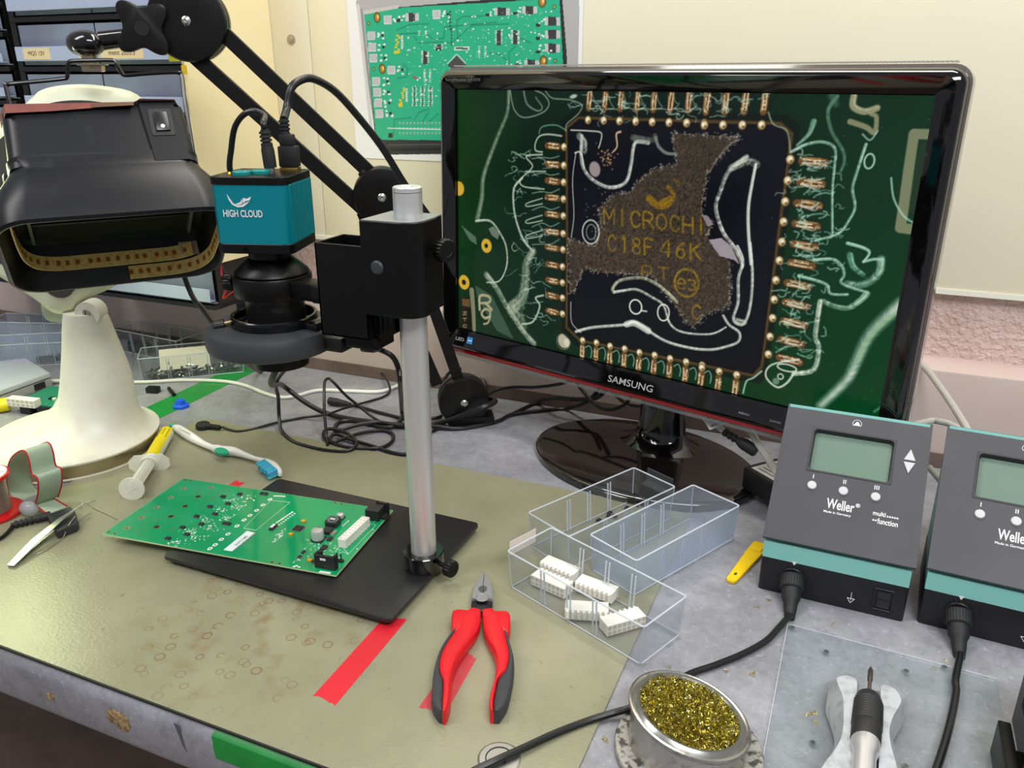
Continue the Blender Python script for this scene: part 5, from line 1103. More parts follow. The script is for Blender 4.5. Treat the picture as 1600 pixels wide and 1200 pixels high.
handle([((680, 470), (528, 400)), ((700, 560), (528, 490)), ((718, 620), (545, 570)), ((738, 680), (600, 680)), ((752, 740), (622, 760)), ((755, 800), (618, 850)), ((748, 880), (600, 940)), ((730, 970), (580, 1010)), ((705, 1060), (572, 1080)), ((650, 1136), (580, 1132))],
       [(680, 470), (700, 560), (712, 622), (724, 690), (722, 760), (700, 835), (640, 900), (622, 980), (606, 1060), (606, 1136)], [(726, 440), (718, 415), (690, 405), (610, 405), (600, 382), (524, 394), (524, 440), (610, 500), (690, 570), (716, 560), (728, 510)])
# ---- brass wool tin
tc_ = Vector((-0.0738, 0.518, 0)); RT = Vector((0.918, 0.396, 0))
t = thing('tip_cleaner', 'round tilted metal tin filled with golden brass wool', 'tip cleaner', (tc_.x, tc_.y, 0))
TIN = mat('worn_tin', (178, 176, 170), 0.28, 0.9, var=(70, (120, 116, 108), 0.55, 0.75), bump=(300, 0.05)); CAST = mat('scuffed_cast_metal', (176, 174, 168), 0.45, 0.5, var=(160, (82, 80, 78), 0.48, 0.6))
b = MB(); b.lathe([(0.0570, 0.0004), (0.0575, 0.002), (0.0575, 0.0050), (0.0565, 0.0064), (0.040, 0.0068), (0.0001, 0.0068)], tc_ + Vector((0.002, -0.004, 0)), n=64); b.build('heavy_foot', CAST, t)
def tring(r, z, tilt=1.0, n=64, off=0.0): return [tc_ + RT * off + Vector((r * math.cos(2 * PI * i / n), r * math.sin(2 * PI * i / n), z - 0.24 * tilt * (r * math.cos(2 * PI * i / n) * RT.x + r * math.sin(2 * PI * i / n) * RT.y))) for i in range(n)]
b = MB(); b.loft([tring(.0455, .0066, 0), tring(.0455, .014, .3), tring(.0450, .0305, 1), tring(.0470, .0318, 1), tring(.0478, .0335, 1), tring(.0470, .0352, 1), tring(.0455, .0358, 1), tring(.0440, .0350, 1), tring(.0430, .0362, 1), tring(.0412, .0378, 1), tring(.0392, .0376, 1), tring(.0380, .0360, 1), tring(.0378, .028, 1)], caps=(True, False)); b.build('tin_body', TIN, t)
b = MB(); b.loft([tring(.0376, .0300, 1, 40), tring(.03, .0330, 1, 40), tring(.002, .0345, 1, 40)], caps=(False, True)); b.build('wool_bed', mat('dark_brass', (96, 80, 24), 0.5, 0.7), t)
rs2 = np.random.RandomState(12); b = MB()
for i in range(3200):
    r, a_ = 0.0385 * math.sqrt(rs2.rand()), rs2.rand() * 2 * PI; x, y = r * math.cos(a_), r * math.sin(a_)
    z = 0.0335 + 0.0085 * (1 - (r / .039) ** 2) - 0.24 * (x * RT.x + y * RT.y) + rs2.randn() * 0.0018
    c = tc_ + Vector((x, y, z)); d = Vector(rs2.randn(3)).normalized(); e = d.orthogonal().normalized(); f = d.cross(e); rr, ln = 0.0006 + rs2.rand() * .0010, 0.002 + rs2.rand() * .004
    turns = 1.0 + rs2.rand() * 1.2; K = 7; wv = Vector(rs2.randn(3)).normalized() * 0.00017
    pts = [c + d * (ln * (k / K - .5)) + (e * math.cos(2 * PI * turns * k / K) + f * math.sin(2 * PI * turns * k / K)) * rr for k in range(K + 1)]
    n0 = len(b.v); b.v += [q for p_ in pts for q in (p_ - wv, p_ + wv)]
    for k in range(K): b.f.append([n0 + 2 * k, n0 + 2 * k + 1, n0 + 2 * k + 3, n0 + 2 * k + 2]); b.m.append(i % 4)
o = b.build('brass_wool', [mat('brass_curl', (212, 192, 66), 0.25, 0.95), mat('bright_brass_curl', (244, 234, 156), 0.2, 0.95), mat('olive_brass_curl', (168, 158, 40), 0.3, 0.9), mat('dull_brass_curl', (146, 134, 62), 0.4, 0.9)], t, smooth=0); o['kind'] = 'stuff'
b = MB(); q = tc_ + Vector((0.0270, -0.0372, 0.0)); F2 = frame(q + Vector((0, 0, .016)), Vector((.81, .587, 0)), (0, 0, 1)); F2 = F2 @ Matrix.Rotation(PI / 2, 4, 'X')
for x, y, w_, h in ((0, 0, .002, .009), (-.003, .006, .008, .0018), (-.002, .002, .006, .0018), (-.003, -.004, .007, .0018), (.003, -.003, .0018, .006)): b.box((x, y, .0005), (w_, h, .0003), 0, F2, rz=0.3)
b.build('red_mark', mat('red_print', (196, 52, 46), 0.5), t)
# loose brass curls on the bench
c0_ = None; random.seed(21)
for i, (px, py) in enumerate(((1178, 1058), (1262, 1120), (1275, 1126), (1268, 1133), (1185, 948), (1198, 940), (1302, 980), (1455, 1050), (1478, 1040), (1486, 1052), (940, 1155), (1133, 1052), (1048, 1042))):
    if c0_ is None:
        b = MB(); b.tube([(0, 0, .0006), (.0015, .001, .0012), (.002, .0028, .0006), (.0005, .0036, .001), (-.0012, .0026, .0008), (-.0002, .0012, .0018), (.0025, .0018, .0012), (.004, .0035, .0006)], .00022, 5, smooth=4); o = c0_ = b.build('brass_curl', MATS['brass_curl'])
    else: o = c0_.copy(); col.objects.link(o)
    g = G(px, py); zz = 0.0042 if px > 1230 else 0.0001
    o.location = (g.x, g.y, zz); o.rotation_euler = (0, 0, random.uniform(0, 6)); o.scale = [random.uniform(0.8, 1.5)] * 3
    tag(o, 'tiny curl of brass wool shed beside the tip cleaner and the acrylic plate', 'brass curl', 'brass curls shed on the bench')
# ---- clear acrylic plate with screw holes
AC = clear('clear_acrylic_plate', (250, 252, 252), 0.02, 0.25, 0.04)
t = thing('acrylic_plate', 'clear scratched acrylic plate with small screw holes in front of the stations', 'plate', (0.08, 0.58, 0))
q = [G(1231, 976, 0.003), G(1570, 1062, 0.003)]
b = MB(); b.prism([(-0.0165, 0.42), (0.155, 0.42), (0.160, 0.700), (-0.0165, 0.708)], 0.0008, 0.0038, bev=0.0003, seg=1); b.build('sheet', AC, t)
b = MB(); b.tube([(-0.0165, 0.42, .0036), (-0.0165, 0.708, .0036), (0.160, 0.700, .0036)], .00035, 6, smooth=1); b.build('polished_edge', RIM, t)
for px, py in ((1238, 980), (1291, 1018), (1416, 1048), (1270, 1160), (1415, 1197), (1476, 1042)):
    g = G(px, py, 0.0038); b = MB(); b.lathe([(.0026, 0), (.0026, .0003), (.0016, .0003), (.0014, -.0005), (.0001, -.0005)], g, n=20); b.build('screw_hole', mat('grey_hole_ring', (120, 122, 124), 0.3, 0.5), t)
# ---- iron rest and iron
def p8(x, y): return (1260 + x / 6.667, 1020 + y / 6.667)
t = thing('iron_rest', 'pale grey waisted soldering iron rest lying on the acrylic plate', 'iron rest', (0.053, 0.55, 0.0038))
WRN = mat('worn_grey_white_plastic', (182, 185, 188), 0.5, var=(110, (150, 154, 158), 0.46, 0.72))
def wing(top, bot):
    zt_, zb = 0.0300, 0.0042
    A = spline([G(*p8(*p), zt_) for p in top], 3, True); C = spline([G(*p8(*p), 0.012) for p in bot], 3, True); D = [Vector((p.x, p.y, zb)) for p in C]
    b = MB(); b.loft([D, C, [a.lerp(c, .12) - Vector((0, 0, .0012)) for a, c in zip(A, C)], A]); b.build('wing', WRN, t)
wing([(520, 1420), (522, 900), (525, 420), (524, 290), (470, 248), (400, 236), (318, 262), (335, 345), (380, 460), (388, 640), (372, 850), (290, 1020), (170, 1180), (90, 1420)],
     [(540, 1430), (545, 900), (545, 440), (545, 320), (480, 262), (390, 245), (262, 280), (236, 360), (212, 530), (262, 680), (305, 850), (270, 1030), (150, 1190), (60, 1430)])
wing([(765, 1420), (764, 1000), (776, 560), (780, 350), (860, 346), (930, 385), (985, 470), (975, 540), (905, 660), (868, 780), (870, 900), (905, 1050), (950, 1220), (980, 1420)],
     [(745, 1430), (742, 1000), (752, 580), (770, 372), (870, 356), (980, 400), (1045, 480), (1042, 570), (1000, 700), (905, 860), (910, 930), (950, 1080), (1000, 1240), (1040, 1430)])
b = MB(); g0, g1 = G(*p8(535, 420), 0.012), G(*p8(755, 1420), 0.012); gl = G(*p8(535, 1420), 0.012); gr = G(*p8(750, 420), 0.012)
b.prism([(g0.x, g0.y), (gr.x, gr.y), (g1.x, g1.y), (gl.x, gl.y)][::-1], 0.0040, 0.0105); b.build('trough', mat('shaded_grey_plastic', (170, 174, 178), 0.5), t)
b = MB(); b.tube([G(*p8(565, 405), 0.026), G(*p8(610, 435), 0.020), G(*p8(655, 445), 0.0185), G(*p8(700, 440), 0.020), G(*p8(745, 410), 0.026)], 0.0012, 8); b.build('rest_wire', STEEL, t)
t = thing('soldering_iron', 'silver soldering iron with black ribbed grip resting on the grey rest', 'soldering iron', (0.053, 0.58, 0.02))
A0 = G(*p8(672, 140), 0.0235); A1 = G(*p8(650, 445), 0.0262); A2 = G(*p8(618, 900), 0.0300); A3 = A2 + (A2 - A1).normalized() * 0.115
d = (A2 - A1).normalized(); L = (A2 - A1).length
b = MB(); b.lathe([(.0030, 0), (.0060, .0012), (.0095, .0045), (.0108, .010), (.0110, .0125)] + [(.0110 + (.0006 if k % 2 else 0), .0125 + k * .0016) for k in range(1, 20)] + [(.0110, .046), (.0108, L + .004), (.0095, L + .006)], A1, d, 40); b.build('ribbed_grip', mat('black_grip_rubber', (34, 34, 36), 0.55), t)
b = MB(); b.lathe([(.0104, 0), (.0104, .018), (.0082, .024), (.0080, .112), (.0072, .116)], A2 - d * .004, d, 40); b.build('silver_handle', mat('satin_silver', (206, 206, 208), 0.3, 0.6), t)
d0 = (A1 - A0).normalized(); L0 = (A1 - A0).length
b = MB(); b.lathe([(.00022, 0), (.0007, .002), (.0019, .006), (.0021, .0065), (.0021, L0 * .50), (.0017, L0 * .52)], A0, d0, 20); b.build('tip', mat('oxidised_tip', (92, 84, 78), 0.4, 0.7), t)
b = MB(); b.cyl(A0 + d0 * (L0 * .5), A1 + d0 * .002, .0016, n=16); b.build('tip_shaft', mat('copper_steel', (156, 132, 122), 0.3, 0.9), t)
# ---- snap stud in the mat, under the cord at the bottom edge
g = G(780, 1186, ZM); b = MB(); b.lathe([(.0165, 0), (.0168, .0006), (.0155, .0013), (.0150, .0013), (.0001, .0016)], Vector((g.x, g.y, ZM)), n=48); t = b.build('ground_stud', mat('brushed_stud', (176, 174, 172), 0.32, 0.9), loc=(g.x, g.y, ZM)); tag(t, 'round metal grounding stud in the mat at the bottom edge, cord across it', 'stud')
b = MB(); rg = [Vector((g.x + .0105 * math.cos(R(a)), g.y + .0105 * math.sin(R(a)), ZM + .0016)) for a in range(60, 240, 12)]; b.tube(rg, .0005, 6, smooth=1)
for k in range(5): b.box((g.x + .006 - .001 * k, g.y - .003 + .0012 * (k % 3), ZM + .0016), (.0012, .003, .0002), 0, rz=k)
b.build('engraving', mat('engraved_black', (40, 40, 42), 0.6), t)
# ---- black wire-stand box at the right edge
t = thing('cleaner_box', 'black slotted metal box at the bottom right edge, brass wool inside', 'box', (0.175, 0.60, 0))
b = MB(); BX = frame((0.155, 0.59, 0.0), (0.09, 0.996, 0), (0, 0, 1))
g0 = G(1563, 1128, 0.03); XB = g0.x - 0.002; YB = g0.y
def bx(lo, hi): b.bb((XB + lo[0], YB + lo[1], lo[2]), (XB + hi[0], YB + hi[1], hi[2]), bev=0.0012)
bx((0, -0.12, 0.0004), (0.009, 0.0, 0.032)); bx((0.009, -0.12, 0.0004), (0.022, -0.005, 0.012)); b.build('front_trough', BLKM, t)
b = MB(); bx((0.020, -0.12, 0.0004), (0.080, 0.045, 0.066)); b.build('box_body', BLKM, t)
b = MB()
for i in range(5): b.bb((XB + .0195, YB - .10 + i * .028, .03), (XB + .0202, YB - .085 + i * .028, .05))
b.build('slots', mat('slot_black', (4, 4, 4), 0.8), t)
b = MB()
for i in range(120):
    c = Vector((XB + .0150 + rs2.randn() * .0022, YB - .02 - rs2.rand() * .08, .0135 + rs2.rand() * .004)); d = Vector(rs2.randn(3)).normalized() * .0022; wv = Vector(rs2.randn(3)).normalized() * .0004
    b.add([c - d - wv, c - d + wv, c + wv * 2, c - wv * .5, c + d + wv, c + d - wv], [(0, 1, 2, 3), (3, 2, 4, 5)], i % 2)
o = b.build('brass_wool', [MATS['brass_curl'], MATS['bright_brass_curl']], t, smooth=0); o['kind'] = 'stuff'
# ================================================================== small things on the left of the bench
def p9(x, y): return (x / 5.4545, 680 + y / 5.4545)
def p10(x, y): return (180 + x / 5.714, 640 + y / 5.714)
def p11(x, y): return (170 + x / 6.667, 460 + y / 6.667)
# ---- white desk lamp
t = thing('desk_lamp', 'old white desk lamp with broad round base and switch, behind the black fume extractor', 'lamp', (-0.995, 0.730, 0))
CRM = mat('aged_white_plastic', (228, 226, 208), 0.38, var=(30, (216, 212, 192), 0.5, 0.75))
LX, LY, LRX, LRY = -0.9947, 0.7304, 0.1125, 0.1125
def lring(cx, cy, rx, ry, z, n=56): return [Vector((cx + rx * math.cos(2 * PI * i / n), cy + ry * math.sin(2 * PI * i / n), z)) for i in range(n)]
b = MB(); b.loft([lring(LX, LY, LRX, LRY, .0004), lring(LX, LY, LRX + .002, LRY + .002, .002), lring(LX, LY, LRX + .002, LRY + .002, .0036), lring(LX, LY, LRX - .001, LRY - .001, .004)]); b.build('foot_rim', CRM, t)
b = MB(); b.loft([lring(LX, LY, LRX, LRY, .0036), lring(LX, LY, LRX, LRY, .0215)]); b.build('metal_band', mat('brushed_nickel_band', (176, 164, 134), 0.25, 0.9), t)
rings = [lring(LX, LY, LRX + .001, LRY + .001, .0210), lring(LX, LY, LRX + .0015, LRY + .0015, .0235), lring(LX, LY, LRX - .003, LRY - .003, .0270)]
YL = 0.752
rows = [(590, 89.5, 212), (570, 91, 205), (540, 93, 192), (508, 94, 178), (486, 96, 168)]
cols = []
for y, l, r in rows:
    p, q = YP(l, y, YL), YP(r, y, YL); c = YP((l + r) / 2, y, YL); cols.append((c, (r - l) / 2 * (c - Vector(CC)).length / FPX * 0.79))
c0p, r0p = cols[0]
for k, r_, z in ((.06, .103, .0295), (.20, .093, .0340), (.40, .080, .0410), (.60, .068, .0510), (.80, .0575, .0650), (.93, .0520, .0820)):
    z = min(z, c0p.z - .01); x, y = LX + (c0p.x - LX) * k, LY + (YL - LY) * k; rings.append(lring(x, y, r_, r_ * (1 - .1 * k), z))
for c, rx in cols: rings.append([Vector((c.x + rx * math.cos(2 * PI * j / 56), YL + rx * .9 * math.sin(2 * PI * j / 56), c.z)) for j in range(56)])
b = MB(); b.loft(rings); b.build('base_and_column', CRM, t)
g = G(78, 683, 0.0335); nrm = Vector((-0.02, -0.10, 1)).normalized()
b = MB(); b.lathe([(.0165, -.006), (.0165, .001), (.0150, .0028), (.0135, .0028), (.0130, .0015), (.0001, .0015)], Vector((g.x, g.y, g.z)), nrm, 36); sw = b.build('rocker_switch', mat('grey_black_switch', (66, 66, 66), 0.4), t)
b = MB(); b.box((g.x, g.y, g.z + .0026), (.019, .012, .0034), bev=.001, rz=0.3); b.build('rocker', mat('switch_rocker', (80, 80, 80), 0.35), sw)
# joint, ears and head
J = YP(150, 488, 0.752); b = MB(); b.cyl(J + Vector((-.003, -.012, 0)), J + Vector((-.012, .010, 0)), .0165, n=28); b.build('hinge_knuckle', CRM, t)
b = MB(); b.lathe([(.0065, 0), (.0065, .0008), (.0058, .0012), (.0001, .0008)], J + Vector((-.0035, -.0125, 0)), (0.1, -1, 0), 20); b.box(J + Vector((-.0035, -.0137, 0)), (.0012, .0006, .011), 1); b.build('hinge_screw', [mat('dull_screw', (168, 160, 140), 0.35, 0.8), BLK], t)
JC = YP(106, 482, 0.775); b = MB(); b.cyl(JC + Vector((-.030, .0, .0)), JC + Vector((.026, .012, -.002)), .022, n=36); b.build('grey_hinge_drum', mat('sage_grey_plastic', (150, 158, 142), 0.45), t)
out = [(42, 160), (66, 140), (110, 132), (160, 134), (215, 148), (232, 190), (228, 330), (200, 430), (128, 470), (112, 486), (96, 491), (78, 486), (58, 470), (2, 434), (-40, 415), (-60, 330), (-30, 220)]
n0 = Vector(ray(95, 320)).normalized(); PV = DP(95, 320, 1.235)
def inpl(px, py, off): d = Vector(ray(px, py)); o = PV + n0 * off; return Vector(CC) + d * ((o - Vector(CC)).dot(n0) / d.dot(n0))
sm = spline([(p[0], p[1], 0) for p in out], 4, True)
b = MB(); cxm, cym = 95, 310
b.loft([[inpl(cxm + (p.x - cxm) * k, cym + (p.y - cym) * k, o) for p in sm] for k, o in ((.90, .004), (.97, 0.008), (1.0, .016), (1.0, .05), (.92, .075), (.75, .085))]); b.build('lamp_head', mat('aged_white_shade', (222, 226, 196), 0.4), t)
b = MB(); b.loft([[inpl(cxm + (p.x - cxm) * k, cym + (p.y - cym) * k, o) for p in sm] for k, o in ((.86, .0035), (.86, .002))]); b.build('dark_magnifier', mat('smoked_lens', (70, 68, 62), 0.2), t)
L = area('desk_lamp_light', (-1.14, 0.74, 0.36), (-0.70, 0.50, 0), 0.26, 0.14, 1.8, (0.86, 1.0, 0.50))
# ---- syringe
t = thing('syringe', 'flux syringe with yellow label and clear plunger beside the lamp base', 'syringe', (-0.88, 0.75, ZM))
sa, sb = G(*p10(462, 205), .0125), G(*p10(305, 480), .0125); d = (sb - sa).normalized(); L_ = (sb - sa).length; sc2 = G(*p10(150, 705), .0165); 
MILK = mat('milky_plastic', (226, 226, 212), 0.35, sss=0.0); MILKC = clear('milky_clear_plastic', (252, 252, 246), 0.50, 0.15, 0.15, (250, 250, 238))
b = MB(); b.lathe([(.0035, -.012), (.004, -.004), (.0085, 0), (.0100, .003), (.0100, L_)], sa, d, 32); b.build('barrel', MILK, t)
side = d.cross(Vector((0, 0, 1))).normalized(); b = MB(); n = 14
rg = lambda s_: [sa + d * s_ + (side * math.cos(a) + Vector((0, 0, 1)) * math.sin(a)) * .0103 for a in [R(20 + 130 * k / n) for k in range(n + 1)]]
b.loft([rg(.001), rg(L_ - .012)], caps=(False, False), closed=False); yl = b.build('yellow_label', mat('yellow_label', (236, 214, 8), 0.45), t)
b = MB()
for k in range(3):
    for j in range(9 - 2 * (k % 2)):
        a = R(125 - k * 30); p = sa + d * (.008 + j * .0032) + (side * math.cos(a) + Vector((0, 0, 1)) * math.sin(a)) * .01035; b.box(p, (.0006, .0020, .0006), rz=math.atan2(d.y, d.x))
b.build('label_print', mat('label_ink', (70, 70, 30), 0.6), yl)
fl = frame(sb, side, d); b = MB(); b.prism([(.026, -.005), (.026, .005), (.018, .0125), (-.018, .0125), (-.026, .005), (-.026, -.005), (-.018, -.0125), (.018, -.0125)], -.001, .0012, 0, fl); b.lathe([(.0118, -.006), (.0118, 0.004), (.0108, .006)], sb, d, 32, caps=(False, False)); b.build('finger_flange', MILKC, t)
e = (sc2 - sb); Lp = e.length; ed = e.normalized(); pf = frame(sb, side, ed); b = MB(); b.bb((-.0085, -.0008, .0), (.0085, .0008, Lp), 0, pf); b.bb((-.0008, -.0085, 0), (.0008, .0085, Lp), 0, pf); b.cyl(sb, sb + ed * Lp, .0078, n=20); b.build('plunger', MILKC, t)
b = MB(); b.lathe([(.0150, 0), (.0155, .0006), (.0155, .0014), (.0150, .002), (.0001, .002)], sc2, ed, 40); pd = b.build('thumb_disc', MILKC, t)
b = MB(); b.box((0, 0, .0021 + Lp), (.018, .0009, .0005), 0, pf, rz=0.5); b.box((0, 0, .0021 + Lp), (.0009, .016, .0005), 0, pf, rz=0.5); b.build('moulded_cross', WHT, pd)
# ---- toothbrush
t = thing('toothbrush', 'white toothbrush with green thumb pad and blue bristles on the mat', 'toothbrush', (-0.80, 0.81, ZM))
TBW = mat('glossy_white_plastic', (240, 240, 232), 0.25)
cl = [(520, 140, 26), (560, 155, 44), (640, 205, 48), (700, 240, 46), (780, 285, 34), (860, 318, 32), (900, 330, 44), (950, 345, 56), (1010, 350, 56), (1070, 358, 46), (1150, 385, 32), (1240, 415, 24), (1310, 432, 26), (1360, 455, 44), (1410, 490, 54), (1450, 530, 46), (1470, 560, 20)]
P_ = [G(*p10(x, y), .0115) for x, y, w_ in cl]; b = MB(); rings = []
Ps = spline(P_, 3); Wd = [cl[min(i // 3, len(cl) - 1)][2] + (cl[min(i // 3 + 1, len(cl) - 1)][2] - cl[min(i // 3, len(cl) - 1)][2]) * ((i % 3) / 3) for i in range(len(Ps))]
for i, p in enumerate(Ps):
    tg = (Ps[min(i + 1, len(Ps) - 1)] - Ps[max(i - 1, 0)]).normalized(); sd = tg.cross(Vector((0, 0, 1))).normalized(); hw = Wd[i] / 5.714 * p.to_2d().length * 1.12 / FPX / 1.25
    hz = min(hw, .0068); rings.append([p + sd * (math.cos(2 * PI * k / 16) * hw) + Vector((0, 0, math.sin(2 * PI * k / 16) * hz - .0035)) for k in range(16)])
b.loft(rings); b.build('handle', TBW, t)
p = G(*p10(508, 146), .009); b = MB(); b.sphere(p, .0042, 14); b.build('green_end', mat('sea_green_rubber', (40, 170, 128), 0.4), t)
p, q = G(*p10(880, 345), .0165), G(*p10(1010, 385), .0165); c = (p + q) / 2; F = frame(c, (q - p).normalized(), Vector((0.25, -0.35, 1))); b = MB(); b.lathe([(.0095, -.004), (.0095, -.0012), (.0085, .0002), (.0001, .0006)], (0, 0, 0), n=32); 
for i, v in enumerate(b.v): b.v[i] = F @ Vector((v.x * 1.35, v.y * .62, v.z))
b.build('thumb_pad', MATS['sea_green_rubber'], t)
p, q = G(*p10(555, 178), .0150), G(*p10(662, 232), .0150); label('brand_lettering', 'Colgate', (q - p).length, .0042, frame(p, (q - p).normalized(), Vector((0.2, -0.45, 1))) @ Matrix.Translation((0, 0, .0008)), mat('grey_print', (120, 124, 116), 0.5), t, 0.0002)
hA, hB = G(*p10(1345, 470), .012), G(*p10(1450, 555), .012); hd = (hB - hA).normalized(); bd = Vector((-0.62, -0.72, -0.30)).normalized(); b1, b2 = MB(), MB(); random.seed(3)
for i in range(7):
    for j in range(3):
        o = hA + hd * ((hB - hA).length * (i / 6)) + Vector((0, 0, -.0035 + j * .0035)); (b1 if (i + j) % 3 else b2).cyl(o, o + bd * (.0125 + random.uniform(-.0015, .0008)) + Vector((random.uniform(-.0006, .0006), 0, 0)), .0019, .0022, n=8)
o = b1.build('blue_bristles', mat('blue_bristle', (70, 170, 214), 0.6), t); o['kind'] = 'stuff'; o = b2.build('turquoise_bristles', mat('turquoise_bristle', (60, 190, 190), 0.6), t); o['kind'] = 'stuff'
# ---- earth snap plug, blue cap, small black bits
def snap(g, d, name, lb, cat):
    t = thing(name, lb, cat, (g.x, g.y, g.z)); b = MB(); b.lathe([(.0090, 0), (.0105, .002), (.0105, .0065), (.0090, .0085), (.0060, .0090), (.0001, .0085)], g, n=30); b.build('snap_head', RUB, t)
    d = Vector(d).normalized(); b = MB()
    b.lathe([(.0048, .006), (.0042, .012), (.0036, .0125)] + [x for k in range(4) for x in ((.0040, .0135 + k * .004), (.0040, .0155 + k * .004), (.0028, .0158 + k * .004), (.0028, .0172 + k * .004))] + [(.0030, .0300)], g + Vector((0, 0, .0045)), d, 16); b.build('strain_relief', RUB, t)
    return t
gs = Vector((*G(318, 671)[:2], ZM)); snap(gs, G(358, 676) - G(318, 671), 'earth_snap_plug', 'black earthing snap plug on the mat corner behind the toothbrush', 'plug')
BLU = mat('blue_plastic', (28, 96, 232), 0.4); g = G(283, 636); b = MB(); b.loft([[Vector((g.x + r * math.cos(R(a + 20)), g.y + r * math.sin(R(a + 20)), z)) for a in range(0, 360, 60)] for r, z in ((.0135, .0002), (.0135, .004), (.0095, .0060), (.0075, .0120), (.0045, .0125))]); tag(b.build('blue_cap', BLU, loc=(g.x, g.y, 0)), 'small bright blue faceted plastic cap at the edge of the green tape', 'cap')
g = G(240, 613); b = MB(); b.box((g.x, g.y, .0050), (.020, .013, .0096), bev=.0006, rz=.3); o = b.build('black_connector', BLK, loc=(g.x, g.y, 0)); tag(o, 'small black block connector lying right of the lamp column', 'connector')
b = MB()
for i in range(3): b.box((g.x - .005 + i * .005, g.y - .0072 - .0005 + i * .0015, .0055), (.0024, .001, .003), rz=.3)
b.build('contact_hole', mat('contact_grey', (120, 112, 100), 0.4, 0.7), o)
p = G(264, 607, .0035); q = G(272, 617, .0035); b = MB(); b.cyl(p, q, .0033, n=18); tag(b.build('black_barrel', BLK, loc=p), 'tiny black cylinder between the block connector and the blue cap', 'cylinder')
# ---- wrist strap: an elastic loop standing on edge
t = thing('wrist_strap', 'pale green elastic wrist strap with red edges and black buckle', 'wrist strap', (-0.90, 0.60, ZM))
AX = Vector((0.234, 0.972, 0)).normalized(); P0 = G(*p9(300, 640), 0.004); WB = 0.028
def sp(x, y):
    d = Vector(ray(*p9(x, y))); return Vector(CC) + d * ((P0 - Vector(CC)).dot(AX) / d.dot(AX))
loop = [(296, 600), (322, 500), (324, 400), (308, 352), (276, 338), (262, 300), (250, 230), (225, 155), (195, 130), (150, 145), (100, 190), (70, 260), (58, 340), (62, 420), (80, 490), (120, 545), (190, 600), (262, 618)]
C_ = spline([sp(*p) for p in loop], 4); STRAP = mat('sage_elastic', (168, 186, 160), 0.8, bump=(900, 0.4)); SIN = mat('olive_elastic_inside', (134, 140, 108), 0.85); REDT = mat('red_thread', (190, 30, 40), 0.7)
def band(b, pts, mi, th=.0011):
    A = pts; B_ = [p + AX * WB for p in pts]; nr = []
    for i, p in enumerate(pts):
        tg = (pts[min(i + 1, len(pts) - 1)] - pts[max(i - 1, 0)]).normalized(); nr.append(tg.cross(AX).normalized() * th)
    b.loft([[a, q, q + m_, a + m_] for a, q, m_ in zip(A, B_, nr)], mi)
b = MB(); band(b, C_, 0); b.build('elastic_band', STRAP, t)
for s_ in (0, WB):
    b = MB(); b.tube([p + AX * s_ for p in C_], .0010, 6, smooth=1); b.build('red_edge', REDT, t)
q = [G(*p9(x, y), z) for x, y, z in ((305, 598, .012), (402, 672, .010), (575, 608, .010), (470, 545, .012))]
b = MB(); b.add(q + [v - Vector((0, 0, .0012)) for v in q], [(0, 1, 2, 3), (7, 6, 5, 4), (0, 4, 5, 1), (1, 5, 6, 2), (2, 6, 7, 3), (3, 7, 4, 0)]); b.build('flat_strap_end', STRAP, t)
for i, j in ((0, 1), (2, 3)):
    b = MB(); b.tube([q[i], q[j]], .0010, 6, smooth=1); b.build('red_edge', REDT, t)
g = [G(*p9(x, y), .011) for x, y in ((400, 690), (600, 612), (640, 650), (668, 742), (650, 765), (490, 828), (470, 815))]
b = MB(); b.prism([(p.x, p.y) for p in g], .0022, .0125, bev=.0015); b.build('black_buckle', mat('soft_black_buckle', (44, 44, 46), 0.45), t)
p = G(*p9(245, 625), .012); b = MB(); b.sphere(p, .011, 16, sc_=(1.25, .8, .85)); b.build('clear_clasp', clear('clear_clasp', (224, 222, 216), 0.3, 0.4, 0.1), t)
p, q = G(*p9(400, 690), .008), G(*p9(170, 752), .006); d = (q - p).normalized(); b = MB(); b.lathe([(.0050, -.004), (.0046, .010)] + [x for k in range(5) for x in ((.0046, .0105 + k * .005), (.0044, .0135 + k * .005), (.0030, .0138 + k * .005), (.0030, .0153 + k * .005))] + [(.0030, .0375)], p, d, 16); b.build('strain_relief', RUB, t)
CS = q
b = MB(); b.tube([p + d * .036, G(*p9(90, 800), .005), G(*p9(0, 880), .0042), G(-40, 860, .0042), G(-90, 900, .0042)], .0022, 10); b.build('cord', CABLE, t)
# ---- tweezers
t = thing('tweezers', 'steel tweezers with bent fine tips lying across the wrist strap buckle', 'tweezers', (-0.85, 0.53, ZM))
TWZ = mat('brushed_tweezer_steel', (196, 200, 196), 0.3, 0.85)
for nm, pts in (('upper_arm', [(90, 1112, .0045, 30), (180, 1020, .0075, 36), (300, 900, .0115, 38), (420, 800, .0150, 34), (520, 715, .0168, 26), (600, 660, .0172, 14), (645, 628, .0165, 8), (700, 596, .0145, 5), (760, 575, .0125, 3), (816, 556, .0105, 1.5)]), ('lower_arm', [(95, 1116, .0032, 28), (200, 1010, .0040, 32), (330, 900, .0052, 28), (450, 820, .0062, 20), (560, 770, .0075, 14), (640, 735, .0075, 8), (700, 700, .0070, 5), (740, 678, .0066, 3), (776, 668, .0062, 1.5)])):
    b = MB(); rings = []
    pp = [G(*p9(x, y), z) for x, y, z, w_ in pts]
    for i, (x, y, z, w_) in enumerate(pts):
        tg = (pp[min(i + 1, len(pp) - 1)] - pp[max(i - 1, 0)]).normalized(); sd = tg.cross(Vector((0, 0, 1))).normalized() * (w_ / 5.4545 * .00073); u = Vector((0, 0, .0006)); rings.append([pp[i] - sd - u, pp[i] + sd - u, pp[i] + sd + u, pp[i] - sd + u])
    b.loft(rings); b.build(nm, TWZ, t)
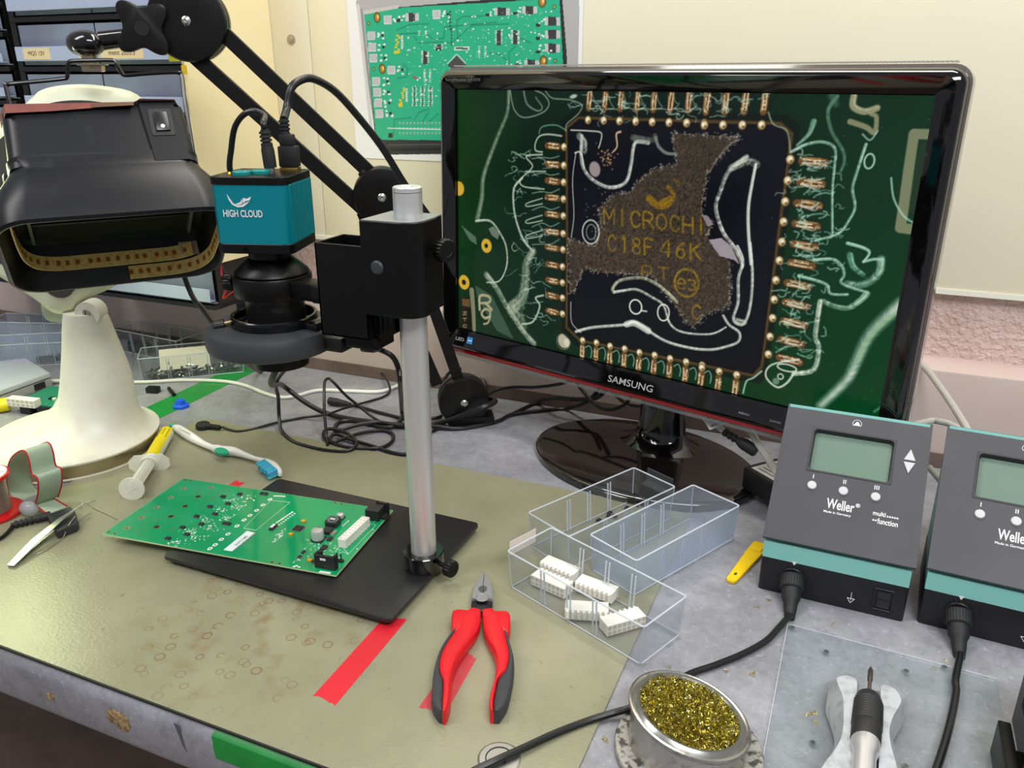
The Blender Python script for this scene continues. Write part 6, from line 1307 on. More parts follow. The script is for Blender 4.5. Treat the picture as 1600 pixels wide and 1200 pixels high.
WIRE = mat('tinned_wire', (206, 200, 176), 0.3, 0.8)
for pts, lb in (([(672, 570, .004), (682, 598, .010), (720, 578, .0118), (760, 598, .006), (800, 622, .003), (900, 668, .0028), (998, 715, .0028)], 'thin bent tinned wire running right from the tweezer tips across the mat'), ([(640, 690, .0145), (600, 745, .0138), (565, 800, .010), (545, 862, .004), (500, 905, .003), (440, 945, .003), (380, 985, .003), (310, 1010, .003)], 'thin tinned wire draped over the buckle edge right of the tweezers')):
    b = MB(); b.tube([G(*p9(x, y), z) for x, y, z in pts], .00055, 6); g = G(*p9(*pts[3][:2]), ZM); tag(b.build('wire_offcut', WIRE, loc=g), lb, 'wire')
# ---- solder reel
c = G(-14, 803, ZM); c = Vector((c.x, c.y, ZM)); t = thing('solder_reel', 'red reel of solder wire with white label at the left edge', 'reel', c)
RR = mat('red_reel_plastic', (206, 24, 28), 0.35)
b = MB(); b.lathe([(.034, 0), (.036, .001), (.036, .004), (.034, .005)], c, n=48); b.build('lower_flange', RR, t)
b = MB(); b.lathe([(.0265, .048), (.0290, .0485), (.0300, .0500), (.0290, .0525), (.0275, .0530), (.0270, .0525), (.0001, .0525)], c, n=48); b.build('upper_flange', RR, t)
b = MB(); b.lathe([(.0268, .0522), (.0268, .0532), (.0001, .0532)], c, n=48); lb_ = b.build('paper_disc', mat('reel_label', (240, 238, 232), 0.5), t)
b = MB()
for k in range(5): b.box(c + Vector((.010 - (k % 2) * .002, .012 - k * .005, .0533)), (.017 - (k % 3) * .003, .0012, .0002), rz=.5)
b.build('label_print', mat('label_grey_ink', (120, 120, 118), 0.6), lb_)
b = MB(); b.lathe([(.0225, .005)] + [(.0225 + (.0006 if k % 2 else 0), .005 + k * .0012) for k in range(1, 36)] + [(.0225, .048)], c, n=40); b.build('solder_wire', mat('solder_grey', (160, 150, 142), 0.35, 0.8), t)
# ---- trays, box and small board at the back left
def tray_at(src, x, y, a, label_, z=0.0004):
    o = copy_tree(src); o.location = (x, y, z); o.rotation_euler = (0, 0, R(a)); tag(o, label_, 'tray', 'parts trays at the back left'); return o
tray_at(tray3, -1.072, 1.046, 41.4, 'clear plastic tray of shiny clips and a paper slip, left of the ring light')
tray_at(tray3, -1.214, 1.106, -4, 'clear plastic tray of black connector strips against the wall behind the lamp column')
tray_at(tray2, -1.372, 0.985, 33, 'frosted plastic tray at the left edge of the photo, behind the silver box')
tray_at(tray2, -1.50, 1.075, 20, 'frosted plastic tray furthest back at the left edge of the photo')
for o in [o for o in bpy.data.objects if o.name.startswith('label_slip.')]: bpy.data.objects.remove(o)
# clips heap, slip of paper, black strips
rs3 = np.random.RandomState(5); u41 = Vector((math.cos(R(41.4)), math.sin(R(41.4)), 0)); v41 = Vector((-u41.y, u41.x, 0)); ct = Vector((-1.072, 1.046, 0))
b = MB()
for i in range(170):
    p = ct + u41 * rs3.uniform(-.076, .076) + v41 * rs3.uniform(-.026, .004) + Vector((0, 0, .003 + abs(rs3.randn()) * .006)); dd = Vector((rs3.randn(), rs3.randn(), rs3.randn() * .4)).normalized()
    M_ = frame(p, dd, dd.orthogonal()); b.box((0, 0, 0), (.011, .003, .0006), i % 3, M_); b.box((.004, 0, .001), (.004, .0036, .0018), i % 3, M_)
o = b.build('metal_clips', [mat('tinned_clip', (190, 192, 186), 0.3, 0.9), mat('dull_clip', (130, 130, 122), 0.4, 0.8), mat('clip_shadow_grey', (90, 92, 88), 0.5, 0.5)], loc=ct, smooth=0); tag(o, 'heap of tiny metal crimp clips in the clear tray left of the ring light', 'clips', kind='stuff')
b = MB(); F = frame(ct + v41 * .006 - u41 * .014 + Vector((0, 0, .026)), u41, Vector((0, 0, 1)) - v41 * 1.2); b.bb((-.042, -.020, 0), (.042, .020, .0004), 0, F); tag(b.build('paper_slip', mat('cream_paper', (222, 214, 196), 0.7), loc=ct), 'cream paper slip leaning in the tray of metal clips', 'paper')
for k, (dx, dy) in enumerate(((-.03, -.01), (.025, -.004))):
    b = MB(); c = Vector((-1.214 + dx * 1.1, 1.100 + dy, .0102)); b.box(c, (.048, .018, .016), bev=.001, rz=-.07)
    for i in range(7): b.box(c + Vector((-.020 + i * .0066, -.002, .010)), (.0032, .012, .006))
    tag(b.build('connector_strip', BLK, loc=c), ['black connector strip in the back tray, left of its twin', 'black connector strip in the back tray, right of its twin'][k], 'connector', 'black connector strips')
b = MB(); c = Vector((-1.352, .972, .010)); b.box(c, (.035, .012, .012), bev=.002, rz=.6); b.box(c + Vector((.02, .014, .003)), (.018, .016, .010), bev=.002, rz=.9); tag(b.build('black_clip', BLK, loc=c), 'small black plastic clip in the frosted tray at the left', 'clip')
t = thing('silver_box', 'flat silver-grey hinged box at the left edge below the frosted trays', 'box', (-1.34, .89, 0))
q = [G(78, 583, .024), G(40, 560, .024), G(-60, 572, .024), G(-40, 625, .024)]
def slab(b, z0, z1, k=1.0):
    c = sum(q, Vector()) / 4; b.prism([(c.x + (p.x - c.x) * k, c.y + (p.y - c.y) * k) for p in q], z0, z1, bev=.0015)
b = MB(); slab(b, .0004, .0150); b.build('lower_shell', mat('silver_grey_plastic', (172, 170, 170), 0.4, 0.2), t); b = MB(); slab(b, .0162, .0250); b.build('lid', mat('light_grey_lid', (196, 200, 206), 0.3), t); b = MB(); slab(b, .0148, .0164, .985); b.build('seam', mat('dark_seam', (60, 60, 74), 0.5), t)
p0 = q[0].lerp(q[3], .10); dq = (q[3] - q[0]).normalized(); b = MB(); b.bb((0, 0, 0), (.020, .0012, .011), 0, frame(Vector((p0.x, p0.y, .003)), dq, (0, 0, 1)) @ Matrix.Translation((0, .0002, 0))); b.build('black_sticker', BLK, t)
t = thing('small_circuit_board', 'small green circuit board with white plug and black sockets behind the lamp base', 'circuit board', (-1.19, .81, 0))
p, q_ = G(10, 628, .021), G(56, 633, .021); du = (q_ - p).normalized(); Fm = frame(p, du, (0, 0, 1)); b = MB(); b.bb((.004, .010, -.0060), (.115, .085, -.0044), 0, Fm); b.build('board', mat('teal_green_board', (40, 128, 100), 0.35), t)
b = MB(); molex(b, Fm @ Matrix.Translation((0, .004, 0)) @ Matrix.Rotation(PI / 2, 4, 'X') @ Matrix.Translation((0, 0, -.006)), .052, 6, -.004, .014, .0125); b.build('white_plug', [NYL, MATS['socket_shadow']], t)
for x0_, x1_, hh in ((.016, .036, .001), (.048, .095, .001)):
    b = MB(); b.bb((x0_, .006, -.0207), (x1_, .030, -.006), 0, Fm, bev=.0006); b.build('black_socket', BLK, t)
random.seed(8); b = MB()
for i in range(16): b.box((random.uniform(.05, .11), random.uniform(.02, .08), -.0030), (random.uniform(.004, .010), random.uniform(.003, .008), .003), i % 2, Fm)
b.build('board_parts', [ICB, SILK], t)
p, q_ = G(-40, 640, .0115), G(15, 631, .0115); b = MB(); dd = (q_ - p).normalized(); b.lathe([(.009, 0), (.0112, .002), (.0112, (q_ - p).length - .002), (.009, (q_ - p).length)], p, dd, 28); tag(b.build('yellow_cylinder', mat('yellow_tube', (236, 216, 20), 0.45), loc=p), 'yellow plastic tube end at the left edge beside the small circuit board', 'tube')
# ================================================================== articulated arm and fume extractor
A2d, B2d = Vector((-.528, 1.030, 0)), Vector((-.97, .76, 0)); AD = (B2d - A2d).normalized(); AN = Vector((-AD.y, AD.x, 0))   # AN points away from the wall side
if AN.y > 0: AN = -AN
def PL(px, py, off=0.0):
    """photo pixel on the arm's vertical plane"""
    d = Vector(ray(px, py)); o = A2d + AN * off; return Vector(CC) + d * ((o - Vector(CC)).dot(AN) / d.dot(AN))
t = thing('articulated_arm', 'black parallel-bar articulated arm standing on the bench behind the microscope post', 'arm', (-.50, .97, 0))
ARM = mat('black_painted_steel', (15, 13, 12), 0.42, spec=0.28); SATB = mat('satin_black_disc', (15, 13, 12), 0.34, spec=0.32)
def bar(p, q, w_=.0185, off=0.0, name='bar', th=.012):
    d = (q - p); L_ = d.length; F = frame(p, d.normalized(), AN); b = MB(); b.bb((0, -w_ / 2, off - th / 2), (L_, w_ / 2, off + th / 2), 0, F, bev=.0008, seg=1); b.build(name, ARM, t)
def disc(c, r, th=.030):
    b = MB(); b.lathe([(r * .7, -th / 2), (r * .97, -th / 2), (r, -th / 2 + .002), (r, -th * .1), (r * .96, -th * .08), (r * .96, th * .1), (r, th * .12), (r, th / 2 - .003), (r * .96, th / 2), (r * .5, th / 2 + .003), (r * .16, th / 2 + .0015), (.0001, th / 2 + .0015)], c, AN, 56); o = b.build('joint_disc', SATB, t)
    b = MB(); b.lathe([(.0058, 0), (.0056, .0012), (.0040, .0026), (.0018, .0030), (.0015, .0018), (.0001, .0018)], c + AN * (th / 2 + .0012), AN, 24); b.build('joint_screw', mat('zinc_screw', (206, 204, 196), 0.25, 0.9), o); return o
E0, E1, E2 = PL(724, 624), PL(597, 306), PL(296, 34)
bar(PL(683, 600), PL(566, 330), .0165, 0, 'lower_bar'); bar(PL(716, 592), PL(625, 330), .0165, 0, 'lower_bar')
bar(PL(575, 333), PL(262, 50), .0185, 0, 'upper_bar'); bar(PL(604, 295), PL(300, 5), .0185, 0, 'upper_bar')
disc(E0, .0385); disc(E1, .0390); disc(E2, .0470, .034)
b = MB(); k = PL(572, 276); b.box((0, 0, 0), (.020, .010, .018), 0, frame(k, (PL(604, 295) - PL(300, 5)).normalized(), AN), bev=.001); b.build('bar_stop', ARM, t)
b = MB(); b.bb((-.040, -.016, .0004), (.030, .016, .014), 0, frame(Vector((E0.x + .006, E0.y, 0)), AD, (0, 0, 1)), bev=.002); b.build('bench_clamp', ARM, t)
# knob, swivel and nut at the upper end
KC = PL(224, 44, .022); b = MB(); star = []
for i in range(72):
    a = 2 * PI * i / 72; star.append(((.0225 + .0150 * (abs(math.cos(2 * (a - R(40)))) ** 2.6)) * math.cos(a), (.0225 + .0150 * (abs(math.cos(2 * (a - R(40)))) ** 2.6)) * math.sin(a)))
FK = frame(KC, -AD, AN); b.prism(star, -.006, .006, 0, FK, bev=.0012); b.prism(circ(.0098, 32), .0058, .0068, 0, FK); kn = b.build('star_knob', mat('moulded_black_knob', (17, 15, 14), 0.30, spec=0.4), t)
b = MB(); b.prism(circ(.0085, 32), .0066, .0070, 0, FK); b.build('knob_cap', mat('knob_cap_black', (14, 13, 12), 0.5), kn)
b = MB(); b.cyl(PL(222, 46, 0), PL(226, 44, .018), .009, n=20); b.cyl(PL(268, 42), PL(222, 46, 0.0), .012, .010, n=24); b.build('knob_neck', SATB, t)
b = MB(); b.cyl(PL(213, 57, .002), PL(158, 64, .004), .0105, .0112, n=28); b.build('swivel_stem', mat('glossy_black_paint', (12, 12, 12), 0.14, coat=0.5), t)
c = PL(134, 68, .004); b = MB(); b.sphere(c, .0235, 32, sc_=(1.06, .85, .66)); b.build('swivel_head', MATS['glossy_black_paint'], t)
up = Vector((0, 0, 1)); b = MB(); s0_ = PL(139, 84, .004); b.cyl(s0_, s0_ - up * .014, .0095, n=24); b.build('threaded_stud', mat('nickel_nut', (176, 162, 140), 0.28, 0.95), t)
nz = PL(146, 107, .004); b = MB(); b.lathe([(.012, -.004), (.0135, -.003), (.0135, .003), (.012, .004)], nz, up, 6); b.lathe([(.018, .0035), (.018, .0052)], nz, up, 28); b.build('hex_nut', MATS['nickel_nut'], t)
# ---- fume extractor: hood opening towards the bench and the viewer
al = R(52.3); ex = Vector((math.cos(al), math.sin(al), 0)); hv = Vector((math.sin(al), -math.cos(al), 0)); fd = R(57.4)
ea = (hv * math.cos(fd) - up * math.sin(fd)).normalized(); et = (hv * math.sin(fd) + up * math.cos(fd)).normalized()
et = (et - ex * et.dot(ex)).normalized(); ea = ex.cross(et) * (1 if ex.cross(et).dot(ea) > 0 else -1)
EO = DP(190, 396, 1.02)
EF = Matrix.Identity(4)
for i in range(3): EF[i][0], EF[i][1], EF[i][2], EF[i][3] = ex[i] * .83, et[i] * .95, ea[i] * .72, EO[i]      # x across, y towards the upper rim, z out of the mouth
t = thing('fume_extractor', 'black fume extractor hood with a yellowed strip of lamps inside, hung from the arm', 'fume extractor', EO)
HB = mat('dusty_black_plastic', (19, 20, 24), 0.36, spec=0.38, var=(40, (38, 40, 46), 0.6, 0.82)); HIN = mat('black_hood_inside', (22, 21, 18), 0.42)
def er(w_, h, r, z, n=7, cy=0.0): return [EF @ Vector((x, y, z)) for x, y in rrect(w_, h, r, n, 0, cy)]
Wm = 0.272
b = MB(); b.loft([er(Wm, .205, .040, 0), er(Wm + .006, .210, .042, -.004), er(Wm + .004, .208, .042, -.030), er(Wm - .012, .196, .040, -.062), er(Wm - .040, .176, .034, -.088), er(Wm - .049, .168, .028, -.096), er(Wm - .050, .168, .022, -.112)], caps=(False, False)); b.build('hood', HB, t)
b = MB(); b.loft([er(Wm, .205, .040, 0), er(Wm - .005, .200, .038, -.0005), er(Wm - .012, .194, .036, -.010), er(Wm - .036, .172, .026, -.072), er(Wm - .060, .150, .010, -.078)], caps=(False, True)); b.build('hood_lining', HIN, t)
WB_ = .2195
b = MB(); b.loft([er(WB_, .165, .018, -.096), er(WB_ - .004, .163, .018, -.135), er(WB_ - .008, .160, .018, -.190), er(WB_ - .020, .150, .014, -.194)], caps=(False, True)); b.build('motor_housing', HB, t)
b = MB(); b.loft([[EF @ Vector((x, y, z)) for x, y in ((.052 + dx, .0785), (.094 + dx, .0785), (.094 + dx, .0835 + h), (.052 + dx, .0835 + h))] for z, dx, h in ((-.094, .004, .002), (-.192, -.002, 0.0))]); b.build('switch_panel', HB, t)
FS = EF @ Matrix.Translation((.074, .0845, -.158)) @ Matrix.Rotation(-PI / 2, 4, 'X')          # y runs towards the back, z off the upper face
FS = frame(EF @ Vector((.073, .0842, -.156)), ex, et)
b = MB(); b.prism(rrect(.024, .032, .002, 3), -.001, .0012, 0, FS, bev=.0005, seg=1); sw = b.build('power_switch', BLK, t)
b = MB(); b.bb((-.0072, -.011, .0008), (.0072, .011, .0034), 0, FS, bev=.0008); rk = b.build('rocker', mat('rocker_dark', (26, 26, 26), 0.3), sw)
b = MB(); b.prism(circ(.0022, 16, 0, -.006), .0033, .0037, 0, FS); b.build('off_mark', WHT, rk)
# brown-red tape along the top edge
BRT = mat('brown_red_tape', (124, 62, 52), 0.5, var=(60, (108, 52, 44), 0.4, 0.7)); b = MB(); random.seed(2)
secs = []
def tp(x, zb_, k): return [EF @ Vector((x, .0835 + .0012, zb_)), EF @ Vector((x, .0832, -.190)), EF @ Vector((x, .074, -.1985)), EF @ Vector((x, .050, -.2015 - k))]
b.loft([[EF @ Vector((-.109, .050, -.178)), EF @ Vector((-.1085, .058, -.190)), EF @ Vector((-.1075, .056, -.197)), EF @ Vector((-.106, .045, -.200))], tp(-.100, -.176, .002), tp(-.05, -.178, .001), tp(0.0, -.182, .002), tp(.045, -.189, .001), [p + et * .004 for p in tp(.052, -.192, .002)], [p + et * .004 for p in tp(.094, -.190, .002)], [EF @ Vector((.1065, .060, -.184)), EF @ Vector((.107, .060, -.190)), EF @ Vector((.105, .056, -.197)), EF @ Vector((.104, .045, -.199))]], caps=(False, False), closed=False)
b.build('edge_tape', BRT, t)
b = MB(); b.loft([[EF @ Vector((x, .085 + .0035 * k, -.182)), EF @ Vector((x, .0852, -.190))] for x, k in ((-.005, .1), (.02, .6), (.044, 1.0))], caps=(False, False), closed=False); b.build('lifted_tape_edge', mat('dark_brown_tape', (92, 56, 30), 0.5), t)
# filter at the back of the mouth: foam in three rows behind thin bars
FO = mat('black_foam', (24, 23, 17), 0.95, bump=(700, 1.0), var=(400, (44, 42, 34), 0.5, 0.8))
b = MB(); b.bb((-.098, -.072, -.079), (.098, .072, -.0735), 0, EF); b.build('filter_foam', FO, t)
for y in (-.026, .022):
    b = MB(); b.bb((-.1, y - .0022, -.0738), (.1, y + .0022, -.0705), 0, EF, bev=.0008); b.build('filter_bar', BLK, t)
for x in (-.1015, .1015):
    b = MB(); b.bb((x - .002, -.073, -.076), (x + .002, .073, -.066), 0, EF); b.build('filter_edge', mat('grey_edge', (110, 110, 96), 0.5), t)
# strip of lamps round the inside of the lower lip
LS = mat('yellowed_strip', (250, 220, 140), 0.42, var=(220, (226, 180, 84), 0.45, 0.75)); path = [(.133, .020), (.131, -.020), (.127, -.055), (.112, -.082), (.085, -.094), (.04, -.0955), (-.04, -.0955), (-.085, -.094), (-.112, -.082), (-.126, -.055), (-.1305, -.015), (-.1315, .030), (-.131, .075)]
def strip(pth, z0, z1, k, name):
    P = spline([(x, y, 0) for x, y in pth], 6); b = MB()
    b.loft([[EF @ Vector((p.x * k, p.y * k, z0)), EF @ Vector((p.x * k, p.y * k, z1)), EF @ Vector((p.x * (k - .012), p.y * (k - .012), z1)), EF @ Vector((p.x * (k - .012), p.y * (k - .012), z0))] for p in P], 0)
    o = b.build(name, LS, t); run = 0
    for i in range(1, len(P)):
        run += (P[i] - P[i - 1]).length
        if run > .0115:
            run = 0; p = P[i]; b = MB(); tg = EF.to_3x3() @ (P[i] - P[i - 1]).normalized(); c = EF @ Vector((p.x * (k - .014), p.y * (k - .014), (z0 + z1) / 2)); F = frame(c, tg, ea)
            b.box((0, 0, 0), (.0042, .0016, .0060), 0, F, bev=.0004, seg=1); b.build('lamp_chip', mat('orange_phosphor', (176, 104, 28), 0.4), o)
    return o
strip(path[3:], -.050, -.026, .915, 'lamp_strip'); strip(path[:6] + [(0.012, -.0955)], -.0245, -.002, .955, 'lamp_strip')
b = MB(); b.box((.098, -.0815, -.042), (.026, .0015, .024), 0, EF); b.build('white_tab', mat('strip_tab', (214, 200, 176), 0.5), t)
# wire bail
WR = mat('black_wire', (12, 12, 12), 0.25)
lp, rp = EF @ Vector((-.114, .020, -.105)), EF @ Vector((.114, .020, -.105))
pts = [lp, DP(30, 235, 1.08), DP(10, 140, 1.12), DP(11, 133, 1.122), DP(20, 130.5, 1.122), DP(60, 127, 1.126), DP(98, 123, 1.130), DP(105, 120, 1.130), DP(106, 108, 1.130), DP(107, 100, 1.130), DP(112, 95.5, 1.130), DP(145, 94.5, 1.128), DP(172, 94, 1.126), DP(180, 96, 1.125), DP(184, 104, 1.124), DP(190, 114, 1.124), DP(198, 117.5, 1.123), DP(230, 115, 1.118), DP(268, 113, 1.112), DP(280, 114, 1.110), DP(284, 119, 1.109), DP(290, 165, 1.085), rp]
b = MB(); b.tube(pts, .0024, 10, smooth=4); b.build('wire_bail', WR, t)
for p, s_ in ((lp, -1), (rp, 1)):
    b = MB(); b.lathe([(.016, 0), (.016, .006), (.013, .008), (.0001, .008)], p - ex * (s_ * .004), ex * s_, 32); b.build('pivot_boss', HB, t)
# scratches of grey dust stay in the material; cord of the extractor
b = MB(); b.tube([EF @ Vector((.070, -.092, -.19)), DP(293, 446, 1.17), DP(318, 484, 1.13), DP(342, 519, 1.09), DP(358, 548, 1.12), G(405, 580, .006), G(440, 577, .004)], .0034, 10); b.build('power_cord', CABLE, t)
# ================================================================== drawer cabinets, poster, tape flags
FRZ = mat('frosted_drawer_plastic', (136, 144, 164), 0.3, spec=0.6, var=(7, (112, 118, 136), 0.35, 0.65)); LIPM = mat('frosted_lip', (168, 178, 204), 0.3, spec=0.6); TAGM = mat('tan_label', (222, 200, 158), 0.6); INK = mat('label_black_ink', (52, 48, 44), 0.6); CAB = mat('black_cabinet', (22, 21, 22), 0.4)
def cabinet(lb, x0, x1, z0, z1, rows, cols, yf, words, lean=0.0):
    t = thing('drawer_cabinet', lb, 'drawer cabinet', ((x0 + x1) / 2, yf + .07, z0), 'drawer cabinets on the wall')
    pw = (x1 - x0 - .012) / cols; ph = (z1 - z0 - .012) / rows; b = MB()
    b.bb((x0, yf + .002, z0), (x0 + .012, yf + .135, z1)); b.bb((x1 - .004, yf + .012, z0), (x1, yf + .135, z1)); b.bb((x0, yf + .13, z0), (x1, yf + .137, z1))
    for r in range(rows + 1): z = z0 + .006 + r * ph; b.bb((x0, yf + .001, z - .006), (x1, yf + .135, z + .002), bev=.001, seg=1)
    b.build('carcass', CAB, t)
    for r in range(rows):
        for c in range(cols):
            xa = x0 + .014 + c * pw; xb = xa + pw - .003; za = z0 + .010 + r * ph; zb = za + ph - .014
            b = MB(); b.bb((xa, yf + .004, za), (xb, yf + .0062, zb), bev=.0005, seg=1); b.bb((xa, yf + .006, za), (xb, yf + .125, za + .002)); d = b.build('drawer', FRZ, t)
            zl = za + (zb - za) * (.10 if rows > 6 else .02); hl = (zb - za) * .36
            b = MB(); b.bb((xa - .002, yf - .008, zl), (xb + .002, yf - .0065, zl + hl), bev=.0004, seg=1); b.bb((xa, yf - .007, zl), (xb, yf + .005, zl + .0012)); b.build('drawer_lip', LIPM, d)
            wd = words.get((r, c))
            if wd:
                for (s_, fx, fw) in wd:
                    xs = xa + (xb - xa) * fx; ws = (xb - xa) * fw; b = MB(); b.bb((xs, yf - .0086, zl + hl * .10), (xs + ws, yf - .0079, zl + hl * .9)); lbx = b.build('label_card', TAGM, d)
                    label('label_lettering', s_, ws * .62, hl * .34, Matrix.Translation((xs + ws * .20, yf - .0088, zl + hl * .34)) @ Matrix.Rotation(PI / 2, 4, 'X'), INK, lbx, 0.0001, bold=0.0)
    return t
cabinet('black cabinet of wide frosted drawers beside the yellowed board, MQS 12V label', -1.312, -.962, .137, .737, 8, 2, 1.0, {(5, 0): [('MQS 12V', .10, .36)], (5, 1): [('LED', -.18, .2), ('ment 2to5.5', .10, .52)]})
cabinet('black cabinet of small frosted drawers cut off by the left edge', -1.62, -1.335, .137, .78, 12, 3, 1.0, {(3, 2): [('III-carte 5mm', .10, .8)], (5, 2): [('CMS', .05, .35)], (4, 1): [('SMD', .2, .5)]})
YFL = mat('yellow_flag_tape', (216, 176, 20), 0.5); OFL = mat('olive_flag_tape', (168, 160, 16), 0.45)
for (a, c, m_, lb) in (((263, 85), (281, 96), OFL, 'olive yellow tape flag on the drawer lip'), ((283, 102), (293, 116), YFL, 'upper orange tape flag on the edge of the yellowed board'), ((287, 122), (291, 142), YFL, 'lower orange tape flag on the edge of the yellowed board')):
    p, q = YP(*a, .990), YP(*c, .990); b = MB(); b.bb((p.x, .9895, q.z), (q.x, .9902, p.z)); tag(b.build('tape_flag', m_, loc=p), lb, 'tape')
# ---- printed picture of a circuit board on the wall
def paint_poster():
    W_, H_ = 460, 330; cv = Canvas(W_, H_); x0, x1, z0, z1 = PX0, PX1, PZ0, PZ1; rs_ = np.random.RandomState(17)
    def Q(px, py): p = YP(px, py, 1.1945); return ((p.x - x0) / (x1 - x0) * W_, (p.z - z0) / (z1 - z0) * H_)
    def q8(x, y): return Q(530 + x / 4, y / 4)
    S = lambda pts: [q8(*p) for p in pts]
    cv.a[:] = np.array((236, 234, 230)) / 255.0
    cv.poly(S([(105, 10), (150, -60), (1500, -60), (1490, 600), (1500, 960), (290, 965), (235, 900)]), (176, 174, 172)); cv.stroke(S([(120, 40), (165, 450), (215, 860), (290, 900)]), 7, (206, 204, 202), sm=4); cv.stroke(S([(140, 60), (180, 450), (235, 860)]), 4, (140, 138, 138), sm=4)
    cv.poly(S([(160, 90), (380, 45), (1390, -40), (1420, 330), (1440, 950), (310, 965), (225, 850)]), (44, 44, 46)); cv.poly(S([(150, 70), (370, 30), (372, 60), (165, 95)]), (196, 192, 182))
    cv.stroke(S([(310, 905), (1440, 890)]), 2, (84, 84, 88), sm=1); cv.stroke(S([(310, 935), (1440, 920)]), 3, (20, 20, 22), sm=1)
    GR = (42, 172, 130); cv.poly(S([(158, 92), (395, 48), (860, 22), (1375, -10), (1395, 350), (1420, 880), (268, 872), (228, 830)]), GR)
    d = (20, 126, 98)
    for pts in ([(370, 215), (530, 205), (590, 245), (655, 240), (660, 170), (980, 140)], [(360, 190), (440, 155), (560, 150)], [(740, 250), (735, 130), (770, 105), (900, 100)], [(470, 230), (500, 270), (640, 262), (700, 268), (830, 160), (1060, 150)], [(940, 330), (1000, 340), (1050, 380)], [(1100, 290), (1060, 330), (1060, 400)], [(340, 850), (345, 745), (450, 735)], [(470, 750), (500, 700), (560, 680)], [(520, 760), (560, 700)], [(555, 765), (620, 710)], [(1130, 240), (1200, 270)], [(400, 400), (430, 430), (420, 480), (360, 490)]): cv.stroke(S(pts), 1.6, d, sm=1)
    w_ = (222, 226, 222)
    def rect_(x, y, a, h, c): cv.poly(S([(x, y), (x + a, y), (x + a, y + h), (x, y + h)]), c)
    for x, y in ((280, 98), (585, 65), (178, 198), (183, 268), (190, 336), (303, 410), (208, 482), (215, 550), (220, 616), (228, 682)):
        rect_(x, y, 48, 54, (206, 206, 206)); rect_(x + 4, y + 4, 40, 44, (186, 186, 188))
        for k in range(5): rect_(x + 56 + (k % 2) * 30 + rs_.rand() * 12, y + rs_.rand() * 46, 14, 11, w_)
        rect_(x + 86, y + 18, 16, 16, (40, 46, 46))
    for x, y, a, h in ((435, 80, 40, 56), (990, 48, 52, 52), (1165, 38, 46, 52), (1305, 105, 50, 58), (1305, 188, 50, 58), (1305, 272, 50, 58), (1175, 372, 48, 40)):
        rect_(x - 20, y + 4, a + 44, h - 8, (190, 192, 190)); rect_(x, y, a, h, (58, 58, 60))
        for k in range(4): rect_(x - 70 + rs_.rand() * 40, y + rs_.rand() * 50, 14, 9, w_)
        rect_(x - 78, y + h - 14, 28, 18, (46, 46, 48))
    for x, y, a, h in ((525, 320, 26, 84), (985, 190, 24, 92), (1085, 190, 28, 88), (880, 290, 26, 78), (540, 432, 22, 88), (605, 278, 32, 40), (505, 195, 30, 34)):
        for k in range(int(h / 11)): rect_(x - 12, y + k * 11, a + 24, 5, w_)
        rect_(x, y, a, h, (62, 60, 60) if x not in (880, 540, 505) else GR)
    for cx in (470, 520, 570):
        for k in range(10): rect_(cx - 14, 542 + k * 12.5, 30, 6, w_); rect_(cx - 5, 542 + k * 12.5, 12, 7, (70, 74, 76))
    for _ in range(330):
        x, y = 420 + rs_.rand() * 900, 60 + rs_.rand() * 560
        if rs_.rand() < .55: rect_(x, y, 4 + rs_.rand() * 10, 4 + rs_.rand() * 6, w_)
        else: cv.blob(q8(x, y), .7, .7, w_, .8)
    cv.poly(S([(735, 345), (795, 405), (735, 465), (675, 405)]), (74, 74, 76)); 
    for k in range(12):
        for s_ in (-1, 1): p = (735 + s_ * (4 + k * 4.6), 342 + k * 4.9); cv.blob(q8(*p), .9, .9, w_)
    rect_(720, 290, 92, 26, (206, 214, 208)); rect_(728, 297, 76, 12, (70, 100, 92))
    Y_ = (214, 196, 20)
    for x, y in ((350, 215), (378, 545)):
        for k in range(8): rect_(x + rs_.rand() * 26 - 4, y + k * 15, 14, 12, Y_)
        rect_(x - 8, y + 100, 26, 22, Y_); rect_(x + 40, y + 8, 8, 84, (190, 200, 190))
        for k in range(7): rect_(x + 36, y + 10 + k * 12, 16, 4, w_)
    for x, y in ((238, 110), (270, 430), (1268, 12), (1275, 382)): cv.blob(q8(x, y), 7, 8.5, (70, 66, 40)); cv.blob(q8(x, y), 5, 6.5, (184, 128, 40)); cv.blob(q8(x + 5, y - 4), 2, 3, (240, 210, 140))
    for x, y in ((185, 147), (215, 432), (1342, 44), (1348, 380)): cv.blob(q8(x, y), 3, 3, (60, 70, 40)); cv.blob(q8(x, y), 1.5, 1.5, (220, 210, 120))
    for y, r_ in ((770, 2), (803, 2), (832, 2)):
        for k in range(40): cv.blob(q8(382 + k * 22.5, y), 1.9, 2, (208, 210, 200)); cv.blob(q8(384 + k * 22.5, y + 2), .9, 1, (40, 84, 70))
    cv.stroke(S([(305, 800), (640, 808), (1400, 815)]), 1.8, w_, sm=1); rect_(308, 830, 26, 28, (40, 40, 42)); rect_(1430, 0, 0, 0, w_)
    for x in (695, 700): 
        for k in range(6): cv.blob(q8(694, 75 + k * 22), 1.4, 1.4, (50, 70, 60)); cv.blob(q8(702, 180 + k * 20), 1.2, 1.2, (50, 70, 60))
    cv.stroke(S([(480, 490), (465, 480)]), 3, (180, 60, 50), sm=1)
    return cv
PX0, PX1 = YP(548, 100, 1.1945).x, YP(909, 100, 1.1945).x; PZ0, PZ1 = YP(568, 247, 1.1945).z, 0.66
t = thing('board_print', 'printed picture of a green circuit board pinned behind the monitor', 'poster', ((PX0 + PX1) / 2, 1.195, PZ0))
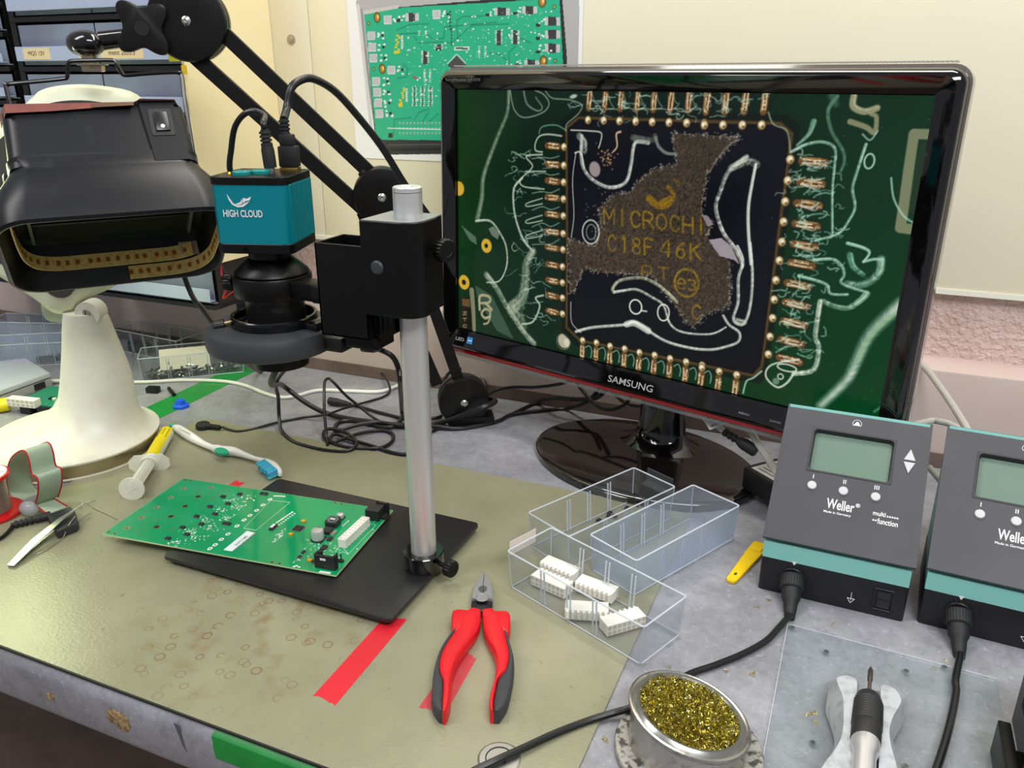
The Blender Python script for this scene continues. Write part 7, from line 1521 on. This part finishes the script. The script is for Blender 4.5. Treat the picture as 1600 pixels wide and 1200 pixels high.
b = MB(); b.bb((PX0, 1.1947, PZ0), (PX1, 1.1957, PZ1)); b.build('paper', mat('poster_paper', (236, 234, 230), 0.5), t)
paint_poster().mesh('printed_face', Matrix.Translation(((PX0 + PX1) / 2, 1.1945, (PZ0 + PZ1) / 2)), picture_mat('print_ink', 0.35), t, PX1 - PX0, PZ1 - PZ0)
# ================================================================== cables
def cable(name, pts, r, m, lb, cat='cable', extra=None, n=10, smooth=6):
    b = MB(); b.tube(pts, r, n, smooth=smooth); c = sum((Vector(p) for p in pts), Vector()) / len(pts); o = b.build(name, m, loc=(c.x, c.y, 0)); return tag(o, lb, cat)
def c1(x, y, z=.003): return G(400 + x / 4, 540 + y / 4, z)
def c0(x, y, z=.003): return G(x, y, z)
# video cable from the top of the camera to the monitor
t = thing('video_cable', 'thick black video cable arching from the camera top over the post to the monitor', 'cable', (HX, HY, .41))
vp = CM @ Vector((.022, .020, zt + .0035)); vz = vp.z
b = MB(); b.bb((-.0095, -.0058, .0), (.0095, .0058, .020), 0, CM @ Matrix.Translation((.022, .020, zt + .0038)), bev=.0015); b.bb((-.0075, -.0048, .020), (.0065, .0048, .031), 0, CM @ Matrix.Translation((.022, .020, zt + .0038)), bev=.0015)
b.lathe([(.0045, .030), (.0042, .034)] + [x for k in range(3) for x in ((.0052, .035 + k * .0035), (.0052, .0368 + k * .0035), (.0040, .037 + k * .0035), (.0040, .0383 + k * .0035))], CM @ Vector((.020, .020, zt + .0038)), (0, 0, 1), 18); pl_ = b.build('video_plug', RUB, t)
q0 = CM @ Vector((.020, .020, zt + .048))
b = MB(); b.tube([q0, DP(448, 170, .885), DP(455, 138, .89), DP(472, 124.5, .90), DP(492, 124, .91), DP(525, 144, .93), DP(562, 185, .95), DP(598, 232, .97), DP(630, 284, .99), DP(655, 318, 1.0), DP(674, 345, 1.01), DP(681, 365, 1.01), DP(681, 385, 1.08), DP(687, 397, 1.18), DP(698, 408, 1.27), DP(715, 420, 1.31)], .0040, 12); b.build('cord', CABLE, t)
t = thing('camera_power_cable', 'thin black power cable looping from the round plug on the camera top', 'cable', (HX, HY, .41))
pp = CM @ Vector((.0085, .003, zt + .0045)); b = MB(); b.lathe([(.0060, 0), (.0062, .002), (.0062, .017), (.0054, .020)] + [x for k in range(4) for x in ((.0056, .021 + k * .0036), (.0054, .0232 + k * .0036), (.0040, .0234 + k * .0036), (.0040, .0246 + k * .0036))] + [(.003, .0360)], pp, (CM.to_3x3() @ Vector((-.06, 0, 1))).normalized(), 22); b.build('power_plug', RUB, t)
b = MB(); q0 = pp + (CM.to_3x3() @ Vector((-.06, 0, 1))).normalized() * .035; qd = (CM.to_3x3() @ Vector((-.06, 0, 1))).normalized(); b.tube([q0, q0 + qd * .007, DP(413, 181, .88), DP(398, 174, .885), DP(381, 179, .89), DP(367, 199, .90), DP(361.5, 232, .91), DP(360, 268, .918), DP(380, 305, .935), DP(410, 350, .95), DP(425, 420, .97), DP(428, 500, 1.0), DP(430, 560, 1.05), c1(120, 180, .01)], .0030, 10); b.build('cord', CABLE, t)
# cord that drops from under the ring light and coils on the bench
cable('coiled_cable', [Vector((HX + .012, HY + .03, .225)), c1(134, 215, .10), c1(140, 330, .05), c1(144, 440, .02), c1(160, 530, .006), c1(230, 598), c1(330, 632), c1(440, 655), c1(560, 662), c1(620, 632, .005), c1(622, 590, .006), c1(560, 545, .007), c1(470, 520, .007), c1(425, 540, .006), c1(440, 590, .004), c1(540, 630), c1(660, 645), c1(790, 636), c1(855, 590), c1(845, 545), c1(770, 530), c1(650, 548, .005), c1(540, 585, .006), c1(480, 605, .005), c1(462, 580, .005), c1(500, 555, .006), c1(600, 590, .006), c1(720, 625), c1(850, 668), c1(945, 678), c1(1010, 640), c1(1060, 560), c1(1180, 500)], .0027, CABLE, 'black cord dropping under the ring light and coiled on the bench left of the post')
# thick cord of the ring light going right along the bench behind the post
rs_ = Vector((RLX + .103, RLY + .010, .2405))
cable('ring_light_cable', [rs_, rs_ + Vector((.010, .004, -.001)), DP(592, 546, .93), DP(612, 556, .94), DP(622, 575, .955), DP(626, 605, .98), c1(910, 400, .012), c1(912, 450, .005), c1(870, 500, .004), c1(800, 512), c1(700, 490), c1(600, 470), c1(520, 480), c1(492, 520), c1(520, 530, .004), c1(620, 500, .007), c1(760, 480, .007), c1(900, 500, .006), c1(1110, 505, .006), c1(1250, 520), c1(1400, 500), c1(1520, 470), c0(800, 648), c0(850, 641), c0(884, 639), YP(908, 632, 1.112), YP(928, 618, 1.108), YP(942, 596, 1.105)], .0032, CABLE, 'black ring light cord looping down beside the post, then right to the monitor foot')
cable('thick_cable', [Vector((HX - .004, HY + .03, .235)), DP(424, 596, 1.0), c1(160, 245, .06), c1(300, 350, .025), c1(420, 415, .010), c1(540, 450, .005), c1(700, 475, .004), c1(880, 496, .004), c1(1000, 500, .004), c1(1120, 488, .004), c1(1250, 450, .018), c1(1400, 392, .038), c1(1485, 358, .042), c1(1492, 342, .042), c1(1470, 335, .036), c1(1440, 345, .010)], .0040, CABLE, 'thickest black cord running from under the ring light to the arm foot')
cable('thin_looped_cable', [c1(448, 624, .003), c1(440, 560, .008), c1(428, 420, .035), c1(426, 300, .055), c1(430, 225, .065), c1(455, 206, .066), c1(490, 235, .060), c1(560, 310, .040), c1(640, 375, .022), c1(720, 440, .008), c1(790, 480, .007), c1(900, 505, .003), c1(1050, 520, .003)], .0022, CABLE, 'thin black cord standing up in a pointed loop left of the post')
cable('earth_cable', [gs + Vector((.030, .008, .004)), c0(372, 674), c0(400, 669), c1(140, 478), c1(280, 452), c1(430, 432, .010), c1(560, 390, .009), c1(700, 350), c1(800, 318), c1(835, 285), c1(830, 240, .012), c1(800, 190, .014), c1(765, 166, .008), c1(738, 185, .004)], .0019, CABLE, 'thin black earth cord from the snap plug to a small hook by the wall')
t = thing('barrel_plug_cable', 'black cord ending in a barrel plug on the bench under the white cable', 'cord', c1(520, 345, 0))
p, q = c1(455, 345, .0075), c1(575, 365, .0062); d = (q - p).normalized(); L_ = (q - p).length; b = MB(); b.lathe([(.0055, 0), (.0065, .001), (.0065, L_ * .45), (.0055, L_ * .6), (.0045, L_ * .9), (.003, L_ * 1.15)], p, d, 22); b.build('barrel_plug', RUB, t)
b = MB(); b.tube([q, c1(640, 380, .003), c1(760, 415), c1(850, 438), c1(930, 455), c1(1100, 455), c1(1160, 440)], .0026, 10); b.build('cord', CABLE, t)
cable('white_cable', [c0(-30, 626, .010), c0(10, 608, .012), c0(50, 597, .010), c0(90, 595, .006), c0(160, 597), c0(225, 597), c0(290, 594), c0(350, 596), c0(385, 603), c0(412, 614), c0(440, 621), c0(465, 618), c0(498, 610), c0(545, 611), c0(592, 612), c0(618, 604, .004), c0(650, 590, .006), c0(690, 571, .010), c0(730, 562, .012), c0(765, 561, .012), c0(800, 570, .010), c0(850, 578, .006)], .0030, mat('white_cable', (232, 230, 222), 0.4), 'white cable running along the back of the bench past the lamp column')
for pts, r, lb in (([c0(755, 622, .010), YP(775, 610, 1.09), YP(800, 605, 1.09), YP(835, 605, 1.09), YP(870, 601, 1.09), YP(897, 595, 1.085), YP(908, 608, 1.075), YP(930, 632, 1.05), YP(952, 640, 1.04), YP(974, 633, 1.045), YP(987, 617, 1.06), YP(992, 590, 1.09)], .0026, 'black cord dipping in a loop under the left half of the monitor'),
                   ([c0(800, 648), c0(838, 630), YP(866, 622, 1.105), YP(905, 624, 1.105), YP(935, 620, 1.105), YP(956, 596, 1.10)], .0036, 'thick black cord arching beside the monitor foot at its back left'),
                   ([c0(690, 600, .03), c0(705, 580, .04), c0(730, 576, .04), c0(752, 590, .03), c0(760, 615, .012), c0(755, 640, .004)], .0028, 'black cord curling over behind the round foot joint of the arm'),
                   ([c0(735, 575, .012), c0(756, 562, .020), c0(772, 566, .022), c0(786, 572, .014), c0(783, 580, .006), c0(768, 574, .010), c0(757, 566, .016)], .0022, 'small black hook of cord beneath the lower left corner of the monitor'),
                   ([YP(945, 596, 1.09), YP(955, 610, 1.08), YP(978, 630, 1.065), YP(1010, 634, 1.06), YP(1034, 618, 1.075), YP(1042, 596, 1.09)], .0024, 'black cord slung beneath the monitor just left of its neck')): cable('black_cable', pts, r, CABLE, lb)
# grey leads at the right
GRY = mat('grey_cable', (188, 184, 176), 0.42)
cable('grey_mains_cable', [DP(1418, 550, 1.22), DP(1436, 566, 1.20), DP(1452, 582, 1.18), DP(1474, 612, 1.14), DP(1494, 642, 1.10), DP(1512, 672, 1.06), DP(1530, 705, 1.02)], .0042, GRY, 'pale grey cable slanting from behind the monitor to the right station')
cable('grey_station_lead', [Vector((0.06, .884, .150)), DP(1452, 658, 1.02), DP(1470, 659, 1.02), DP(1487, 664, 1.015), DP(1500, 674, 1.01), DP(1516, 705, 1.0)], .0036, GRY, 'pale grey lead bridging the gap between the tops of the two stations')
cable('grey_lead', [DP(1452, 730, 1.00), DP(1462, 742, .99), DP(1470, 752, .985), DP(1480, 770, .98)], .0034, GRY, 'short grey lead low in the gap between the two stations')
cable('monitor_grey_cable', [DP(1120, 645, 1.06), DP(1150, 656, 1.05), DP(1168, 668, 1.04), DP(1184, 692, 1.03), DP(1202, 720, 1.02), DP(1222, 752, 1.0), DP(1240, 780, .99)], .0044, GRY, 'pale grey cable dropping from under the monitor to behind the left station')
t = thing('mains_lead', 'black mains lead with ribbed plug and paper tag under the monitor', 'lead', G(1150, 690, 0))
p, q = DP(1131, 674, 1.045), DP(1182, 706, 1.035); d = (q - p).normalized(); L_ = (q - p).length; b = MB(); b.lathe([(.0042, 0)] + [x for k in range(3) for x in ((.0052, L_ * (.03 + k * .13)), (.0052, L_ * (.10 + k * .13)), (.004, L_ * (.11 + k * .13)), (.004, L_ * (.15 + k * .13)))] + [(.0062, L_ * .5), (.0075, L_ * .62), (.0075, L_ * .95), (.006, L_)], p, d, 20); b.build('ribbed_plug', RUB, t)
b = MB(); b.tube([DP(1108, 648, 1.06), DP(1120, 664, 1.05), p], .0038, 10); b.build('cord', GRY, t)
F = [DP(1094, 650, 1.045), DP(1128, 640, 1.045), DP(1139, 661, 1.04), DP(1109, 672, 1.04)]; b = MB(); b.add(F + [v + Vector((.0, .0006, 0)) for v in F], [(0, 1, 2, 3), (7, 6, 5, 4), (0, 4, 5, 1), (1, 5, 6, 2), (2, 6, 7, 3), (3, 7, 4, 0)]); tg_ = b.build('paper_tag', mat('white_tag', (222, 220, 216), 0.6), t)
Mt = frame(F[3], (F[2] - F[3]).normalized(), (F[2] - F[3]).cross(F[0] - F[3])); 
for k, s_ in enumerate(('MADE IN CHINA', 'ATTACHED TO', 'RECORD')): label('tag_lettering', s_, (F[2] - F[3]).length * .78, .0026, Mt @ Matrix.Translation((.003, .0028 + k * .0055, .0005)), INK, tg_, 0.0001)
t = thing('power_adapter', 'black power adapter with a white sticker behind the left station', 'adapter', G(1210, 720, 0)); g = Vector((-.043, .945, 0)); M_ = Matrix.Translation(g) @ Matrix.Rotation(R(-40), 4, 'Z'); b = MB(); b.bb((-.05, -.028, .0130), (.05, .028, .0430), 0, M_, bev=.003); b.build('case', BLK, t); b = MB(); b.bb((-.042, -.022, .0430), (.012, .022, .0433), 0, M_); st_ = b.build('white_sticker', WHT, t)
b = MB()
for k in range(5): b.bb((-.036, -.016 + k * .007, .0433), (-.010 + (k % 2) * .012, -.0145 + k * .007, .0434), 0, M_)
b.prism(circ(.006, 20, .004, 0), .0433, .0434, 0, M_); b.build('sticker_print', INK, st_)
# cords of the two irons
R1 = Matrix.Translation(s1.location) @ Matrix.Rotation(s1.rotation_euler.z, 4, 'Z'); R2 = Matrix.Translation(s2.location) @ Matrix.Rotation(s2.rotation_euler.z, 4, 'Z')
q1, q2 = R1 @ e1_, R2 @ e1_; q1.z = max(q1.z, .006); q2.z = max(q2.z, .006)
cable('soldering_iron_cable', [q1, c0(1216, 982, .0045), c0(1196, 1002, .0036), c0(1160, 1022, .0034), c0(1115, 1040, .0034), c0(1080, 1052, .0034), c0(1042, 1072, .006), c0(1010, 1092, .009), c0(985, 1106, .010), c0(955, 1115, .006), c0(920, 1126, .0042), c0(870, 1145, .0050), c0(820, 1168, .0062), c0(778, 1187, .0070), c0(740, 1205, .0056), c0(690, 1232, .005)], .0030, CABLE, 'black cord from the left station passing behind the brass wool tin', 'cord')
cable('soldering_iron_cable', [q2, c0(1493, 1062, .008), c0(1494, 1078, .0072), c0(1490, 1105, .0070), c0(1482, 1140, .0070), c0(1473, 1172, .0070), c0(1462, 1205, .0070), c0(1445, 1250, .0070)], .0032, CABLE, 'black cord from the right station running down over the acrylic plate', 'cord')
# red and black pair with its green screw terminal on the ring light's block
t = thing('terminal_plug', 'green screw terminal plug with red and black wires above the ring light', 'plug', (RLX - .052, RLY + .02, .269)); p = Vector((RLX - .052, RLY + .020, .2692)); b = MB(); b.box(p + Vector((0, 0, .0038)), (.013, .0095, .0072), bev=.0008, rz=.3); b.build('green_terminal', mat('light_green_terminal', (126, 190, 96), 0.5), t)
for dx, m_, nm in ((-.003, mat('red_wire', (204, 40, 36), 0.45), 'red_wire'), (.003, CABLE, 'black_wire')):
    b = MB(); b.tube([p + Vector((dx, dx * .3, .0074)), p + Vector((dx, 0, .016)), DP(349 + (3 if dx > 0 else 0), 466, .955), DP(352 - dx * 600, 450, .96), DP(349 + dx * 900, 430, .965), DP(346, 415, .97)], .0011, 8); b.build(nm, m_, t)
